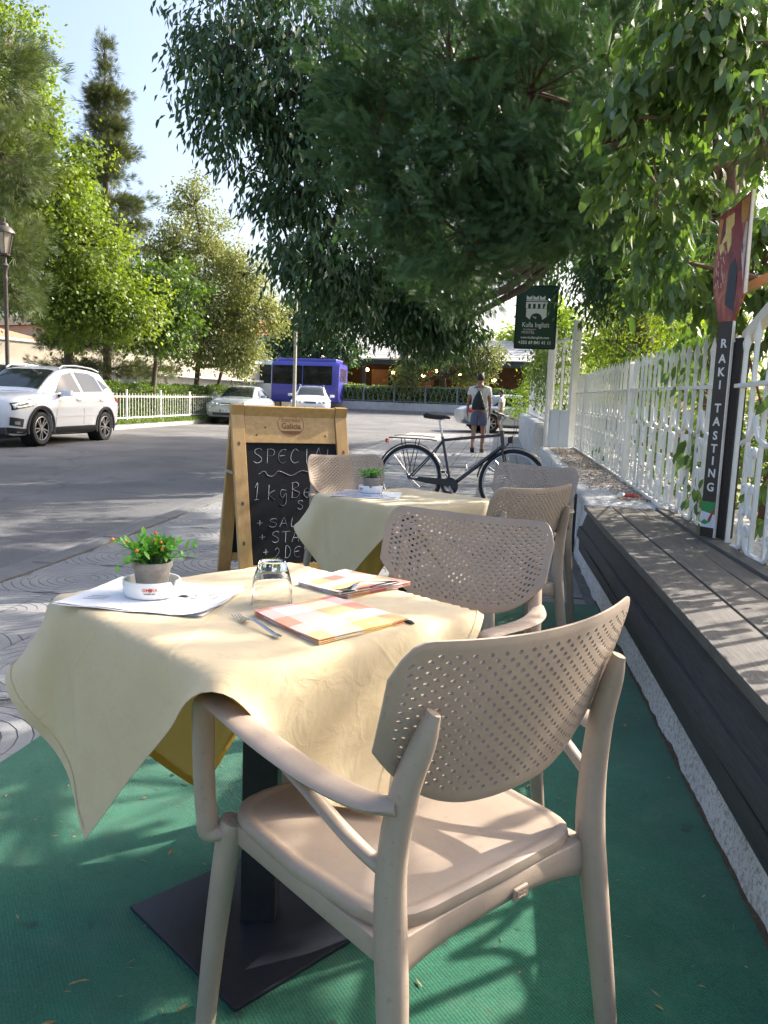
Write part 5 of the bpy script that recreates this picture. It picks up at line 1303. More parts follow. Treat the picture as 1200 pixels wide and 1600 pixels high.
class Car:
    def __init__(s, name, label, cat, loc, rz, L, body, house, paint, wheels, r, group=None, scoops=None, grp='cars parked along the street'):
        s.L = L; s.body = body; s.house = house; s.t = thing(name, label, cat, loc, rz, grp); s.paint = paint
        s.bx = np.array([q[0] for q in body][::-1]); s.B = np.array([q[1:] for q in body][::-1], float)
        s.hx = np.array([q[0] for q in house][::-1]); s.H = np.array([q[1:] for q in house][::-1], float)
        rings = [s.ring(x) for x in np.linspace(s.bx[0], s.bx[-1], 44)]
        b = MB(); b.loft(rings); me = b.mesh('body', paint, smooth=38)
        bo = link('body', me, s.t)
        # wheel wells
        dg = None; cut = MB()
        for x, y in wheels: cut.lathe([(r*1.16, -.20), (r*1.16, .20)], 28, (x, y, r), Matrix.Rotation(R_(90), 3, 'X'), cap=True)
        co = cut.build('cut', under_black, s.t); md = bo.modifiers.new('b', 'BOOLEAN'); md.object = co; md.operation = 'DIFFERENCE'; md.solver = 'EXACT'
        dg = bpy.context.evaluated_depsgraph_get(); m2 = bpy.data.meshes.new_from_object(bo.evaluated_get(dg))
        bo.modifiers.clear(); bo.data = m2; m2.name = 'body'; bpy.data.objects.remove(co); s.bo = bo
        m2.polygons.foreach_set('use_smooth', [True]*len(m2.polygons)); m2.set_sharp_from_angle(angle=R_(32))
        MB().box((0, 0, r*.95), (L*.8, 1.1, r*.9)).build('underbody', under_black, s.t)
        for x, y in wheels:
            sg = 1 if y > 0 else -1; MB().lathe([(.001, sg*.17), (r*1.15, sg*.17), (r*1.15, -sg*.05)], 24, (x, y, r), Matrix.Rotation(R_(90), 3, 'X')).build('wheel_well', under_black, s.t)
        hr = []
        for x in np.linspace(s.hx[0], s.hx[-1], 34): hr.append(s.hring(x))
        b = MB(); b.loft(hr); b.build('cabin', paint, s.t, smooth=38)
    def bv(s, x): return [np.interp(x, s.bx, s.B[:, k]) for k in range(s.B.shape[1])]
    def hv(s, x): return [np.interp(x, s.hx, s.H[:, k]) for k in range(s.H.shape[1])]
    def half(s, x):
        zb, zt, lo, mid, top = s.bv(x)
        return [(lo*.88, zb), (lo, zb+.07), (mid*.985, zb+.32*(zt-zb)), (mid, zb+.60*(zt-zb)), (mid*.985, zb+.80*(zt-zb)), (top, zt-.045), (top*.93, zt-.012), (top*.6, zt+.012)]
    def ring(s, x):
        h = s.half(x); return [(x, y, z) for y, z in h]+[(x, -y, z) for y, z in h[::-1]]
    def hring(s, x):
        zb, zr, wb, wr = s.hv(x); h = [(wb, zb-.06), (wb, zb), (wr+.035, zr-.09), (wr, zr-.035), (wr*.75, zr-.006), (wr*.3, zr+.006)]
        return [(x, y, z) for y, z in h]+[(x, -y, z) for y, z in h[::-1]]
    def side(s, x, z):
        h = s.half(x); zs = [q[1] for q in h]; ys = [q[0] for q in h]; return float(np.interp(z, zs, ys))
    def sp(s, x, z, sgn, off): return (x, sgn*(s.side(x, z)+off), z)
    def patch(s, name, pts, m, sgn, off=.006, par=None, n=6):
        "quad of four (x,z) corners laid on the body side"
        a, b_, c, d = [np.array(p) for p in pts]; P = []
        for i in range(n+1):
            u = i/n; P.append([s.sp(*((a*(1-u)+b_*u)*(1-v)+(d*(1-u)+c*u)*v), sgn, off) for v in (0, .5, 1)])
        b = MB(); b.grid(P); return b.build(name, m, par or s.t, smooth=60)
    def win(s, name, pts, m=None, sgn=1, off=.008):
        "window polygon in (x,t) on the cabin side"
        xs = [p[0] for p in pts]; P = []; nP = len(pts)
        for x in np.linspace(min(xs)+1e-4, max(xs)-1e-4, 13):
            ts = []
            for k in range(nP):
                (xa, ta), (xb, tb2) = pts[k], pts[(k+1) % nP]
                if (xa-x)*(xb-x) <= 0 and abs(xa-xb) > 1e-9: ts.append(ta+(tb2-ta)*(x-xa)/(xb-xa))
            zb, zr, wb, wr = s.hv(x); z0, z1, y0, y1 = zb, zr-.09, wb, wr+.035
            P.append([(x, sgn*(y0+(y1-y0)*t+off), z0+(z1-z0)*t) for t in np.linspace(min(ts), max(ts), 4)])
        b = MB(); b.grid(P); return b.build(name, m or car_glass, s.t, smooth=60)
    def screen(s, name, x0, x1, f0, f1, m=None, off=.008):
        P = []
        for x in np.linspace(x0, x1, 7):
            zb, zr, wb, wr = s.hv(x); k = (x-x0)/(x1-x0); f = f0+(f1-f0)*k
            P.append([(x+.5*off*(1 if x0 > 0 else -1), q*f*wr, zr-.035*max(0, abs(q*f)-.75)/.25+.006*(1-abs(q))+off) for q in np.linspace(-1, 1, 9)])
        b = MB(); b.grid(P); return b.build(name, m or screen_glass, s.t, smooth=60)

# ---- white compact SUV, front towards us on the left
YS, XS = 16.0, -9.93
suv_body = [(2.16, .40, .70, .50, .56, .50), (2.10, .24, .86, .66, .70, .62), (1.98, .20, .93, .77, .80, .70), (1.70, .20, .985, .84, .87, .76), (1.25, .20, 1.035, .87, .90, .80), (.80, .21, 1.07, .88, .905, .84), (-.2, .21, 1.09, .88, .905, .865), (-1.2, .22, 1.13, .88, .905, .86), (-1.75, .24, 1.13, .86, .885, .80), (-2.05, .30, 1.10, .78, .82, .70), (-2.16, .42, .98, .66, .70, .60)]
suv_house = [(1.10, 1.03, 1.07, .80, .66), (.55, 1.05, 1.40, .835, .60), (.20, 1.06, 1.565, .845, .60), (-.25, 1.075, 1.625, .85, .60), (-1.0, 1.10, 1.625, .845, .59), (-1.60, 1.12, 1.57, .82, .56), (-1.80, 1.13, 1.46, .79, .56), (-2.08, 1.10, 1.15, .70, .60)]
suv = Car('suv', 'white compact SUV with black wheel arches parked at the far kerb', 'car', (XS, YS, g(YS)-.04), R_(-90), 4.32, suv_body, suv_house, car_white, [(1.29, .79), (1.29, -.79), (-1.29, .79), (-1.29, -.79)], .335)
for x, y in ((1.29, .79), (1.29, -.79), (-1.29, .79), (-1.29, -.79)): wheel(suv.t, x, y, .335, .22, 1 if y > 0 else -1, 10, True)
for sgn in (1, -1):
    suv.win('front_window', [(.72, .06), (.40, .62), (.18, .90), (-.22, .97), (-.28, .04)], sgn=sgn); suv.win('rear_window', [(-.38, .04), (-.33, .97), (-.95, .96), (-1.22, .82), (-1.28, .05)], sgn=sgn); suv.win('quarter_window', [(-1.34, .12), (-1.29, .78), (-1.46, .62), (-1.66, .30)], sgn=sgn)
    for xw in (1.29, -1.29):
        b = MB(); P = []
        for a in np.linspace(-.25, math.pi+.25, 20):
            row = []
            for rr, off in ((.392, .012), (.405, .026), (.455, .026), (.462, .008)):
                X = xw+rr*math.cos(a); Z = .335+rr*math.sin(a); row.append((X, sgn*(suv.side(max(-2.1, min(2.1, X)), max(.3, Z))+off), max(.22, Z)))
            P.append(row)
        b.grid(P); b.build('arch_cladding', black_plastic, suv.t, smooth=60)
    suv.patch('sill_cladding', [(.86, .22), (-.86, .22), (-.86, .38), (.86, .36)], black_plastic, sgn, .02)
    suv.patch('headlamp', [(2.03, .72), (1.58, .80), (1.56, .90), (2.03, .80)], lamp_glass, sgn, .010)
    suv.patch('lamp_surround', [(2.06, .69), (1.55, .775), (1.53, .92), (2.05, .825)], car_glass, sgn, .005)
    suv.patch('tail_lamp', [(-1.78, .93), (-2.10, .88), (-2.10, .99), (-1.82, 1.02)], tail_red, sgn, .012)
    suv.patch('fog_recess', [(2.09, .40), (1.84, .36), (1.82, .52), (2.09, .56)], black_plastic, sgn, .010); suv.patch('fog_lamp', [(2.02, .42), (1.92, .41), (1.92, .47), (2.02, .48)], lamp_glass, sgn, .018)
    for x0, x1, z0, z1 in ((.80, .74, .40, 1.04), (-.31, -.31, .40, 1.06), (-1.30, -1.05, 1.06, .55)):
        suv.patch('door_seam', [(x0, z0), (x0-.012, z0), (x1-.012, z1), (x1, z1)], black_plastic, sgn, .003)
    suv.patch('body_crease', [(1.0, .555), (-1.0, .60), (-1.0, .63), (1.0, .585)], car_white, sgn, .012)
    suv.patch('bumper_cladding', [(2.11, .25), (1.72, .22), (1.72, .33), (2.11, .36)], black_plastic, sgn, .012); suv.patch('bumper_cladding', [(-1.72, .24), (-2.08, .30), (-2.08, .42), (-1.72, .36)], black_plastic, sgn, .012)
    for x in (-.12, -1.12): MB().tube([(x-.09, sgn*(suv.side(x, .93)+.012), .935), (x, sgn*(suv.side(x, .93)+.035), .94), (x+.09, sgn*(suv.side(x, .93)+.012), .935)], [(.012, .02)]*3, 8).build('door_handle', car_white, suv.t, smooth=60)
    mb = MB(); mb.loft([[(x, sgn*(.93+q), z) for x, z in ((.66+k*.02, .99), (.52-k*.03, .99), (.50-k*.03, 1.10), (.60+k*.02, 1.12))] for k, q in ((0, -.02), (1, .06), (1, .15), (-.5, .20))]); mo = mb.build('mirror', car_white, suv.t, smooth=50, bevel=.02)
    MB().bar((.62, sgn*.85, 1.0), (.58, sgn*.95, 1.01), .10, .05).build('mirror_arm', black_plastic, mo)
    MB().tube([(.18, sgn*.60, 1.565), (.02, sgn*.60, 1.635), (-.5, sgn*.595, 1.665), (-1.2, sgn*.585, 1.64), (-1.55, sgn*.57, 1.585)], .018, 8).build('roof_rail', car_white, suv.t, smooth=60)
suv.screen('windscreen', .98, .27, .96, .93); suv.screen('rear_screen', -2.02, -1.66, .85, .9)
MB().box((2.13, 0, .58), (.05, .80, .30)).build('grille', black_plastic, suv.t, bevel=.03); MB().box((2.155, 0, .36), (.03, .50, .11)).build('number_plate', plate_m, suv.t, bevel=.004); MB().box((2.02, 0, .28), (.22, 1.3, .16)).build('lower_grille', black_plastic, suv.t, bevel=.04)

# ---- sedans and estate
sed_body = [(2.40, .40, .62, .52, .58, .50), (2.33, .24, .74, .70, .74, .60), (2.15, .20, .82, .82, .85, .68), (1.7, .19, .90, .88, .90, .74), (1.0, .19, .955, .89, .91, .80), (0, .20, .985, .89, .91, .84), (-1.2, .20, .99, .88, .90, .82), (-1.9, .22, .97, .84, .87, .76), (-2.25, .28, .92, .76, .80, .66), (-2.40, .42, .80, .62, .66, .56)]
sed_house = [(1.05, .93, .96, .80, .66), (.35, .95, 1.34, .82, .56), (.05, .955, 1.41, .83, .56), (-.5, .96, 1.44, .83, .56), (-1.1, .96, 1.38, .81, .54), (-1.85, .95, .98, .74, .60)]
wag_house = [(1.05, .95, .98, .80, .66), (.40, .96, 1.36, .82, .57), (.05, .97, 1.45, .83, .57), (-.6, .98, 1.48, .83, .57), (-1.5, .98, 1.45, .81, .55), (-1.95, .98, 1.36, .78, .55), (-2.25, .95, 1.0, .70, .58)]
def sedan(name, label, loc, rz, paint, house, wagon=False, plate=None, grille=True):
    c = Car(name, label, 'car', loc, rz, 4.8, sed_body, house, paint, [(1.42, .78), (1.42, -.78), (-1.42, .78), (-1.42, -.78)], .315)
    for x, y in ((1.42, .78), (1.42, -.78), (-1.42, .78), (-1.42, -.78)): wheel(c.t, x, y, .315, .21, 1 if y > 0 else -1, 7)
    for sgn in (1, -1):
        c.win('front_window', [(.72, .06), (.25, .85), (-.10, .95), (-.15, .05)], sgn=sgn)
        if wagon: c.win('rear_window', [(-.23, .05), (-.18, .95), (-1.05, .94), (-1.10, .05)], sgn=sgn); c.win('quarter_window', [(-1.18, .06), (-1.13, .93), (-1.7, .88), (-1.95, .1)], sgn=sgn)
        else: c.win('rear_window', [(-.23, .05), (-.18, .95), (-.85, .93), (-1.35, .10)], sgn=sgn)
        for zc, rr in ((.68, .095), (.665, .075)):
            x = 2.28 if rr > .08 else 2.33; y = .60 if rr > .08 else .43
            MB().lathe([(.001, .0), (rr*.8, -.01), (rr, -.04), (rr, -.12)], 18, (x+.05, sgn*y, zc), Matrix.Rotation(R_(90), 3, 'Y')).build('headlamp', lamp_glass, c.t, smooth=50)
        c.patch('tail_lamp', [(-2.05, .72), (-2.36, .68), (-2.36, .84), (-2.05, .88)], tail_red, sgn, .012)
        for x0, z0, z1 in ((.80, .35, .92), (-.19, .35, .95), (-1.15, .5, .95)): c.patch('door_seam', [(x0, z0), (x0-.012, z0), (x0-.012, z1), (x0, z1)], black_plastic, sgn, .003)
        c.patch('side_moulding', [(1.0, .50), (-1.0, .50), (-1.0, .55), (1.0, .55)], paint, sgn, .015)
        MB().loft([[(x, sgn*(.90+q), z) for x, z in ((.70, .96), (.58, .96), (.56, 1.07), (.66, 1.08))] for q in (-.04, .06, .17)]).build('mirror', paint, c.t, smooth=50, bevel=.02)
        for x in (-.05, -1.0): MB().tube([(x-.09, sgn*(c.side(x, .82)+.01), .82), (x+.09, sgn*(c.side(x, .82)+.01), .82)], .016, 6).build('door_handle', paint, c.t)
        if wagon: MB().tube([(.0, sgn*.56, 1.46), (-.5, sgn*.56, 1.53), (-1.5, sgn*.545, 1.51), (-1.8, sgn*.54, 1.43)], .018, 6).build('roof_rail', bgrey, c.t)
    c.screen('windscreen', .97, .12, .95, .92); c.screen('rear_screen', -1.78 if not wagon else -2.2, -1.15 if not wagon else -1.98, .9, .9)
    if grille:
        gr = MB().box((2.345, 0, .64), (.09, .56, .20)).build('grille_frame', chrome, c.t, bevel=.03)
        for k in range(4): MB().box((2.395, 0, .57+.045*k), (.006, .48, .02)).build('grille_slat', black_plastic, gr)
        MB().box((2.34, 0, .34), (.10, 1.1, .11)).build('lower_intake', black_plastic, c.t, bevel=.03)
        pl = MB().box((2.412, 0, .45), (.012, .52, .115)).build('number_plate', plate_m, c.t, bevel=.003)
        MB().box((2.4195, -.235, .45), (.002, .045, .10)).build('plate_band', plate_blue, pl); MB().box((2.4195, .235, .45), (.002, .045, .10)).build('plate_band', plate_blue, pl)
        if plate: text('plate_lettering', plate, .10, dark_print, pl, frame((2.4195, 0, .45), (0, 1, 0), (0, 0, 1)), .0008, sx=.85)
    return c
sedan('sedan', 'silver saloon car with four round headlamps facing us', (-10.15, 30.6, g(30.6)-.04), R_(-86), car_silver, sed_house, plate='AA 717 TP')
sedan('estate_car', 'white estate car with roof rails behind the silver saloon', (-8.75, 36.4, g(36.4)-.04), R_(-78), car_white, wag_house, True)
sedan('sedan', 'silver saloon car seen from behind, beyond the walking man', (.72, 31.5, g(31.5)-.04), R_(20), car_silver, sed_house, grille=False)
sedan('sedan', 'white saloon car farthest right, behind the parked silver one', (3.3, 36.2, g(36.2)-.04), R_(14), car_white, sed_house, grille=False)

# ---- blue minibus
bt = thing('minibus', 'blue and white minibus parked side on across the street', 'bus', (-13.5, 47.6, g(47.6)-.02), R_(176)); bt.scale = (1.16, 1, 1); BL, BW, BH = 7.0, 2.1, 2.75
def bus_ring(x, z0, z1, w): return [(x, w*.90, z0), (x, w, z0+.15), (x, w, z0+.9), (x, w*.985, z1-.55), (x, w*.93, z1-.15), (x, w*.80, z1), (x, -w*.80, z1), (x, -w*.93, z1-.15), (x, -w*.985, z1-.55), (x, -w, z0+.9), (x, -w, z0+.15), (x, -w*.90, z0)]
def bstat(x0, x1, n=8):
    R = []
    for x in np.linspace(x0, x1, n):
        f = max(0, (x-2.2)/1.3); z1 = BH-1.25*max(0, f)**1.3; wv = BW/2*(1-.12*max(0, (x-3.0)/.5)**2); k = max(0, (-x-3.2)/.3); R.append(bus_ring(x, .32+.12*k, z1-.1*k*k, wv*(1-.06*k*k)))
    return R
b = MB(); b.loft(bstat(3.5, .1, 14)); b.build('front_body', bus_white, bt, smooth=40)
b = MB(); b.loft(bstat(.1, -3.5, 14)); b.build('rear_body', bus_blue, bt, smooth=40)
for s in (1, -1):
    F = lambda a, c, q, s=s: (a, s*(BW/2*(.985-.012*max(0, (c-2.2)))+.008+q), c)
    b = MB(); b.prism([(2.05, 1.38), (.95, 1.38), (.95, 2.5), (1.75, 2.48)], F, 0, .006); b.build('window', car_glass, bt)
    for x0, x1 in ((.90, .12), (.06, -1.55), (-1.6, -3.15)): b = MB(); b.prism([(x0, 1.38), (x1, 1.38), (x1, 2.5), (x0, 2.5)], F, 0, .006); b.build('window', car_glass, bt)
    b = MB(); b.prism([(2.95, 1.35), (2.15, 1.38), (1.85, 2.45), (2.30, 2.35)], F, 0, .006); b.build('door_window', car_glass, bt)
    b = MB(); b.prism([(.1, .36), (.1, 1.3), (.75, 1.3), (.25, .36)], F, -.004, .003); b.build('blue_flash', bus_blue, bt)
    for x in (2.35, -1.9): wheel(bt, x, s*.93, .36, .24, s, 6)
    MB().lathe([(.001, .0), (.06, 0), (.05, .02)], 10, (-3.46, s*.86, 1.05), Matrix.Rotation(R_(-90), 3, 'Y')).build('tail_lamp', tail_red, bt)
    MB().box((-3.47, s*.90, .95), (.06, .12, .55)).build('lamp_cluster', tail_red, bt, bevel=.02)
MB().box((-3.47, 0, 2.0), (.06, 1.5, .85)).build('rear_screen', mat('rear_screen_glass', (.20, .17, .13), .1, .2, 3, coat=1), bt, bevel=.03)
MB().box((-3.50, 0, .48), (.14, 1.9, .22)).build('bumper', bus_blue, bt, bevel=.05)
MB().box((-1.7, 0, BH+.08), (3.2, 1.5, .22)).build('roof_unit', bus_blue, bt, bevel=.07); MB().box((1.1, 0, BH+.02), (1.2, 1.1, .12)).build('roof_hatch', bus_white, bt, bevel=.04)
MB().lathe([(.001, 0), (.10, 0), (.1, .01), (.001, .01)], 20, (-3.52, -.3, 1.3), Matrix.Rotation(R_(-90), 3, 'Y')).build('badge', chrome, bt)

# ================================================================== BACKGROUND BUILDINGS AND STREET FURNITURE
beige = mat('beige_render', (.44, .39, .31), .85, .08, 2, .1, 30, col2=(.52, .47, .39)); fascia = mat('white_fascia', (.74, .73, .70), .7, .05, 3); roof_tile = mat('terracotta_tile', (.30, .13, .07), .85, .3, 6, .3, 20, col2=(.42, .21, .12)); dark_roof = mat('brown_roof_tile', (.12, .085, .065), .85, .3, 5, .3, 20)
shop_glass = mat('shop_glass_blue', (.10, .16, .26), .08, .3, .6, coat=1, col2=(.22, .30, .42)); curtain = mat('pale_window', (.45, .44, .40), .3, .2, 1.5, coat=.6)
t = thing('shop_building', 'long low beige shop building with blue windows behind the left hedge', 'building', (0, 0, 0))
A = Vector((-24.5, 27.0, 0)); Bv = Vector((-12.6, 50.5, 0)); ed = (Bv-A).normalized(); on = Vector((ed.y, -ed.x, 0)); LB = (Bv-A).length
zb = g(34)
def SB(a, c, q): return A+ed*a+on*q+Vector((0, 0, zb+c))
def slab(name, a0, a1, c0, c1, q0, q1, m, par=t, bevel=0):
    b = MB(); b.prism([(a0, c0), (a1, c0), (a1, c1), (a0, c1)], SB, q0, q1); return b.build(name, m, par, bevel=bevel)
slab('wall', 0, LB, -.6, 1.95, -5, -.12, beige); slab('parapet', -.3, LB+.3, 1.95, 2.95, -5, .1, beige); slab('coping', -.4, LB+.4, 2.95, 3.07, -5, .16, fascia, bevel=.01); slab('canopy_edge', -.3, LB+.3, 1.86, 1.98, .105, .35, fascia, bevel=.01)
a = .5; k = 0; rr = random.Random(6)
while a < LB-1.5:
    w = rr.choice((1.3, 1.9, 2.4)); m_ = shop_glass if rr.random() < .55 else curtain
    wd = slab('window', a, a+w, .35, 1.82, -.119, -.08, m_); slab('window_frame', a-.05, a+.0, .3, 1.85, -.118, -.03, fascia, wd); slab('window_frame', a, a+w, 1.825, 1.88, -.118, -.03, fascia, wd); slab('window_sill', a-.05, a+w+.05, .27, .34, -.118, .03, fascia, wd)
    a += w+.25
# houses behind
def gable_house(label, c, w, d, h, rh, rz, wm, rm):
    t = thing('house', label, 'house', (c[0], c[1], g(c[1])), rz)
    MB().box((0, 0, h/2), (w, d, h)).build('wall', wm, t)
    b = MB(); b.add([(-w/2-.4, -d/2-.4, h), (w/2+.4, -d/2-.4, h), (w/2+.4, d/2+.4, h), (-w/2-.4, d/2+.4, h), (-w/2+w*.3, 0, h+rh), (w/2-w*.3, 0, h+rh)], [(0, 1, 5, 4), (1, 2, 5), (2, 3, 4, 5), (3, 0, 4), (3, 2, 1, 0)]); b.build('roof', rm, t)
    for k in range(3):
        wn_ = MB().box((-w*.3+k*w*.3, -d/2-.02, h*.55), (w*.14, .06, h*.3)).build('window', shop_glass, t); MB().box((-w*.3+k*w*.3, -d/2-.06, h*.38), (w*.17, .12, .08)).build('window_sill', fascia, wn_)
    MB().box((w*.1, 0, h+rh+.1), (.5, .5, .9)).build('chimney', wm, t)
gable_house('house with terracotta tiled roof above the shop, far left', (-30.5, 40, 0), 9, 7, 3.3, 1.0, R_(-8), beige, roof_tile)
gable_house('house with brown tiled roof between the left tree trunks', (-26.5, 48, 0), 11, 8, 4.2, 1.6, R_(-20), beige, dark_roof)
gable_house('pale house glimpsed behind the round tree', (-18, 63, 0), 9, 8, 5.0, 1.6, R_(-6), fascia, roof_tile)

# ---- restaurant with pergola behind the far hedge
t = thing('restaurant', 'dark pergola restaurant with warm pendant lights behind the far hedge', 'building', (-6.6, 55.2, g(55)), R_(-5))
slate = mat('slate_grey_frame', (.045, .055, .065), .5, .1, 10); awn = mat('white_awning', (.55, .55, .56), .7, .08, 6); inner = mat('brown_interior', (.055, .030, .018), .8, .3, 3); panel_m = mat('rust_panel', (.16, .045, .02), .7, .2, 3); shingle = mat('pale_shingle', (.42, .41, .40), .8, .15, 6, .3, 25)
MB().box((0, 4.2, 1.6), (17, .2, 3.4)).build('rear_wall', inner, t); MB().box((0, 2.4, -.02), (17, 6.2, .2)).build('terrace_floor', concrete, t)
MB().box((0, 1.9, 3.28), (17.4, 5.4, .16)).build('pergola_roof', slate, t); MB().box((0, -.85, 3.16), (17.4, .16, .34)).build('fascia_beam', slate, t, bevel=.01)
for k in range(7):
    x = -8.4+2.8*k; MB().box((x, -.75, 1.5), (.24, .24, 3.0)).build('post', slate, t, bevel=.01)
for k in range(6):
    x = -7+2.8*k; b = MB(); b.add([(x-1.3, -1.1, 3.37), (x+1.3, -1.1, 3.37), (x+1.3, 4, 3.75), (x-1.3, 4, 3.75), (x-1.3, -1.1, 3.43), (x+1.3, -1.1, 3.43), (x+1.3, 4, 3.81), (x-1.3, 4, 3.81)], [(3, 2, 1, 0), (4, 5, 6, 7), (0, 1, 5, 4), (1, 2, 6, 5), (2, 3, 7, 6), (3, 0, 4, 7)]); b.build('awning_strip', awn, t)
for k in range(8): MB().box((0, 5.0+.55*k, 3.95+.22*k), (17, .62, .05), Matrix.Rotation(R_(20), 3, 'X')).build('roof_course', shingle, t)
for x, w, m_ in ((-6.2, 1.5, panel_m), (-2.6, 1.3, mat('wood_screen', (.16, .09, .045), .7, .2, 4)), (.6, 1.6, panel_m), (4.2, 1.4, MATS['wood_screen'])): MB().box((x, 3.2, 1.5), (w, .08, 2.7)).build('wall_panel', m_, t)
bulb = emit_mat('warm_bulb', (1.0, .55, .2), 14)
for x, y, z in ((-5.0, 1.5, 2.6), (-3.3, 2, 2.75), (-1.2, 1.4, 2.55), (.9, 1.8, 2.45), (1.9, 1.3, 2.75), (3.6, 1.5, 2.5), (5.2, 1.2, 2.6), (6.0, 1.0, 2.2), (-6.6, 1.2, 2.7)):
    p = MB().lathe([(.01, -.12), (.10, -.08), (.13, 0), (.10, .08), (.02, .12)], 10, (x, y, z)).build('pendant_lamp', bulb, t, smooth=60); MB().tube([(x, y, z+.1), (x, y, 3.25)], .012, 5).build('cord', black_plastic, p)
for x in (-5.5, -3.5, -1.5, .8, 3.0, 5.0):
    tb_ = MB().box((x, .9, .78), (.9, .9, .05)).build('table', mat('table_blue_cloth', (.20, .28, .42), .8, .3, 5), t); MB().box((x, .9, .4), (.12, .12, .75)).build('table_leg', slate, tb_)

# ---- far boundary wall, railing and hedge
t = tag(rough_wall('w', 0, 1, 0, 1, 1).build('tmp', wall_m), 'x', 'x'); bpy.data.objects.remove(t)
P0, P1 = Vector((-10.0, 47.2, 0)), Vector((5.0, 45.3, 0)); wd_ = (P1-P0).normalized(); wn2 = Vector((wd_.y, -wd_.x, 0)); zf = g(46.5)
b = MB(); b.prism([(-1, -.4), ((P1-P0).length, -.4), ((P1-P0).length, .52), (-1, .52)], lambda a, c, q: P0+wd_*a+wn2*q+Vector((0, 0, zf+c)), -.25, 0)
tag(b.build('boundary_wall', mat('grey_white_wall', (.46, .45, .46), .85, .15, 2, .2, 20), bevel=.02), 'low pale wall under the far green hedge railing', 'wall')
b = MB(); b.prism([(-1, -.3), ((P1-P0).length, -.3), ((P1-P0).length, .07), (-1, .07)], lambda a, c, q: P0+wd_*a+wn2*q+Vector((0, 0, zf+c)), .02, 1.3)
structure(b.build('pavement_far', concrete))
t = thing('railing', 'grey metal railing with diagonal lattice on the far wall', 'railing', (0, 0, 0)); n = 8; Lw = (P1-P0).length
rail_grey = mat('grey_railing', (.16, .18, .20), .5, .1, 10)
for k in range(n+1):
    p = P0+wd_*(Lw*k/n)-wn2*.1; MB().box((p.x, p.y, zf+1.05), (.09, .09, 1.1)).build('post', rail_grey, t)
bar_me = MB().box((0, 0, .45), (.022, .022, .9)).mesh('baluster', rail_grey)
for k in range(int(Lw/.16)):
    p = P0+wd_*(.16*k)-wn2*.1; o = link('baluster', bar_me, t, (p.x, p.y, zf+.56)); o.rotation_euler = (0, R_(16 if k % 2 else -16), math.atan2(wd_.y, wd_.x))
for z in (.60, 1.46): MB().bar(P0-wn2*.1+V(0, 0, zf+z), P1-wn2*.1+V(0, 0, zf+z), .04, .05).build('rail', rail_grey, t)

# ---- left hedge fence
t = thing('hedge_fence', 'white metal picket fence in front of the left hedge', 'fence', (0, 0, 0)); FXL = -12.05; fp = MB().box((0, 0, .42), (.014, .014, .84)).mesh('picket', white_paint)
post_me = MB().box((0, 0, .5), (.06, .06, 1.1)).mesh('post', white_paint, bevel=.006)
yy = 12.0; k = 0
while yy < 33:
    zz = g(yy)+.07
    if k % 12 == 0: link('post', post_me, t, (FXL+(yy-12)*.045, yy, zz))
    else: link('picket', fp, t, (FXL+(yy-12)*.045, yy, zz+.1))
    yy += .19; k += 1
for z in (.16, .82):
    MB().bar((FXL, 12, g(12)+.07+z), (FXL+.045*9, 21, g(21)+.07+z), .03, .04).build('rail', white_paint, t); MB().bar((FXL+.045*9, 21, g(21)+.07+z), (FXL+.045*21, 33, g(33)+.07+z), .03, .04).build('rail', white_paint, t)

# ---- lamp post and plain pole
t = thing('street_lamp', 'old style street lamp with glass lantern at the left edge', 'street lamp', (-11.75, 17.7, g(17.7)+.07)); rust = mat('bronze_paint', (.075, .058, .048), .5, .3, 20, .2, 60); lant = mat('lantern_glass', (.42, .36, .28), .2, .15, 6, coat=.5)
MB().lathe([(.15, 0), (.15, .12), (.10, .2), (.085, .8), (.06, .95), (.05, 1.2), (.045, 3.5), (.06, 3.55), (.04, 3.62), (.05, 3.75), (.10, 3.86), (.04, 3.92), (.03, 4.1)], 14).build('post', rust, t, smooth=40)
b = MB(); b.loft([[(r0*math.cos(q), r0*math.sin(q), z) for q in np.linspace(0, 2*math.pi, 7)[:-1]] for r0, z in ((.10, 4.14), (.20, 4.60))]); b.build('lantern_panes', lant, t)
for k in range(6):
    q = 2*math.pi*k/6; MB().tube([(.105*math.cos(q), .105*math.sin(q), 4.13), (.208*math.cos(q), .208*math.sin(q), 4.61)], .012, 5).build('lantern_bar', rust, t)
MB().lathe([(.24, 4.60), (.23, 4.64), (.15, 4.74), (.10, 4.76), (.09, 4.82), (.03, 4.85), (.03, 4.93), (.001, 4.96)], 12).build('lantern_cap', rust, t, smooth=40)
MB().lathe([(.11, 4.09), (.12, 4.13), (.03, 4.12)], 12).build('lantern_base', rust, t)
t = thing('utility_pole', 'plain slim grey pole standing in front of the minibus', 'pole', (-8.85, 33.6, g(33.6)-.05)); MB().lathe([(.085, 0), (.08, .5), (.07, 4.3), (.06, 5.6), (.001, 5.62)], 12).build('shaft', mat('pale_grey_pole', (.36, .34, .30), .6, .1, 10), t, smooth=50); MB().lathe([(.16, 0), (.16, .06), (.09, .10)], 12).build('base_flange', steel, t)
# chrome hoop rack on the far terrace
t = thing('tube_rack', 'thin bent steel tube rack behind the far railing', 'rack', (-2.2, 48.6, g(48)+.5))
for k in range(3): MB().tube([(k*.35, 0, 0), (k*.35, 0, .9), (k*.35+.1, 0, 1.0), (k*.35+.3, 0, 1.0), (k*.35+.33, 0, .9), (k*.35+.33, 0, .3)], .02, 6).build('hoop', steel, t)
# bollard near the parked saloon
t = tag(MB().lathe([(.05, 0), (.05, .75), (.06, .78), (.03, .84), (.001, .85)], 12, (-.35, 26.2, g(26.2))).build('bollard', white_paint, smooth=40), 'small white bollard at the sidewalk end beyond the man', 'bollard')

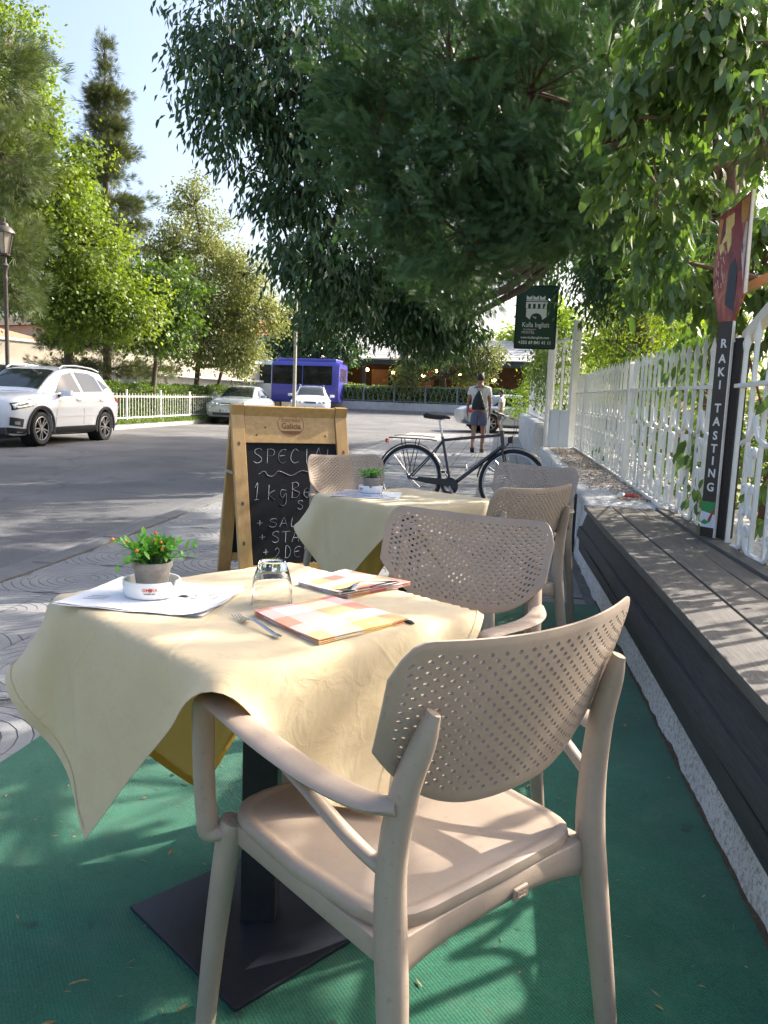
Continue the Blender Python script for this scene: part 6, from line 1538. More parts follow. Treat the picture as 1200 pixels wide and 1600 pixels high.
# ================================================================== TREES AND PLANTS
def unit(a): return a/(np.linalg.norm(a, axis=-1, keepdims=True)+1e-12)
LEAF_T = {  # template: (along, side, normal) vertices and faces
 'diamond': (np.array([(0, 0, 0), (.45, .5, .06), (1, 0, -.06), (.45, -.5, .06)]), [(0, 1, 2, 3)]),
 'folded': (np.array([(0, 0, 0), (.5, 0, -.03), (1, 0, -.14), (.30, .42, .05), (.70, .40, -.02), (.30, -.42, .05), (.70, -.40, -.02)]), [(0, 1, 3), (1, 4, 3), (1, 2, 4), (0, 5, 1), (1, 5, 6), (1, 6, 2)]),
}
def spray_template():
    "flat fern-like conifer spray: axis with side shoots"
    v = []; f = []
    def blade(a, b, w):
        a = np.array(a); b = np.array(b); d = b-a; s = np.array((-d[1], d[0], 0)); s = s/np.linalg.norm(s)*w; i = len(v)
        v.extend([a, a*.6+b*.4+s, b, a*.6+b*.4-s]); f.append((i, i+1, i+2, i+3))
    blade((0, 0, 0), (1, 0, -.10), .022)
    for k, x in enumerate((.05, .18, .31, .44, .57, .70, .83)):
        L = .36*(1-.55*x)+.03
        for s in (-1, 1):
            x2 = x+(.06 if s > 0 else 0); tip = np.array((x2+L*.80, s*L*.62, -.10*x2-.12*L)); blade((x2, 0, -.06*x2), tip, .024)
    return np.array(v), f
LEAF_T['spray'] = spray_template()
def needle_template():
    v = []; f = []; r = np.random.default_rng(1)
    for k in range(9):
        a = r.uniform(0, 6.28); sp_ = r.uniform(.25, .55); b = np.array((.9*math.sqrt(1-sp_**2)+.1, sp_*math.cos(a), sp_*math.sin(a))); i = len(v); o = np.array((r.uniform(0, .3), 0, 0)); s = np.array((0, .022, .012)); v.extend([o, o*.5+b*.5+s, b, o*.5+b*.5-s]); f.append((i, i+1, i+2, i+3))
    return np.array(v), f
LEAF_T['needles'] = needle_template()

def leaves_mesh(name, P, D, Nn, L, Wd, kind, m, rnd):
    T, F = LEAF_T[kind]; n = len(P); k = len(T)
    D = unit(D); S = unit(np.cross(Nn, D)); Nv = np.cross(D, S)
    if kind in ('spray', 'needles'): Wd = L
    V_ = P[:, None, :]+T[None, :, 0:1]*D[:, None, :]*L[:, None, None]+T[None, :, 1:2]*S[:, None, :]*Wd[:, None, None]+T[None, :, 2:3]*Nv[:, None, :]*(L if kind != 'folded' else L)[:, None, None]
    V_ = V_.reshape(-1, 3)
    lens = np.array([len(f) for f in F]); flat = np.concatenate([np.array(f) for f in F])
    loops = (flat[None, :]+(np.arange(n)*k)[:, None]).ravel().astype(np.int32)
    tot = np.tile(lens, n); start = np.concatenate([[0], np.cumsum(tot)[:-1]]).astype(np.int32)
    me = bpy.data.meshes.new(name); me.vertices.add(len(V_)); me.vertices.foreach_set('co', V_.astype(np.float32).ravel())
    me.loops.add(len(loops)); me.loops.foreach_set('vertex_index', loops); me.polygons.add(len(tot)); me.polygons.foreach_set('loop_start', start)
    me.update(calc_edges=True)
    at = me.attributes.new('rnd', 'FLOAT', 'POINT'); at.data.foreach_set('value', np.repeat(rnd, k).astype(np.float32))
    me.materials.append(m)
    if kind == 'folded': me.polygons.foreach_set('use_smooth', [True]*len(me.polygons))
    return me

CAMP = np.array((0, 0, CAM_H)); CR, CU, CW = np.array(cr), np.array(cu), np.array(fw)
def in_view(P, margin=0.0):
    q = P-CAMP; z = q@CW; u = 600+FPX*(q@CR)/np.maximum(z, 1e-3); v = 800-FPX*(q@CU)/np.maximum(z, 1e-3)
    return (z > .1) & (u > -margin) & (u < 1200+margin) & (v > -margin) & (v < 1600+margin), z

bark = mat('brown_bark', (.10, .075, .055), .9, .35, 12, .6, 40, stretch=(3, 3, .6)); bark_red = mat('reddish_bark', (.13, .07, .045), .9, .35, 14, .5, 50, stretch=(3, 3, .6)); bark_pale = mat('pale_bark', (.22, .16, .11), .85, .25, 16, .4, 60, stretch=(3, 3, .8))

def clump_points(r, blobs):
    "blobs: (cx,cy,cz, rx,ry,rz, n_clumps)"
    C = []; O = []
    for (x, y, z, a, b, c, n) in blobs:
        d = unit(r.normal(size=(n, 3))); rad = r.uniform(.28, 1.0, (n, 1))**.55*r.uniform(.84, 1.10, (n, 1))*np.where(r.uniform(0, 1, (n, 1)) < .12, 1.22, 1.0)
        C.append(np.array((x, y, z))+d*rad*np.array((a, b, c))); O.append(np.tile(np.array((x, y, z)), (n, 1)))
    return np.concatenate(C), np.concatenate(O)

def tree(name, label, cat, base, trunk, blobs, leaf, per, L, W, kind, lm, seed, bm_=bark, spread=.3, droop=.0, group=None, indiv=0, branches=True, r_limb=.03, zmin=None, orient='out', smin=1.0, keep=None):
    r = np.random.default_rng(seed); t = thing(name, label, cat, base, 0, group); B = np.array(base)
    tk = MB(); tk.tube([tuple(p[:3]) for p in trunk], [p[3] for p in trunk], 10)
    C, O = clump_points(r, blobs)
    if zmin is not None: C[:, 2] = np.maximum(C[:, 2], zmin)
    tops = [np.array(p[:3]) for p in trunk[len(trunk)//2:]]
    limb = MB()
    for bl in blobs:
        c = np.array(bl[:3]); s = tops[int(np.argmin([np.linalg.norm(c-q) for q in tops]))]
        if np.linalg.norm(c-s) > .15:
            mid = s*.5+c*.5+np.array((0, 0, -.08*np.linalg.norm(c-s))); tk.tube([tuple(s), tuple(mid), tuple(c)], [r_limb*1.6, r_limb*1.2, r_limb*.6], 6)
    tk.build('trunk', bm_, t, smooth=60).location = (0, 0, 0)
    if branches:
        idx = r.permutation(len(C))[:min(len(C), 260)]
        for i in idx:
            s, e_ = O[i], C[i]; mid = s*.45+e_*.55+r.normal(size=3)*.05*np.linalg.norm(e_-s)+np.array((0, 0, .04*np.linalg.norm(e_-s))); limb.tube([tuple(s), tuple(mid), tuple(e_)], [r_limb*.45, r_limb*.28, r_limb*.12], 4, cap=False)
        stuff(limb.build('branches', bm_, t, smooth=60))
    n = len(C)*per; ci = np.repeat(np.arange(len(C)), per)
    # every clump is a small leafy shoot: leaves sit along a few twigs
    ax = unit(unit(C-O)+r.normal(size=C.shape)*.5+np.array((0, 0, -droop*.8))); tw = r.uniform(-1, 1, (n, 1))
    P = C[ci]+ax[ci]*tw*spread*1.0+r.normal(size=(n, 3))*spread*.42
    out = unit(P-O[ci])
    if orient == 'out': D = unit(out*.8+r.normal(size=(n, 3))*.7+np.array((0, 0, -droop*1.6)))
    elif orient == 'up': D = unit(out*1.0+r.normal(size=(n, 3))*.35+np.array((0, 0, .25-droop)))
    elif orient == 'plume':
        ax = unit(unit(C-O)*.55+r.normal(size=C.shape)*.45+np.array((-.5, -.12, .18)))
        P = C[ci]+ax[ci]*(tw*.5+.2)*spread*1.5+r.normal(size=(n, 3))*spread*.26*(1.2-.6*tw); D = unit(ax[ci]*1.0+r.normal(size=(n, 3))*.42+np.array((0, 0, .10)))
    else: D = unit(r.normal(size=(n, 3))*.45+out*.35+np.array((0, 0, -droop*2.2)))
    Nn = unit(r.normal(size=(n, 3))*.7+np.array((0, 0, .7))+out*.4)
    Ls = L*r.uniform(.65, 1.25, n)*smin; Ws = W*r.uniform(.7, 1.2, n)
    crnd = r.uniform(0, 1, len(C)); rnd = np.clip(.55*crnd[ci]+.45*r.uniform(0, 1, n), 0, 1)
    if orient == 'plume': rnd = np.clip(.30*crnd[ci]+.35*r.uniform(0, 1, n)+.30*(tw[:, 0]*.5+.5), 0, 1)
    if keep is not None:
        k = keep(P); P, D, Nn, Ls, Ws, rnd = P[k], D[k], Nn[k], Ls[k], Ws[k], rnd[k]
    if indiv:
        vis, z = in_view(P); size = np.where(vis, Ls/np.maximum(z, .1), 0); order = np.argsort(-size)[:indiv]; sel = np.zeros(len(P), bool); sel[order] = size[order] > 0
        if kind in ('spray', 'needles'):
            one = leaves_mesh('spray', np.zeros((1, 3)), np.array([[1., 0, 0]]), np.array([[0., 0, 1]]), np.array([1.]), np.array([1.]), kind, lm, np.array([.5])); nm = 'spray'
        else:
            one = leaves_mesh('leaf', np.zeros((1, 3)), np.array([[1., 0, 0]]), np.array([[0., 0, 1]]), np.array([1.]), np.array([W/L]), 'folded', lm, np.array([.45])); nm = 'leaf'
        for i in np.where(sel)[0]:
            d = D[i]; s_ = unit(np.cross(Nn[i], d)); nv = np.cross(d, s_); k = float(Ls[i])
            o = link(nm, one, t); o.matrix_local = Matrix(((d[0]*k, s_[0]*k, nv[0]*k, P[i][0]), (d[1]*k, s_[1]*k, nv[1]*k, P[i][1]), (d[2]*k, s_[2]*k, nv[2]*k, P[i][2]), (0, 0, 0, 1)))
        k = ~sel; P, D, Nn, Ls, Ws, rnd = P[k], D[k], Nn[k], Ls[k], Ws[k], rnd[k]
    cr_o = stuff(link('crown', leaves_mesh('crown', P, D, Nn, Ls, Ws, kind, lm, rnd), t))
    # everything above was laid out in world space; hang it on the base
    bv = Vector(base)
    for ch in t.children: ch.location = ch.location-bv
    return t

lm_right = leaf_mat('laurel_leaf', (.045, .095, .035), (.15, .225, .075), .30, .34, (1.5, 1.7, .5), .5)
lm_dark = leaf_mat('dark_leaf', (.022, .055, .028), (.070, .125, .055), .22, .38, (1.7, 2.2, .5), .5)
lm_conifer = leaf_mat('cypress_green', (.018, .050, .026), (.110, .200, .080), .18, .6, (1.4, 1.6, .6), .3)
lm_lime = leaf_mat('lime_leaf', (.042, .090, .018), (.23, .31, .058), .34, .5, (1.6, 1.6, .4), .35)
lm_olive = leaf_mat('olive_leaf', (.075, .11, .040), (.29, .31, .11), .28, .5, (1.4, 1.4, .6), .35)
lm_pine = leaf_mat('pine_needle', (.05, .085, .035), (.15, .19, .08), .2, .6, None, .3)
lm_spruce = leaf_mat('spruce_needle', (.035, .060, .028), (.11, .13, .055), .2, .6, None, .3)
lm_hedge = leaf_mat('hedge_leaf', (.05, .10, .02), (.16, .24, .055), .3, .45, None, .4)
lm_sunny = leaf_mat('sunny_leaf', (.07, .14, .02), (.24, .33, .06), .38, .5, (1.7, 1.7, .4), .35)

# -- right foreground tree leaning over the fence
tree('laurel_tree', 'glossy light green leaved tree overhanging the fence at the right', 'tree', (2.05, 4.6, g(4.6)+.3),
     [(2.05, 4.6, .3, .05), (2.0, 4.6, 1.2, .045), (1.92, 4.62, 2.0, .038), (1.85, 4.55, 2.9, .03)],
     [(.62, 4.55, 2.75, .26, .35, .30, 15), (.80, 4.42, 2.95, .34, .4, .34, 26), (1.0, 4.3, 3.1, .4, .4, .35, 26), (1.18, 4.25, 2.6, .42, .4, .4, 34), (.82, 4.9, 2.5, .34, .4, .3, 26), (1.5, 5.3, 2.05, .36, .4, .36, 26), (.95, 5.2, 2.15, .3, .4, .3, 16), (1.65, 5.6, 2.2, .5, .5, .45, 26),
      (2.0, 4.35, 2.6, 0.5, 0.5, 0.55, 12), (2.4, 3.9, 3.5, 0.55, 0.55, 0.55, 27), (2.0, 2.6, 2.1, 0.4, 0.4, 0.4, 3), (2.95, 4.2, 3.85, 0.8, 0.8, 0.7, 31), (1.7, 6.3, 3.4, 0.6, 0.7, 0.5, 37), (2.2, 6.8, 4.1, 0.8, 0.8, 0.7, 45), (2.7, 1.9, 2.9, 0.5, 0.6, 0.6, 12)],  # clumps mostly out of view, placed and thinned to dapple tables and paving
     None, 20, .108, .050, 'folded', lm_right, 52, bark_pale, .085, .5, indiv=300, r_limb=.016, orient='hang', keep=lambda P: ~((P[:, 1] < 4.8) & (P[:, 2] < 2.46) & (P[:, 0] > .72) & (P[:, 0] < 1.75) & (P[:, 1] > 3.3)))
tree('garden_stem_tree', 'slim brown stemmed tree right behind the batten at the right edge', 'tree', (1.72, 5.4, g(5.4)+.3),
     [(1.72, 5.4, .3, .026), (1.76, 5.38, 1.3, .024), (1.70, 5.36, 2.1, .020), (1.80, 5.3, 3.0, .016)], [(1.9, 5.3, 3.2, .5, .5, .5, 14)], None, 12, .085, .034, 'folded', lm_right, 22, bark_red, .12, .7, r_limb=.012, orient='hang')
# -- vine growing through the fence
def vine_keep(P): return P[:, 0] > 1.17
tree('fence_vine', 'leafy green vine growing through the white fence near the tasting sign', 'vine', (1.5, 5.6, g(5.6)+.45),
     [(1.5, 5.6, .5, .012), (1.42, 5.5, .9, .010), (1.40, 5.4, 1.3, .008), (1.45, 5.2, 1.7, .006)],
     [(1.33, 5.25, .85, .12, .4, .38, 16), (1.38, 5.7, 1.55, .14, .6, .3, 26), (1.42, 6.5, 1.65, .16, .8, .28, 28), (1.36, 7.6, 1.0, .10, .5, .45, 7), (1.38, 3.85, .95, .12, .45, .5, 20), (1.44, 9.2, 1.6, .15, 1.4, .3, 30), (1.36, 6.6, .85, .1, .6, .3, 6), (1.36, 9.6, .8, .1, .8, .3, 6)],
     None, 8, .085, .042, 'folded', lm_right, 31, bark_red, .10, .7, indiv=300, r_limb=.006, orient='hang', keep=vine_keep)
# -- cypress hanging over the sidewalk
tree('cypress_tree', 'dense dark green cypress hanging over the sidewalk in the middle', 'tree', (2.1, 8.0, g(8)+.3),
     [(2.1, 8.0, .3, .16), (2.05, 8.0, 2.0, .14), (1.9, 8.0, 4.0, .11), (1.8, 8.0, 6.5, .07)],
     [(-1.35, 7.5, 4.3, .5, .6, .6, 40), (-1.25, 7.45, 3.6, .45, .6, .5, 40), (-.95, 7.5, 3.0, .5, .6, .45, 40), (-.6, 7.4, 4.2, .7, .7, .65, 50), (-.5, 7.15, 3.4, .6, .6, .55, 50), (-.45, 7.3, 2.75, .6, .6, .40, 50), (.1, 7.3, 3.9, .7, .7, .65, 50), (.2, 7.2, 3.1, .6, .6, .5, 50), (.25, 7.5, 3.0, .5, .6, .30, 40), (.7, 7.6, 3.05, .5, .6, .35, 36), (1.0, 8.0, 3.3, .7, .8, .65, 50), (1.0, 8.1, 4.4, .8, .8, .8, 50), (-.6, 8.8, 2.6, .5, .6, .28, 34), (.5, 9.3, 3.2, .6, .7, .26, 30), (1.6, 8.2, 5.4, 1.0, 1.0, 1.0, 34), (0., 7.7, 4.9, .8, .8, .6, 34), (1.75, 7.8, 2.8, .6, .7, .7, 26)],
     None, 44, .135, .135, 'spray', lm_conifer, 41, bark_red, .21, .10, indiv=300, r_limb=.03, orient='plume')
# -- big dark broadleaf tree over the street
tree('street_tree', 'tall dark broadleaf tree arching over the road at the centre', 'tree', (2.4, 13.2, g(13.2)+.3),
     [(2.4, 13.2, .3, .2), (2.2, 13.0, 2.2, .17), (1.4, 12.6, 4.2, .13), (.2, 12.0, 5.8, .09), (-1.2, 11.5, 6.8, .05)],
     [(-3.7, 10.2, 5.6, .7, .9, .65, 36), (-3.6, 10.1, 4.7, .6, .9, .5, 34), (-3.4, 10.1, 6.9, .8, 1.0, .8, 40), (-2.9, 10.3, 5.3, .8, 1.0, .8, 50), (-2.85, 10.6, 4.1, .7, .9, .6, 50), (-2.55, 10.6, 3.15, .5, .8, .5, 40), (-2.4, 10.8, 4.8, .9, 1.0, .9, 70), (-2.1, 11.1, 2.75, .55, .8, .42, 46), (-1.6, 11.2, 3.5, .8, .9, .7, 60), (-1.5, 11.2, 5.4, 1.2, 1.2, 1.1, 70), (-1.2, 11.7, 2.75, .6, .8, .4, 46), (-.75, 12.2, 2.95, .5, .8, .4, 40), (-.9, 13.3, 3.3, .5, .8, .4, 40), (-2.7, 12.2, 2.65, .5, .7, .35, 30), (-1.4, 11.8, 2.35, .6, .7, .26, 40), (-.85, 12.3, 2.4, .5, .7, .26, 40), (-2.4, 10.9, 7.0, 1.3, 1.3, 1.2, 60), (.2, 12.2, 5.8, 1.5, 1.5, 1.3, 70), (-1.0, 11.6, 8.0, 1.7, 1.6, 1.2, 50), (1.6, 12.6, 7.4, 1.6, 1.6, 1.4, 40), (1.6, 12.6, 3.25, .55, .7, .6, 50), (1.7, 14.2, 3.7, .7, .8, .7, 50), (2.0, 11.5, 3.4, .6, .7, .6, 44)],
     None, 50, .135, .046, 'diamond', lm_dark, 51, bark, .26, .5, indiv=300, r_limb=.055, orient='hang')
# -- tall trees added farther along the right side, mostly hidden, to shade the road
tree('street_tree', 'tall broadleaf tree added beyond the hostel gate to shade the road, mostly hidden by the cypress', 'tree', (3.4, 19.5, g(19.5)), [(3.4, 19.5, 0, .2), (3.3, 19.4, 3, .16), (2.9, 19.3, 6, .1), (2.6, 19.3, 9, .05)],
     [(1.6, 19.0, 7.2, 2.0, 2.2, 1.8, 90), (3.2, 19.8, 9.6, 2.2, 2.2, 1.8, 90), (3.6, 19, 6, 1.8, 2, 1.6, 60), (2.2, 22.5, 8.8, 2.2, 2.2, 2.0, 80), (.8, 16.8, 7.4, 1.8, 1.8, 1.6, 60), (.5, 19.5, 5.4, 1.3, 1.5, 1.1, 44), (-.3, 17.5, 8.7, 1.6, 1.8, 1.4, 50), (.9, 22.5, 10.2, 1.8, 2.0, 1.5, 50)], None, 84, .18, .09, 'diamond', lm_dark, 52, bark, .45, .6, r_limb=.07, orient='hang')
tree('street_tree', 'second tall broadleaf tree added beyond the gate to shade the road, behind everything at right', 'tree', (4.6, 25.0, g(25)), [(4.6, 25, 0, .2), (4.5, 25, 4, .15), (4.3, 25, 8, .08)],
     [(3.8, 25, 9.6, 2.4, 2.6, 2.4, 90), (4.6, 25, 6.2, 2.2, 2.2, 1.8, 60), (3.0, 27, 10.4, 2.0, 2.2, 2.0, 50), (3.2, 25, 12.6, 2.2, 2.4, 1.8, 60)], None, 84, .19, .09, 'diamond', lm_dark, 53, bark, .5, .5, r_limb=.08, orient='hang')
# -- shrubs in the garden behind the fence
tree('garden_shrub', 'sunlit yellow green shrubs behind the fence below the cypress', 'shrub', (2.6, 10.5, g(10.5)+.3), [(2.6, 10.5, .3, .05), (2.6, 10.5, 1.2, .04), (2.5, 10.5, 1.8, .03)],
     [(2.3, 9.2, 1.7, .7, 1.0, .8, 44), (2.5, 11.2, 2.1, .8, 1.1, .8, 44), (2.2, 13.2, 2.0, .7, .9, .8, 30), (1.7, 12.6, 2.3, .45, .7, .7, 26), (2.6, 12.2, 3.2, .9, 1.2, .7, 50), (2.1, 10.2, 2.7, .7, .9, .6, 40), (3.4, 14.5, 3.0, 1.0, 1.2, 1.0, 50), (2.2, 13.2, 3.4, .8, 1.0, .6, 50), (2.0, 15.8, 3.3, .8, 1.0, .8, 50)], None, 34, .07, .034, 'diamond', lm_sunny, 61, bark, .22, .4, r_limb=.02)
tree('garden_shrub', 'leafy shrub filling the garden behind the near fence panels', 'shrub', (2.9, 6.3, g(6.3)+.3), [(2.9, 6.3, .3, .05), (2.9, 6.3, 1.2, .04), (2.8, 6.3, 1.8, .03)],
     [(2.5, 6.0, 1.3, .6, .9, .8, 40), (2.9, 7.4, 1.5, .7, .9, .9, 40), (2.4, 4.6, 1.0, .5, .7, .6, 24), (3.4, 5.2, 2.2, .8, .9, .9, 40), (4.0, 8.8, 2.4, 1.0, 1.2, 1.2, 40), (2.3, 3.0, .9, .45, .6, .5, 20), (2.3, 4.9, 1.7, .6, .8, .6, 44), (3.0, 6.0, 2.6, .7, .8, .7, 40), (2.0, 7.0, .9, .35, .9, .5, 34), (2.0, 9.0, .9, .35, 1.0, .5, 34), (2.05, 11, 1.0, .35, 1.0, .5, 30), (1.95, 5.4, .9, .3, .6, .45, 20)], None, 30, .085, .04, 'diamond', lm_hedge, 62, bark, .22, .4, r_limb=.02)
tree('garden_shrub', 'climbing greenery over the tall wall beyond the gate', 'shrub', (1.1, 17.0, g(17)+.9), [(1.1, 17, 1.1, .03), (1.0, 17, 1.6, .02), (.95, 17, 2.1, .015)],
     [(.95, 16.2, 1.9, .3, .6, .7, 30), (1.0, 17.6, 2.2, .4, .9, .8, 36), (1.1, 20, 2.4, .5, 1.4, .9, 40), (1.4, 23.5, 2.4, .7, 1.6, 1.0, 40)], None, 30, .08, .045, 'diamond', lm_hedge, 63, bark, .25, .6, r_limb=.015, orient='hang')
tree('flowering_shrub', 'yellow green flowering bush to the right of the man\'s head', 'shrub', (2.3, 27.5, g(27.5)), [(2.3, 27.5, .2, .05), (2.2, 27.5, 1.2, .04), (2.1, 27.5, 1.9, .03)], [(1.4, 27.3, 2.0, 1.0, 1.0, 1.0, 50), (2.6, 28.0, 2.2, 1.1, 1.1, 1.1, 46), (.9, 28.8, 1.7, .6, .7, .6, 20)], None, 30, .11, .06, 'diamond', lm_sunny, 64, bark, .3, .3, r_limb=.02)
# -- left side trees
tree('maple_tree', 'tall lime green broadleaf tree behind the white SUV', 'tree', (-13.3, 23.2, g(23.2)), [(-13.3, 23.2, 0, .17), (-13.3, 23.2, 1.8, .15), (-13.4, 23.2, 3.6, .13), (-13.6, 23.2, 6.5, .09), (-13.8, 23.2, 9, .05)],
     [(-12.6, 22.6, 5.6, 1.4, 1.4, 1.4, 80), (-13.7, 22.8, 7.6, 1.5, 1.6, 1.6, 90), (-14.9, 23.0, 9.6, 1.5, 1.6, 1.6, 80), (-14.6, 22.8, 6.6, 1.5, 1.6, 1.7, 70), (-12.5, 22.4, 3.7, 1.5, 1.3, .9, 70), (-15.2, 23.2, 11.6, 1.2, 1.2, 1.2, 40), (-11.3, 23.0, 3.9, 1.2, 1.2, .8, 50), (-14.8, 23.0, 4.6, 1.2, 1.2, .9, 36)], None, 84, .13, .10, 'diamond', lm_lime, 71, bark, .42, .35, r_limb=.07)
tree('maple_tree', 'smaller leaning tree, leaf colour darkened for shade, beside the lime green one, over the hedge', 'tree', (-11.75, 25.6, g(25.6)), [(-11.75, 25.6, 0, .10), (-11.65, 25.6, 1.6, .09), (-11.5, 25.6, 3.0, .07), (-11.4, 25.6, 4.4, .04)],
     [(-11.3, 25.2, 3.6, 1.3, 1.2, .9, 60), (-11.0, 25.4, 4.8, 1.2, 1.2, 1.0, 46), (-12.4, 25.2, 4.2, 1.0, 1.0, .9, 30)], None, 44, .16, .12, 'diamond', leaf_mat('shade_maple_leaf', (.030, .075, .020), (.10, .17, .045), .3, .5, (1.6, 1.6, .4), .35), 72, bark, .38, .35, r_limb=.05)  # darker copy of the lime leaf: shade painted into the colour
tree('spruce_tree', 'narrow pointed spruce rising behind the lime green tree', 'tree', (-16.9, 32.5, g(32)), [(-16.9, 32.5, 0, .2), (-16.9, 32.5, 6, .16), (-16.9, 32.5, 12, .10), (-16.9, 32.5, 15.2, .02)],
     [(-16.9, 32.5, 2.4+1.0*k, 3.2-.235*k, 3.2-.235*k, .17, 50-2*k) for k in range(12)]+[(-16.9, 32.5, 14.2, .22, .22, .7, 10), (-16.9, 32.5, 15.2, .05, .05, .6, 5)], None, 30, .34, .3, 'needles', lm_spruce, 73, bark, .3, .12, r_limb=.05, orient='up')
tree('pine_tree', 'pine with soft needles at the left edge behind the lamp', 'tree', (-14.0, 19.6, g(19.6)), [(-14.3, 19.6, 0, .15), (-14.0, 19.6, 2, .13), (-13.6, 19.6, 4.2, .11), (-13.2, 19.6, 7, .08), (-13.1, 19.6, 10, .05)],
     [(-12.8, 19.4, 5.0, 1.0, 1.0, .7, 40), (-13.0, 19.4, 7.2, 1.2, 1.1, 1.0, 46), (-13.4, 19.4, 9.4, 1.4, 1.2, 1.4, 46), (-12.6, 19.2, 3.8, .8, .8, .4, 20)], None, 34, .30, .2, 'needles', lm_pine, 74, bark, .34, .05, r_limb=.04, orient='up')
tree('round_tree', 'round pale green tree above the left hedge and silver saloon', 'tree', (-12.5, 31.5, g(31.5)), [(-12.5, 31.5, 0, .13), (-12.5, 31.5, 1.2, .12), (-12.4, 31.5, 2.6, .10), (-12.2, 31.5, 5.0, .07), (-12.1, 31.5, 7.2, .04)],
     [(-12.0, 31.0, 3.6, 2.2, 1.9, 1.1, 110), (-12.1, 31.2, 5.4, 2.2, 2.0, 1.5, 120), (-12.2, 31.3, 7.3, 1.7, 1.6, 1.3, 80), (-12.5, 31.3, 8.9, .8, .9, .9, 26), (-10.2, 30.6, 3.0, .8, .8, .8, 36), (-9.6, 30.8, 4.7, 1.1, 1.1, .9, 46), (-10.3, 30.9, 6.2, 1.1, 1.2, 1.0, 46), (-13.6, 30.6, 6.9, 1.0, 1.1, .9, 34), (-14.0, 31.0, 4.2, 1.0, 1.2, 1.2, 40)], None, 70, .125, .085, 'diamond', lm_olive, 75, bark, .40, .45, r_limb=.06)
tree('round_tree', 'second stem of the round tree, leaning right over the hedge', 'tree', (-12.1, 31.9, g(31.9)), [(-12.1, 31.9, 0, .10), (-11.8, 31.9, 1.3, .09), (-11.4, 31.8, 2.8, .06), (-11.1, 31.7, 4, .04)], [(-10.9, 31.5, 4.4, 1.0, 1.0, .9, 30)], None, 44, .15, .10, 'diamond', lm_olive, 76, bark, .38, .45, r_limb=.04)
tree('plane_tree', 'dark crowned tree with forked trunk in front of the restaurant', 'tree', (-12.4, 51.5, g(51.5)), [(-12.4, 51.5, 0, .28), (-12.4, 51.5, 1.6, .25), (-12.3, 51.5, 3.0, .20), (-11.9, 51.5, 4.6, .12)],
     [(-12.2, 51.2, 5.8, 2.4, 2.0, 1.5, 90), (-10.4, 51.2, 4.8, 1.3, 1.3, .8, 36), (-14.2, 51.4, 4.9, 1.5, 1.4, 1.1, 40), (-12.2, 51.2, 8.0, 1.8, 1.8, 1.4, 46)], None, 40, .26, .15, 'diamond', lm_dark, 77, bark, .55, .5, r_limb=.10)
tree('olive_tree', 'grey green olive tree over the far hedge, left of the man', 'tree', (-3.4, 47.6, g(47.6)+.4), [(-3.3, 47.6, .9, .28), (-3.4, 47.6, 2.2, .24), (-3.5, 47.5, 3.2, .18), (-3.9, 47.4, 4.2, .1)],
     [(-4.8, 47.2, 3.9, 1.5, 1.3, 1.3, 60), (-3.2, 47.2, 4.9, 1.6, 1.4, 1.1, 56), (-5.3, 47.0, 2.9, .9, .9, .8, 30), (-1.6, 47.4, 3.4, 1.3, 1.1, .9, 40), (-1.0, 47.6, 4.6, 1.4, 1.2, 1.0, 36)], None, 40, .22, .10, 'diamond', lm_olive, 78, bark, .45, .4, r_limb=.09)
for k, (x, y, h, lab) in enumerate(((-33, 70, 9, 'broad distant tree behind the terracotta roofed house'), (-21, 78, 10, 'distant tree behind the pale house'), (2.5, 66, 9, 'distant tree behind the restaurant at right'), (-40, 48, 8, 'distant sunlit tree at the far left edge'), (9, 52, 9, 'distant tree right of the restaurant'))):
    tree('distant_tree', lab, 'tree', (x, y, g(y)), [(x, y, g(y), .3), (x, y, g(y)+3, .25), (x, y, g(y)+h*.6, .15)], [(x, y, g(y)+h*.55, 3.4, 3, h*.28, 60), (x+1, y-.5, g(y)+h*.8, 2.4, 2.4, h*.2, 40), (x-1.6, y-.5, g(y)+h*.45, 2.4, 2.4, h*.2, 40)], None, 36, .42, .28, 'diamond', lm_sunny if k != 1 else lm_lime, 80+k, bark, .8, .3, r_limb=.12, group='distant trees')

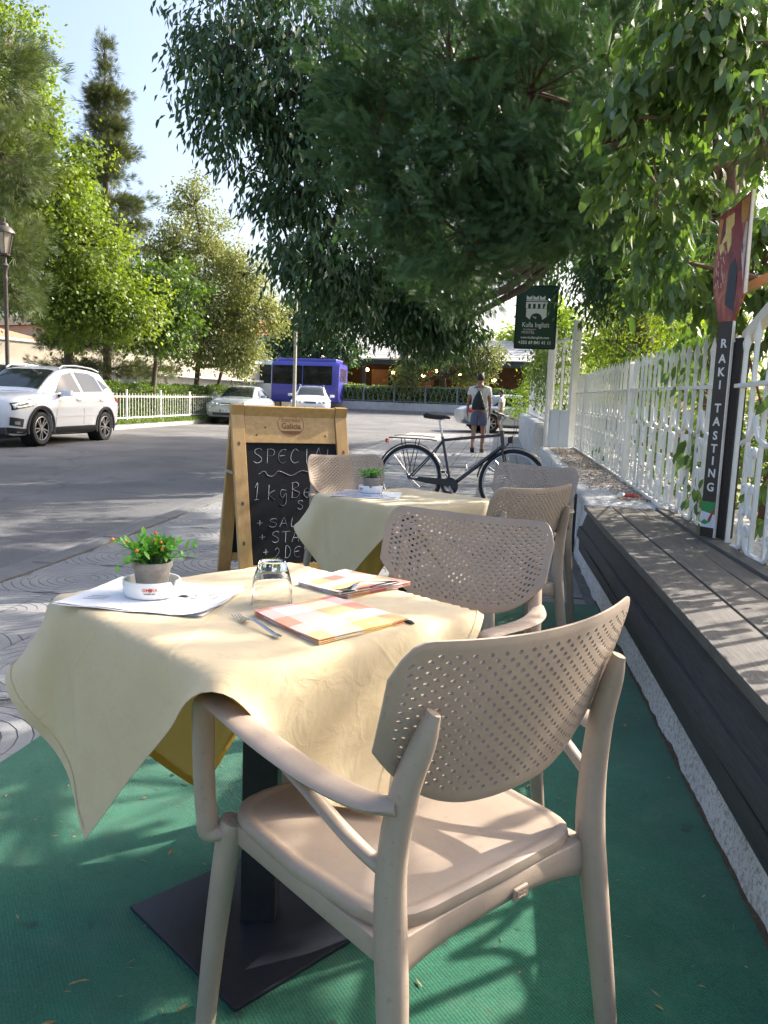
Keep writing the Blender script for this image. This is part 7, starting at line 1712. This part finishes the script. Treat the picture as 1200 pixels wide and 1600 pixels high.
# -- hedges (clipped masses)
def hedge(label, pts, w, h0, h1, n, lm, seed, L=.09, W=.06, lift=0):
    r = np.random.default_rng(seed); t = thing('hedge', label, 'hedge', (0, 0, 0)); P = []; D = []; A_ = np.array(pts, float); seg = np.linalg.norm(np.diff(A_, axis=0), axis=1); cum = np.concatenate([[0], np.cumsum(seg)])
    s = r.uniform(0, cum[-1], n); x = np.interp(s, cum, A_[:, 0]); y = np.interp(s, cum, A_[:, 1]); d = unit(A_[-1]-A_[0]); nx, ny = -d[1], d[0]
    f = r.uniform(0, 1, n); top = f < .35; sd = np.where(r.uniform(0, 1, n) < .7, -1, 1)*(1 if nx*-1 >= 0 else 1)
    off = np.where(top, r.uniform(-.5, .5, n), sd*.5+r.normal(0, .05, n))*w; hz = np.where(top, h1+r.normal(0, .03, n), r.uniform(h0, h1, n)); gy_ = g(y+0.0)
    bumps = .04*np.sin(s*2.1)+.03*np.sin(s*5.3); P = np.stack([x+nx*off, y+ny*off, gy_+lift+hz+bumps*top], -1)
    outv = np.stack([nx*np.sign(off)*~top, ny*np.sign(off)*~top, top*1.0], -1); D = unit(outv*.7+r.normal(size=(n, 3))*.7); Nn = unit(outv+r.normal(size=(n, 3))*.6)
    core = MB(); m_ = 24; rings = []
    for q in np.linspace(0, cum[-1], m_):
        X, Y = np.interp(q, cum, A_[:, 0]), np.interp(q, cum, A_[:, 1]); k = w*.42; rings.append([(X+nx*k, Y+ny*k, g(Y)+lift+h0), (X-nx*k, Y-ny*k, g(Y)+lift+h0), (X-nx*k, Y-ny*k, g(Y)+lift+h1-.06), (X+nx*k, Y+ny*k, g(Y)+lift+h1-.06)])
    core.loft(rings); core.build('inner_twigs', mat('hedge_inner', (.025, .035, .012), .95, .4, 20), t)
    stuff(link('foliage', leaves_mesh('foliage', P, D, Nn, L*r.uniform(.7, 1.2, n), W*r.uniform(.7, 1.2, n), 'diamond', lm, r.uniform(0, 1, n)), t)); return t
hedge('clipped green hedge behind the white fence, left of the silver saloon', [(-12.55, 10), (-12.1, 21), (-11.6, 33)], .55, .05, 1.18, 26000, lm_hedge, 91, .09, .06, .07)
hedge('clipped hedge behind the grey railing on the far wall', [(-9.9, 47.75), (4.9, 45.85)], .5, .40, 1.38, 12000, lm_sunny, 92, .14, .09)
tree('round_bush', 'pale clipped round bush in front of the restaurant', 'shrub', (-9.6, 50.3, g(50)+.2), [(-9.6, 50.3, 1.2, .05), (-9.6, 50.3, 1.5, .04), (-9.6, 50.3, 1.8, .03)], [(-9.6, 50.3, 2.1, .75, .7, .55, 36)], None, 26, .14, .09, 'diamond', lm_olive, 93, bark, .2, .2, r_limb=.02)
# grass strip under the left hedge
rg = np.random.default_rng(5); n = 9000; yy = rg.uniform(12, 33, n); xx = -11.95+(yy-12)*.045+rg.normal(0, .16, n)
P = np.stack([xx, yy, g(yy)+.07], -1); Dg = unit(rg.normal(size=(n, 3))*.35+np.array((0, 0, 1))); Ng = unit(rg.normal(size=(n, 3)))
stuff(tag(link('grass', leaves_mesh('grass', P, Dg, Ng, rg.uniform(.06, .20, n), np.full(n, .03), 'diamond', lm_hedge, rg.uniform(0, 1, n))), 'rough grass growing along the foot of the left hedge', 'grass'))

# ================================================================== PEOPLE
def skin_mesh(name, verts, edges, radii, m, sub=2, root=0):
    me = bpy.data.meshes.new(name); me.from_pydata(verts, edges, []); o = bpy.data.objects.new(name, me); COL.objects.link(o)
    md = o.modifiers.new('skin', 'SKIN'); md.use_smooth_shade = True; sv = me.skin_vertices[0].data
    for i, r in enumerate(radii): sv[i].radius = r if isinstance(r, tuple) else (r, r); sv[i].use_root = (i == root)
    s = o.modifiers.new('sub', 'SUBSURF'); s.levels = sub; s.render_levels = sub
    dg = bpy.context.evaluated_depsgraph_get(); m2 = bpy.data.meshes.new_from_object(o.evaluated_get(dg)); bpy.data.objects.remove(o)
    m2.name = name; m2.materials.clear(); m2.materials.append(m); m2.polygons.foreach_set('use_smooth', [True]*len(m2.polygons)); return m2
skin_m = mat('tanned_skin', (.33, .17, .10), .5, .12, 15, .05, 100); hair_m = mat('dark_hair', (.018, .014, .012), .6, .4, 60, .4, 120); shirt_m = mat('pale_shirt', (.74, .71, .65), .8, .06, 8, .2, 30); shorts_m = mat('slate_blue_shorts', (.115, .125, .20), .85, .12, 12, .2, 40); sandal_m = mat('brown_sandal', (.05, .035, .025), .7, .3, 20); bag_m = mat('black_bag_cloth', (.012, .013, .018), .6, .3, 12, .4, 30)
def person(label, loc, rz, H=1.8, shirt=shirt_m, shorts=shorts_m, stride=.12):
    t = thing('person', label, 'person', loc, rz); k = H/1.8
    # local: facing +y, x to the person's right
    J = {'pel': (0, 0, .95), 'wst': (0, .0, 1.08), 'chs': (0, -.02, 1.28), 'shc': (0, -.02, 1.44), 'nk': (0, .0, 1.53), 'hd0': (.0, .02, 1.60), 'hd1': (0, .03, 1.68), 'hd2': (0, .025, 1.755),
         'rs': (.185, -.015, 1.435), 're': (.235, -.03, 1.16), 'rw': (.235, .06, .92), 'rh': (.232, .075, .86), 'ls': (-.185, -.015, 1.435), 'le': (-.245, -.05, 1.17), 'lw': (-.262, -.02, .92), 'lh': (-.262, -.012, .86),
         'rp': (.095, 0, .90), 'rk': (.105, .05+stride*.3, .50), 'ra': (.10, stride*.2-.02, .09), 'rt': (.11, stride*.2+.12, .045), 'lp': (-.095, 0, .90), 'lk': (-.10, .06-stride*.2, .50), 'la': (-.095, -stride*.9-.08, .13), 'lt': (-.10, -stride*.9+.03, .04)}
    E_ = [('pel', 'wst'), ('wst', 'chs'), ('chs', 'shc'), ('shc', 'nk'), ('nk', 'hd0'), ('hd0', 'hd1'), ('hd1', 'hd2'), ('shc', 'rs'), ('rs', 're'), ('re', 'rw'), ('rw', 'rh'), ('shc', 'ls'), ('ls', 'le'), ('le', 'lw'), ('lw', 'lh'), ('pel', 'rp'), ('rp', 'rk'), ('rk', 'ra'), ('ra', 'rt'), ('pel', 'lp'), ('lp', 'lk'), ('lk', 'la'), ('la', 'lt')]
    Rr = {'pel': (.15, .11), 'wst': (.14, .10), 'chs': (.165, .115), 'shc': (.13, .09), 'nk': .058, 'hd0': (.068, .078), 'hd1': (.078, .098), 'hd2': (.055, .07), 'rs': .06, 're': .043, 'rw': .028, 'rh': (.034, .022), 'rp': .085, 'rk': .058, 'ra': .038, 'rt': .032}
    for q in ('s', 'e', 'w', 'h', 'p', 'k', 'a', 't'): Rr['l'+q] = Rr['r'+q]
    # fingers
    for h, sx in (('r', 1), ('l', -1)):
        hx, hy, hz = J[h+'h']
        for i, (dy, L) in enumerate(((-.026, .055), (-.009, .068), (.009, .070), (.026, .060))):
            J[f'{h}f{i}a'] = (hx-.004*sx, hy+dy, hz-.035); J[f'{h}f{i}b'] = (hx-.016*sx, hy+dy*1.05+.006, hz-.035-L*.55); J[f'{h}f{i}c'] = (hx-.034*sx, hy+dy+.012, hz-.035-L*.95)
            E_ += [(h+'h', f'{h}f{i}a'), (f'{h}f{i}a', f'{h}f{i}b'), (f'{h}f{i}b', f'{h}f{i}c')]
            for q, rr in (('a', .010), ('b', .009), ('c', .0075)): Rr[f'{h}f{i}{q}'] = rr
        J[h+'t0'] = (hx-.012*sx, hy+.036, hz-.005); J[h+'t1'] = (hx-.025*sx, hy+.052, hz-.045); E_ += [(h+'h', h+'t0'), (h+'t0', h+'t1')]; Rr[h+'t0'] = .011; Rr[h+'t1'] = .0085
    names = list(J); ix = {n: i for i, n in enumerate(names)}
    sc = lambda p: tuple(c*k for c in p)
    rk_ = lambda r: tuple(c*k for c in r) if isinstance(r, tuple) else r*k
    link('body', skin_mesh('body', [sc(J[n]) for n in names], [(ix[a], ix[b]) for a, b in E_], [rk_(Rr[n]) for n in names], skin_m, 2, ix['pel']), t)
    def garment(name, keys, edges, rad, m):
        kk = [q[0] for q in keys]; P = [sc(q[1]) for q in keys]; i2 = {n: i for i, n in enumerate(kk)}
        return link(name, skin_mesh(name, P, [(i2[a], i2[b]) for a, b in edges], [rk_(rad[n]) for n in kk], m, 2, 0), t)
    lerp = lambda a, b, f: tuple(x+(y-x)*f for x, y in zip(J[a], J[b]))
    garment('shirt', [('chs', J['chs']), ('wst', J['wst']), ('hem', (0, 0, .93)), ('shc', (0, -.02, 1.45)), ('col', (0, 0, 1.525)), ('rs', (.19, -.015, 1.43)), ('rc', lerp('rs', 're', .62)), ('ls', (-.19, -.015, 1.43)), ('lc', lerp('ls', 'le', .62))], [('hem', 'wst'), ('wst', 'chs'), ('chs', 'shc'), ('shc', 'col'), ('shc', 'rs'), ('rs', 'rc'), ('shc', 'ls'), ('ls', 'lc')], {'chs': (.195, .14), 'wst': (.185, .135), 'hem': (.19, .14), 'shc': (.15, .105), 'col': .068, 'rs': .078, 'rc': .076, 'ls': .078, 'lc': .076}, shirt)
    garment('shorts', [('pel', (0, 0, .94)), ('w', (0, 0, 1.02)), ('rp', J['rp']), ('rk', lerp('rp', 'rk', .80)), ('lp', J['lp']), ('lk', lerp('lp', 'lk', .80))], [('w', 'pel'), ('pel', 'rp'), ('rp', 'rk'), ('pel', 'lp'), ('lp', 'lk')], {'pel': (.16, .125), 'w': (.15, .115), 'rp': .11, 'rk': .105, 'lp': .11, 'lk': .105}, shorts)
    b = MB(); hd = np.array(J['hd1'])*k
    rings = []
    for f in np.linspace(0, 1, 9):
        z = (1.625+.17*f)*k; rr = math.sqrt(max(.002, 1-((f-.35)/.68)**2)); cut = .10 if f < .55 else 1
        rings.append([(.086*k*rr*math.cos(a), (.018+(.100*rr*(math.sin(a) if math.sin(a) < cut else cut)))*k, z) for a in np.linspace(0, 2*math.pi, 17)[:-1]])
    b.loft(rings); b.build('hair', hair_m, t, smooth=70)
    for sx in (-1, 1): MB().lathe([(.002, -.012), (.020, -.008), (.026, .0), (.016, .008), (.002, .01)], 10, (sx*.082*k, .022*k, 1.672*k), Matrix.Rotation(R_(90), 3, 'Y')).build('ear', skin_m, t, smooth=60)
    MB().tube([(0, .115*k, 1.70*k), (0, .138*k, 1.665*k), (0, .118*k, 1.655*k)], [.006, .014, .008], 8).build('nose', skin_m, t, smooth=60)
    for h, sx in (('r', 1), ('l', -1)):
        a, c = Vector(J[h+'a'])*k, Vector(J[h+'t'])*k; d = (c-a).normalized(); heel = a-d*.06*k-V(0, 0, .07*k); toe = c+d*.08*k-V(0, 0, .03*k)
        MB().tube([heel, heel.lerp(toe, .5)+V(0, 0, .004), toe], [(.042*k, .016*k), (.046*k, .016*k), (.036*k, .014*k)], 10, up=(1, 0, 0)).build('sandal', sandal_m, t, smooth=60)
        MB().tube([a+V(-.045, .0, -.03), a+d*.03+V(0, 0, .0), a+V(.045, .0, -.03)], .010, 6).build('sandal_strap', sandal_m, t)
    return t
py = 18.15; man = person('person in pale shirt and blue shorts walking away on the sidewalk', (-.46, py, g(py)+.004), R_(-4), 1.80)
bp_ = thing('drawstring_backpack', 'black drawstring bag on the back of the walking person', 'bag', (-.46, py, g(py)+.004), R_(-4)); b = MB(); rings = []
for z, w, d in ((1.395, .018, .02), (1.37, .035, .03), (1.30, .075, .05), (1.18, .120, .075), (1.05, .150, .085), (.985, .150, .075), (.965, .12, .05)):
    rings.append([(w*math.cos(a)*(1+.04*math.sin(3*a+z*9)), -.165-d*.55+d*math.sin(a), z) for a in np.linspace(0, 2*math.pi, 17)[:-1]])
b.loft(rings); b.build('bag_body', bag_m, bp_, smooth=60)
for s in (-1, 1):
    MB().tube([(s*.015, -.175, 1.385), (s*.07, -.150, 1.46), (s*.115, -.08, 1.535), (s*.13, .02, 1.52)], .006, 5).build('shoulder_cord', bag_m, bp_); MB().tube([(s*.135, -.19, .99), (s*.20, -.10, 1.05), (s*.215, -.02, 1.20)], .005, 5).build('side_cord', bag_m, bp_)
py2 = 29.0; person('small distant person in white shirt right of the walking man', (.05, py2, g(py2)-.04), R_(80), 1.62, mat('white_shirt', (.7, .7, .7), .8, .05, 8), mat('grey_trousers', (.10, .10, .11), .8), .02)
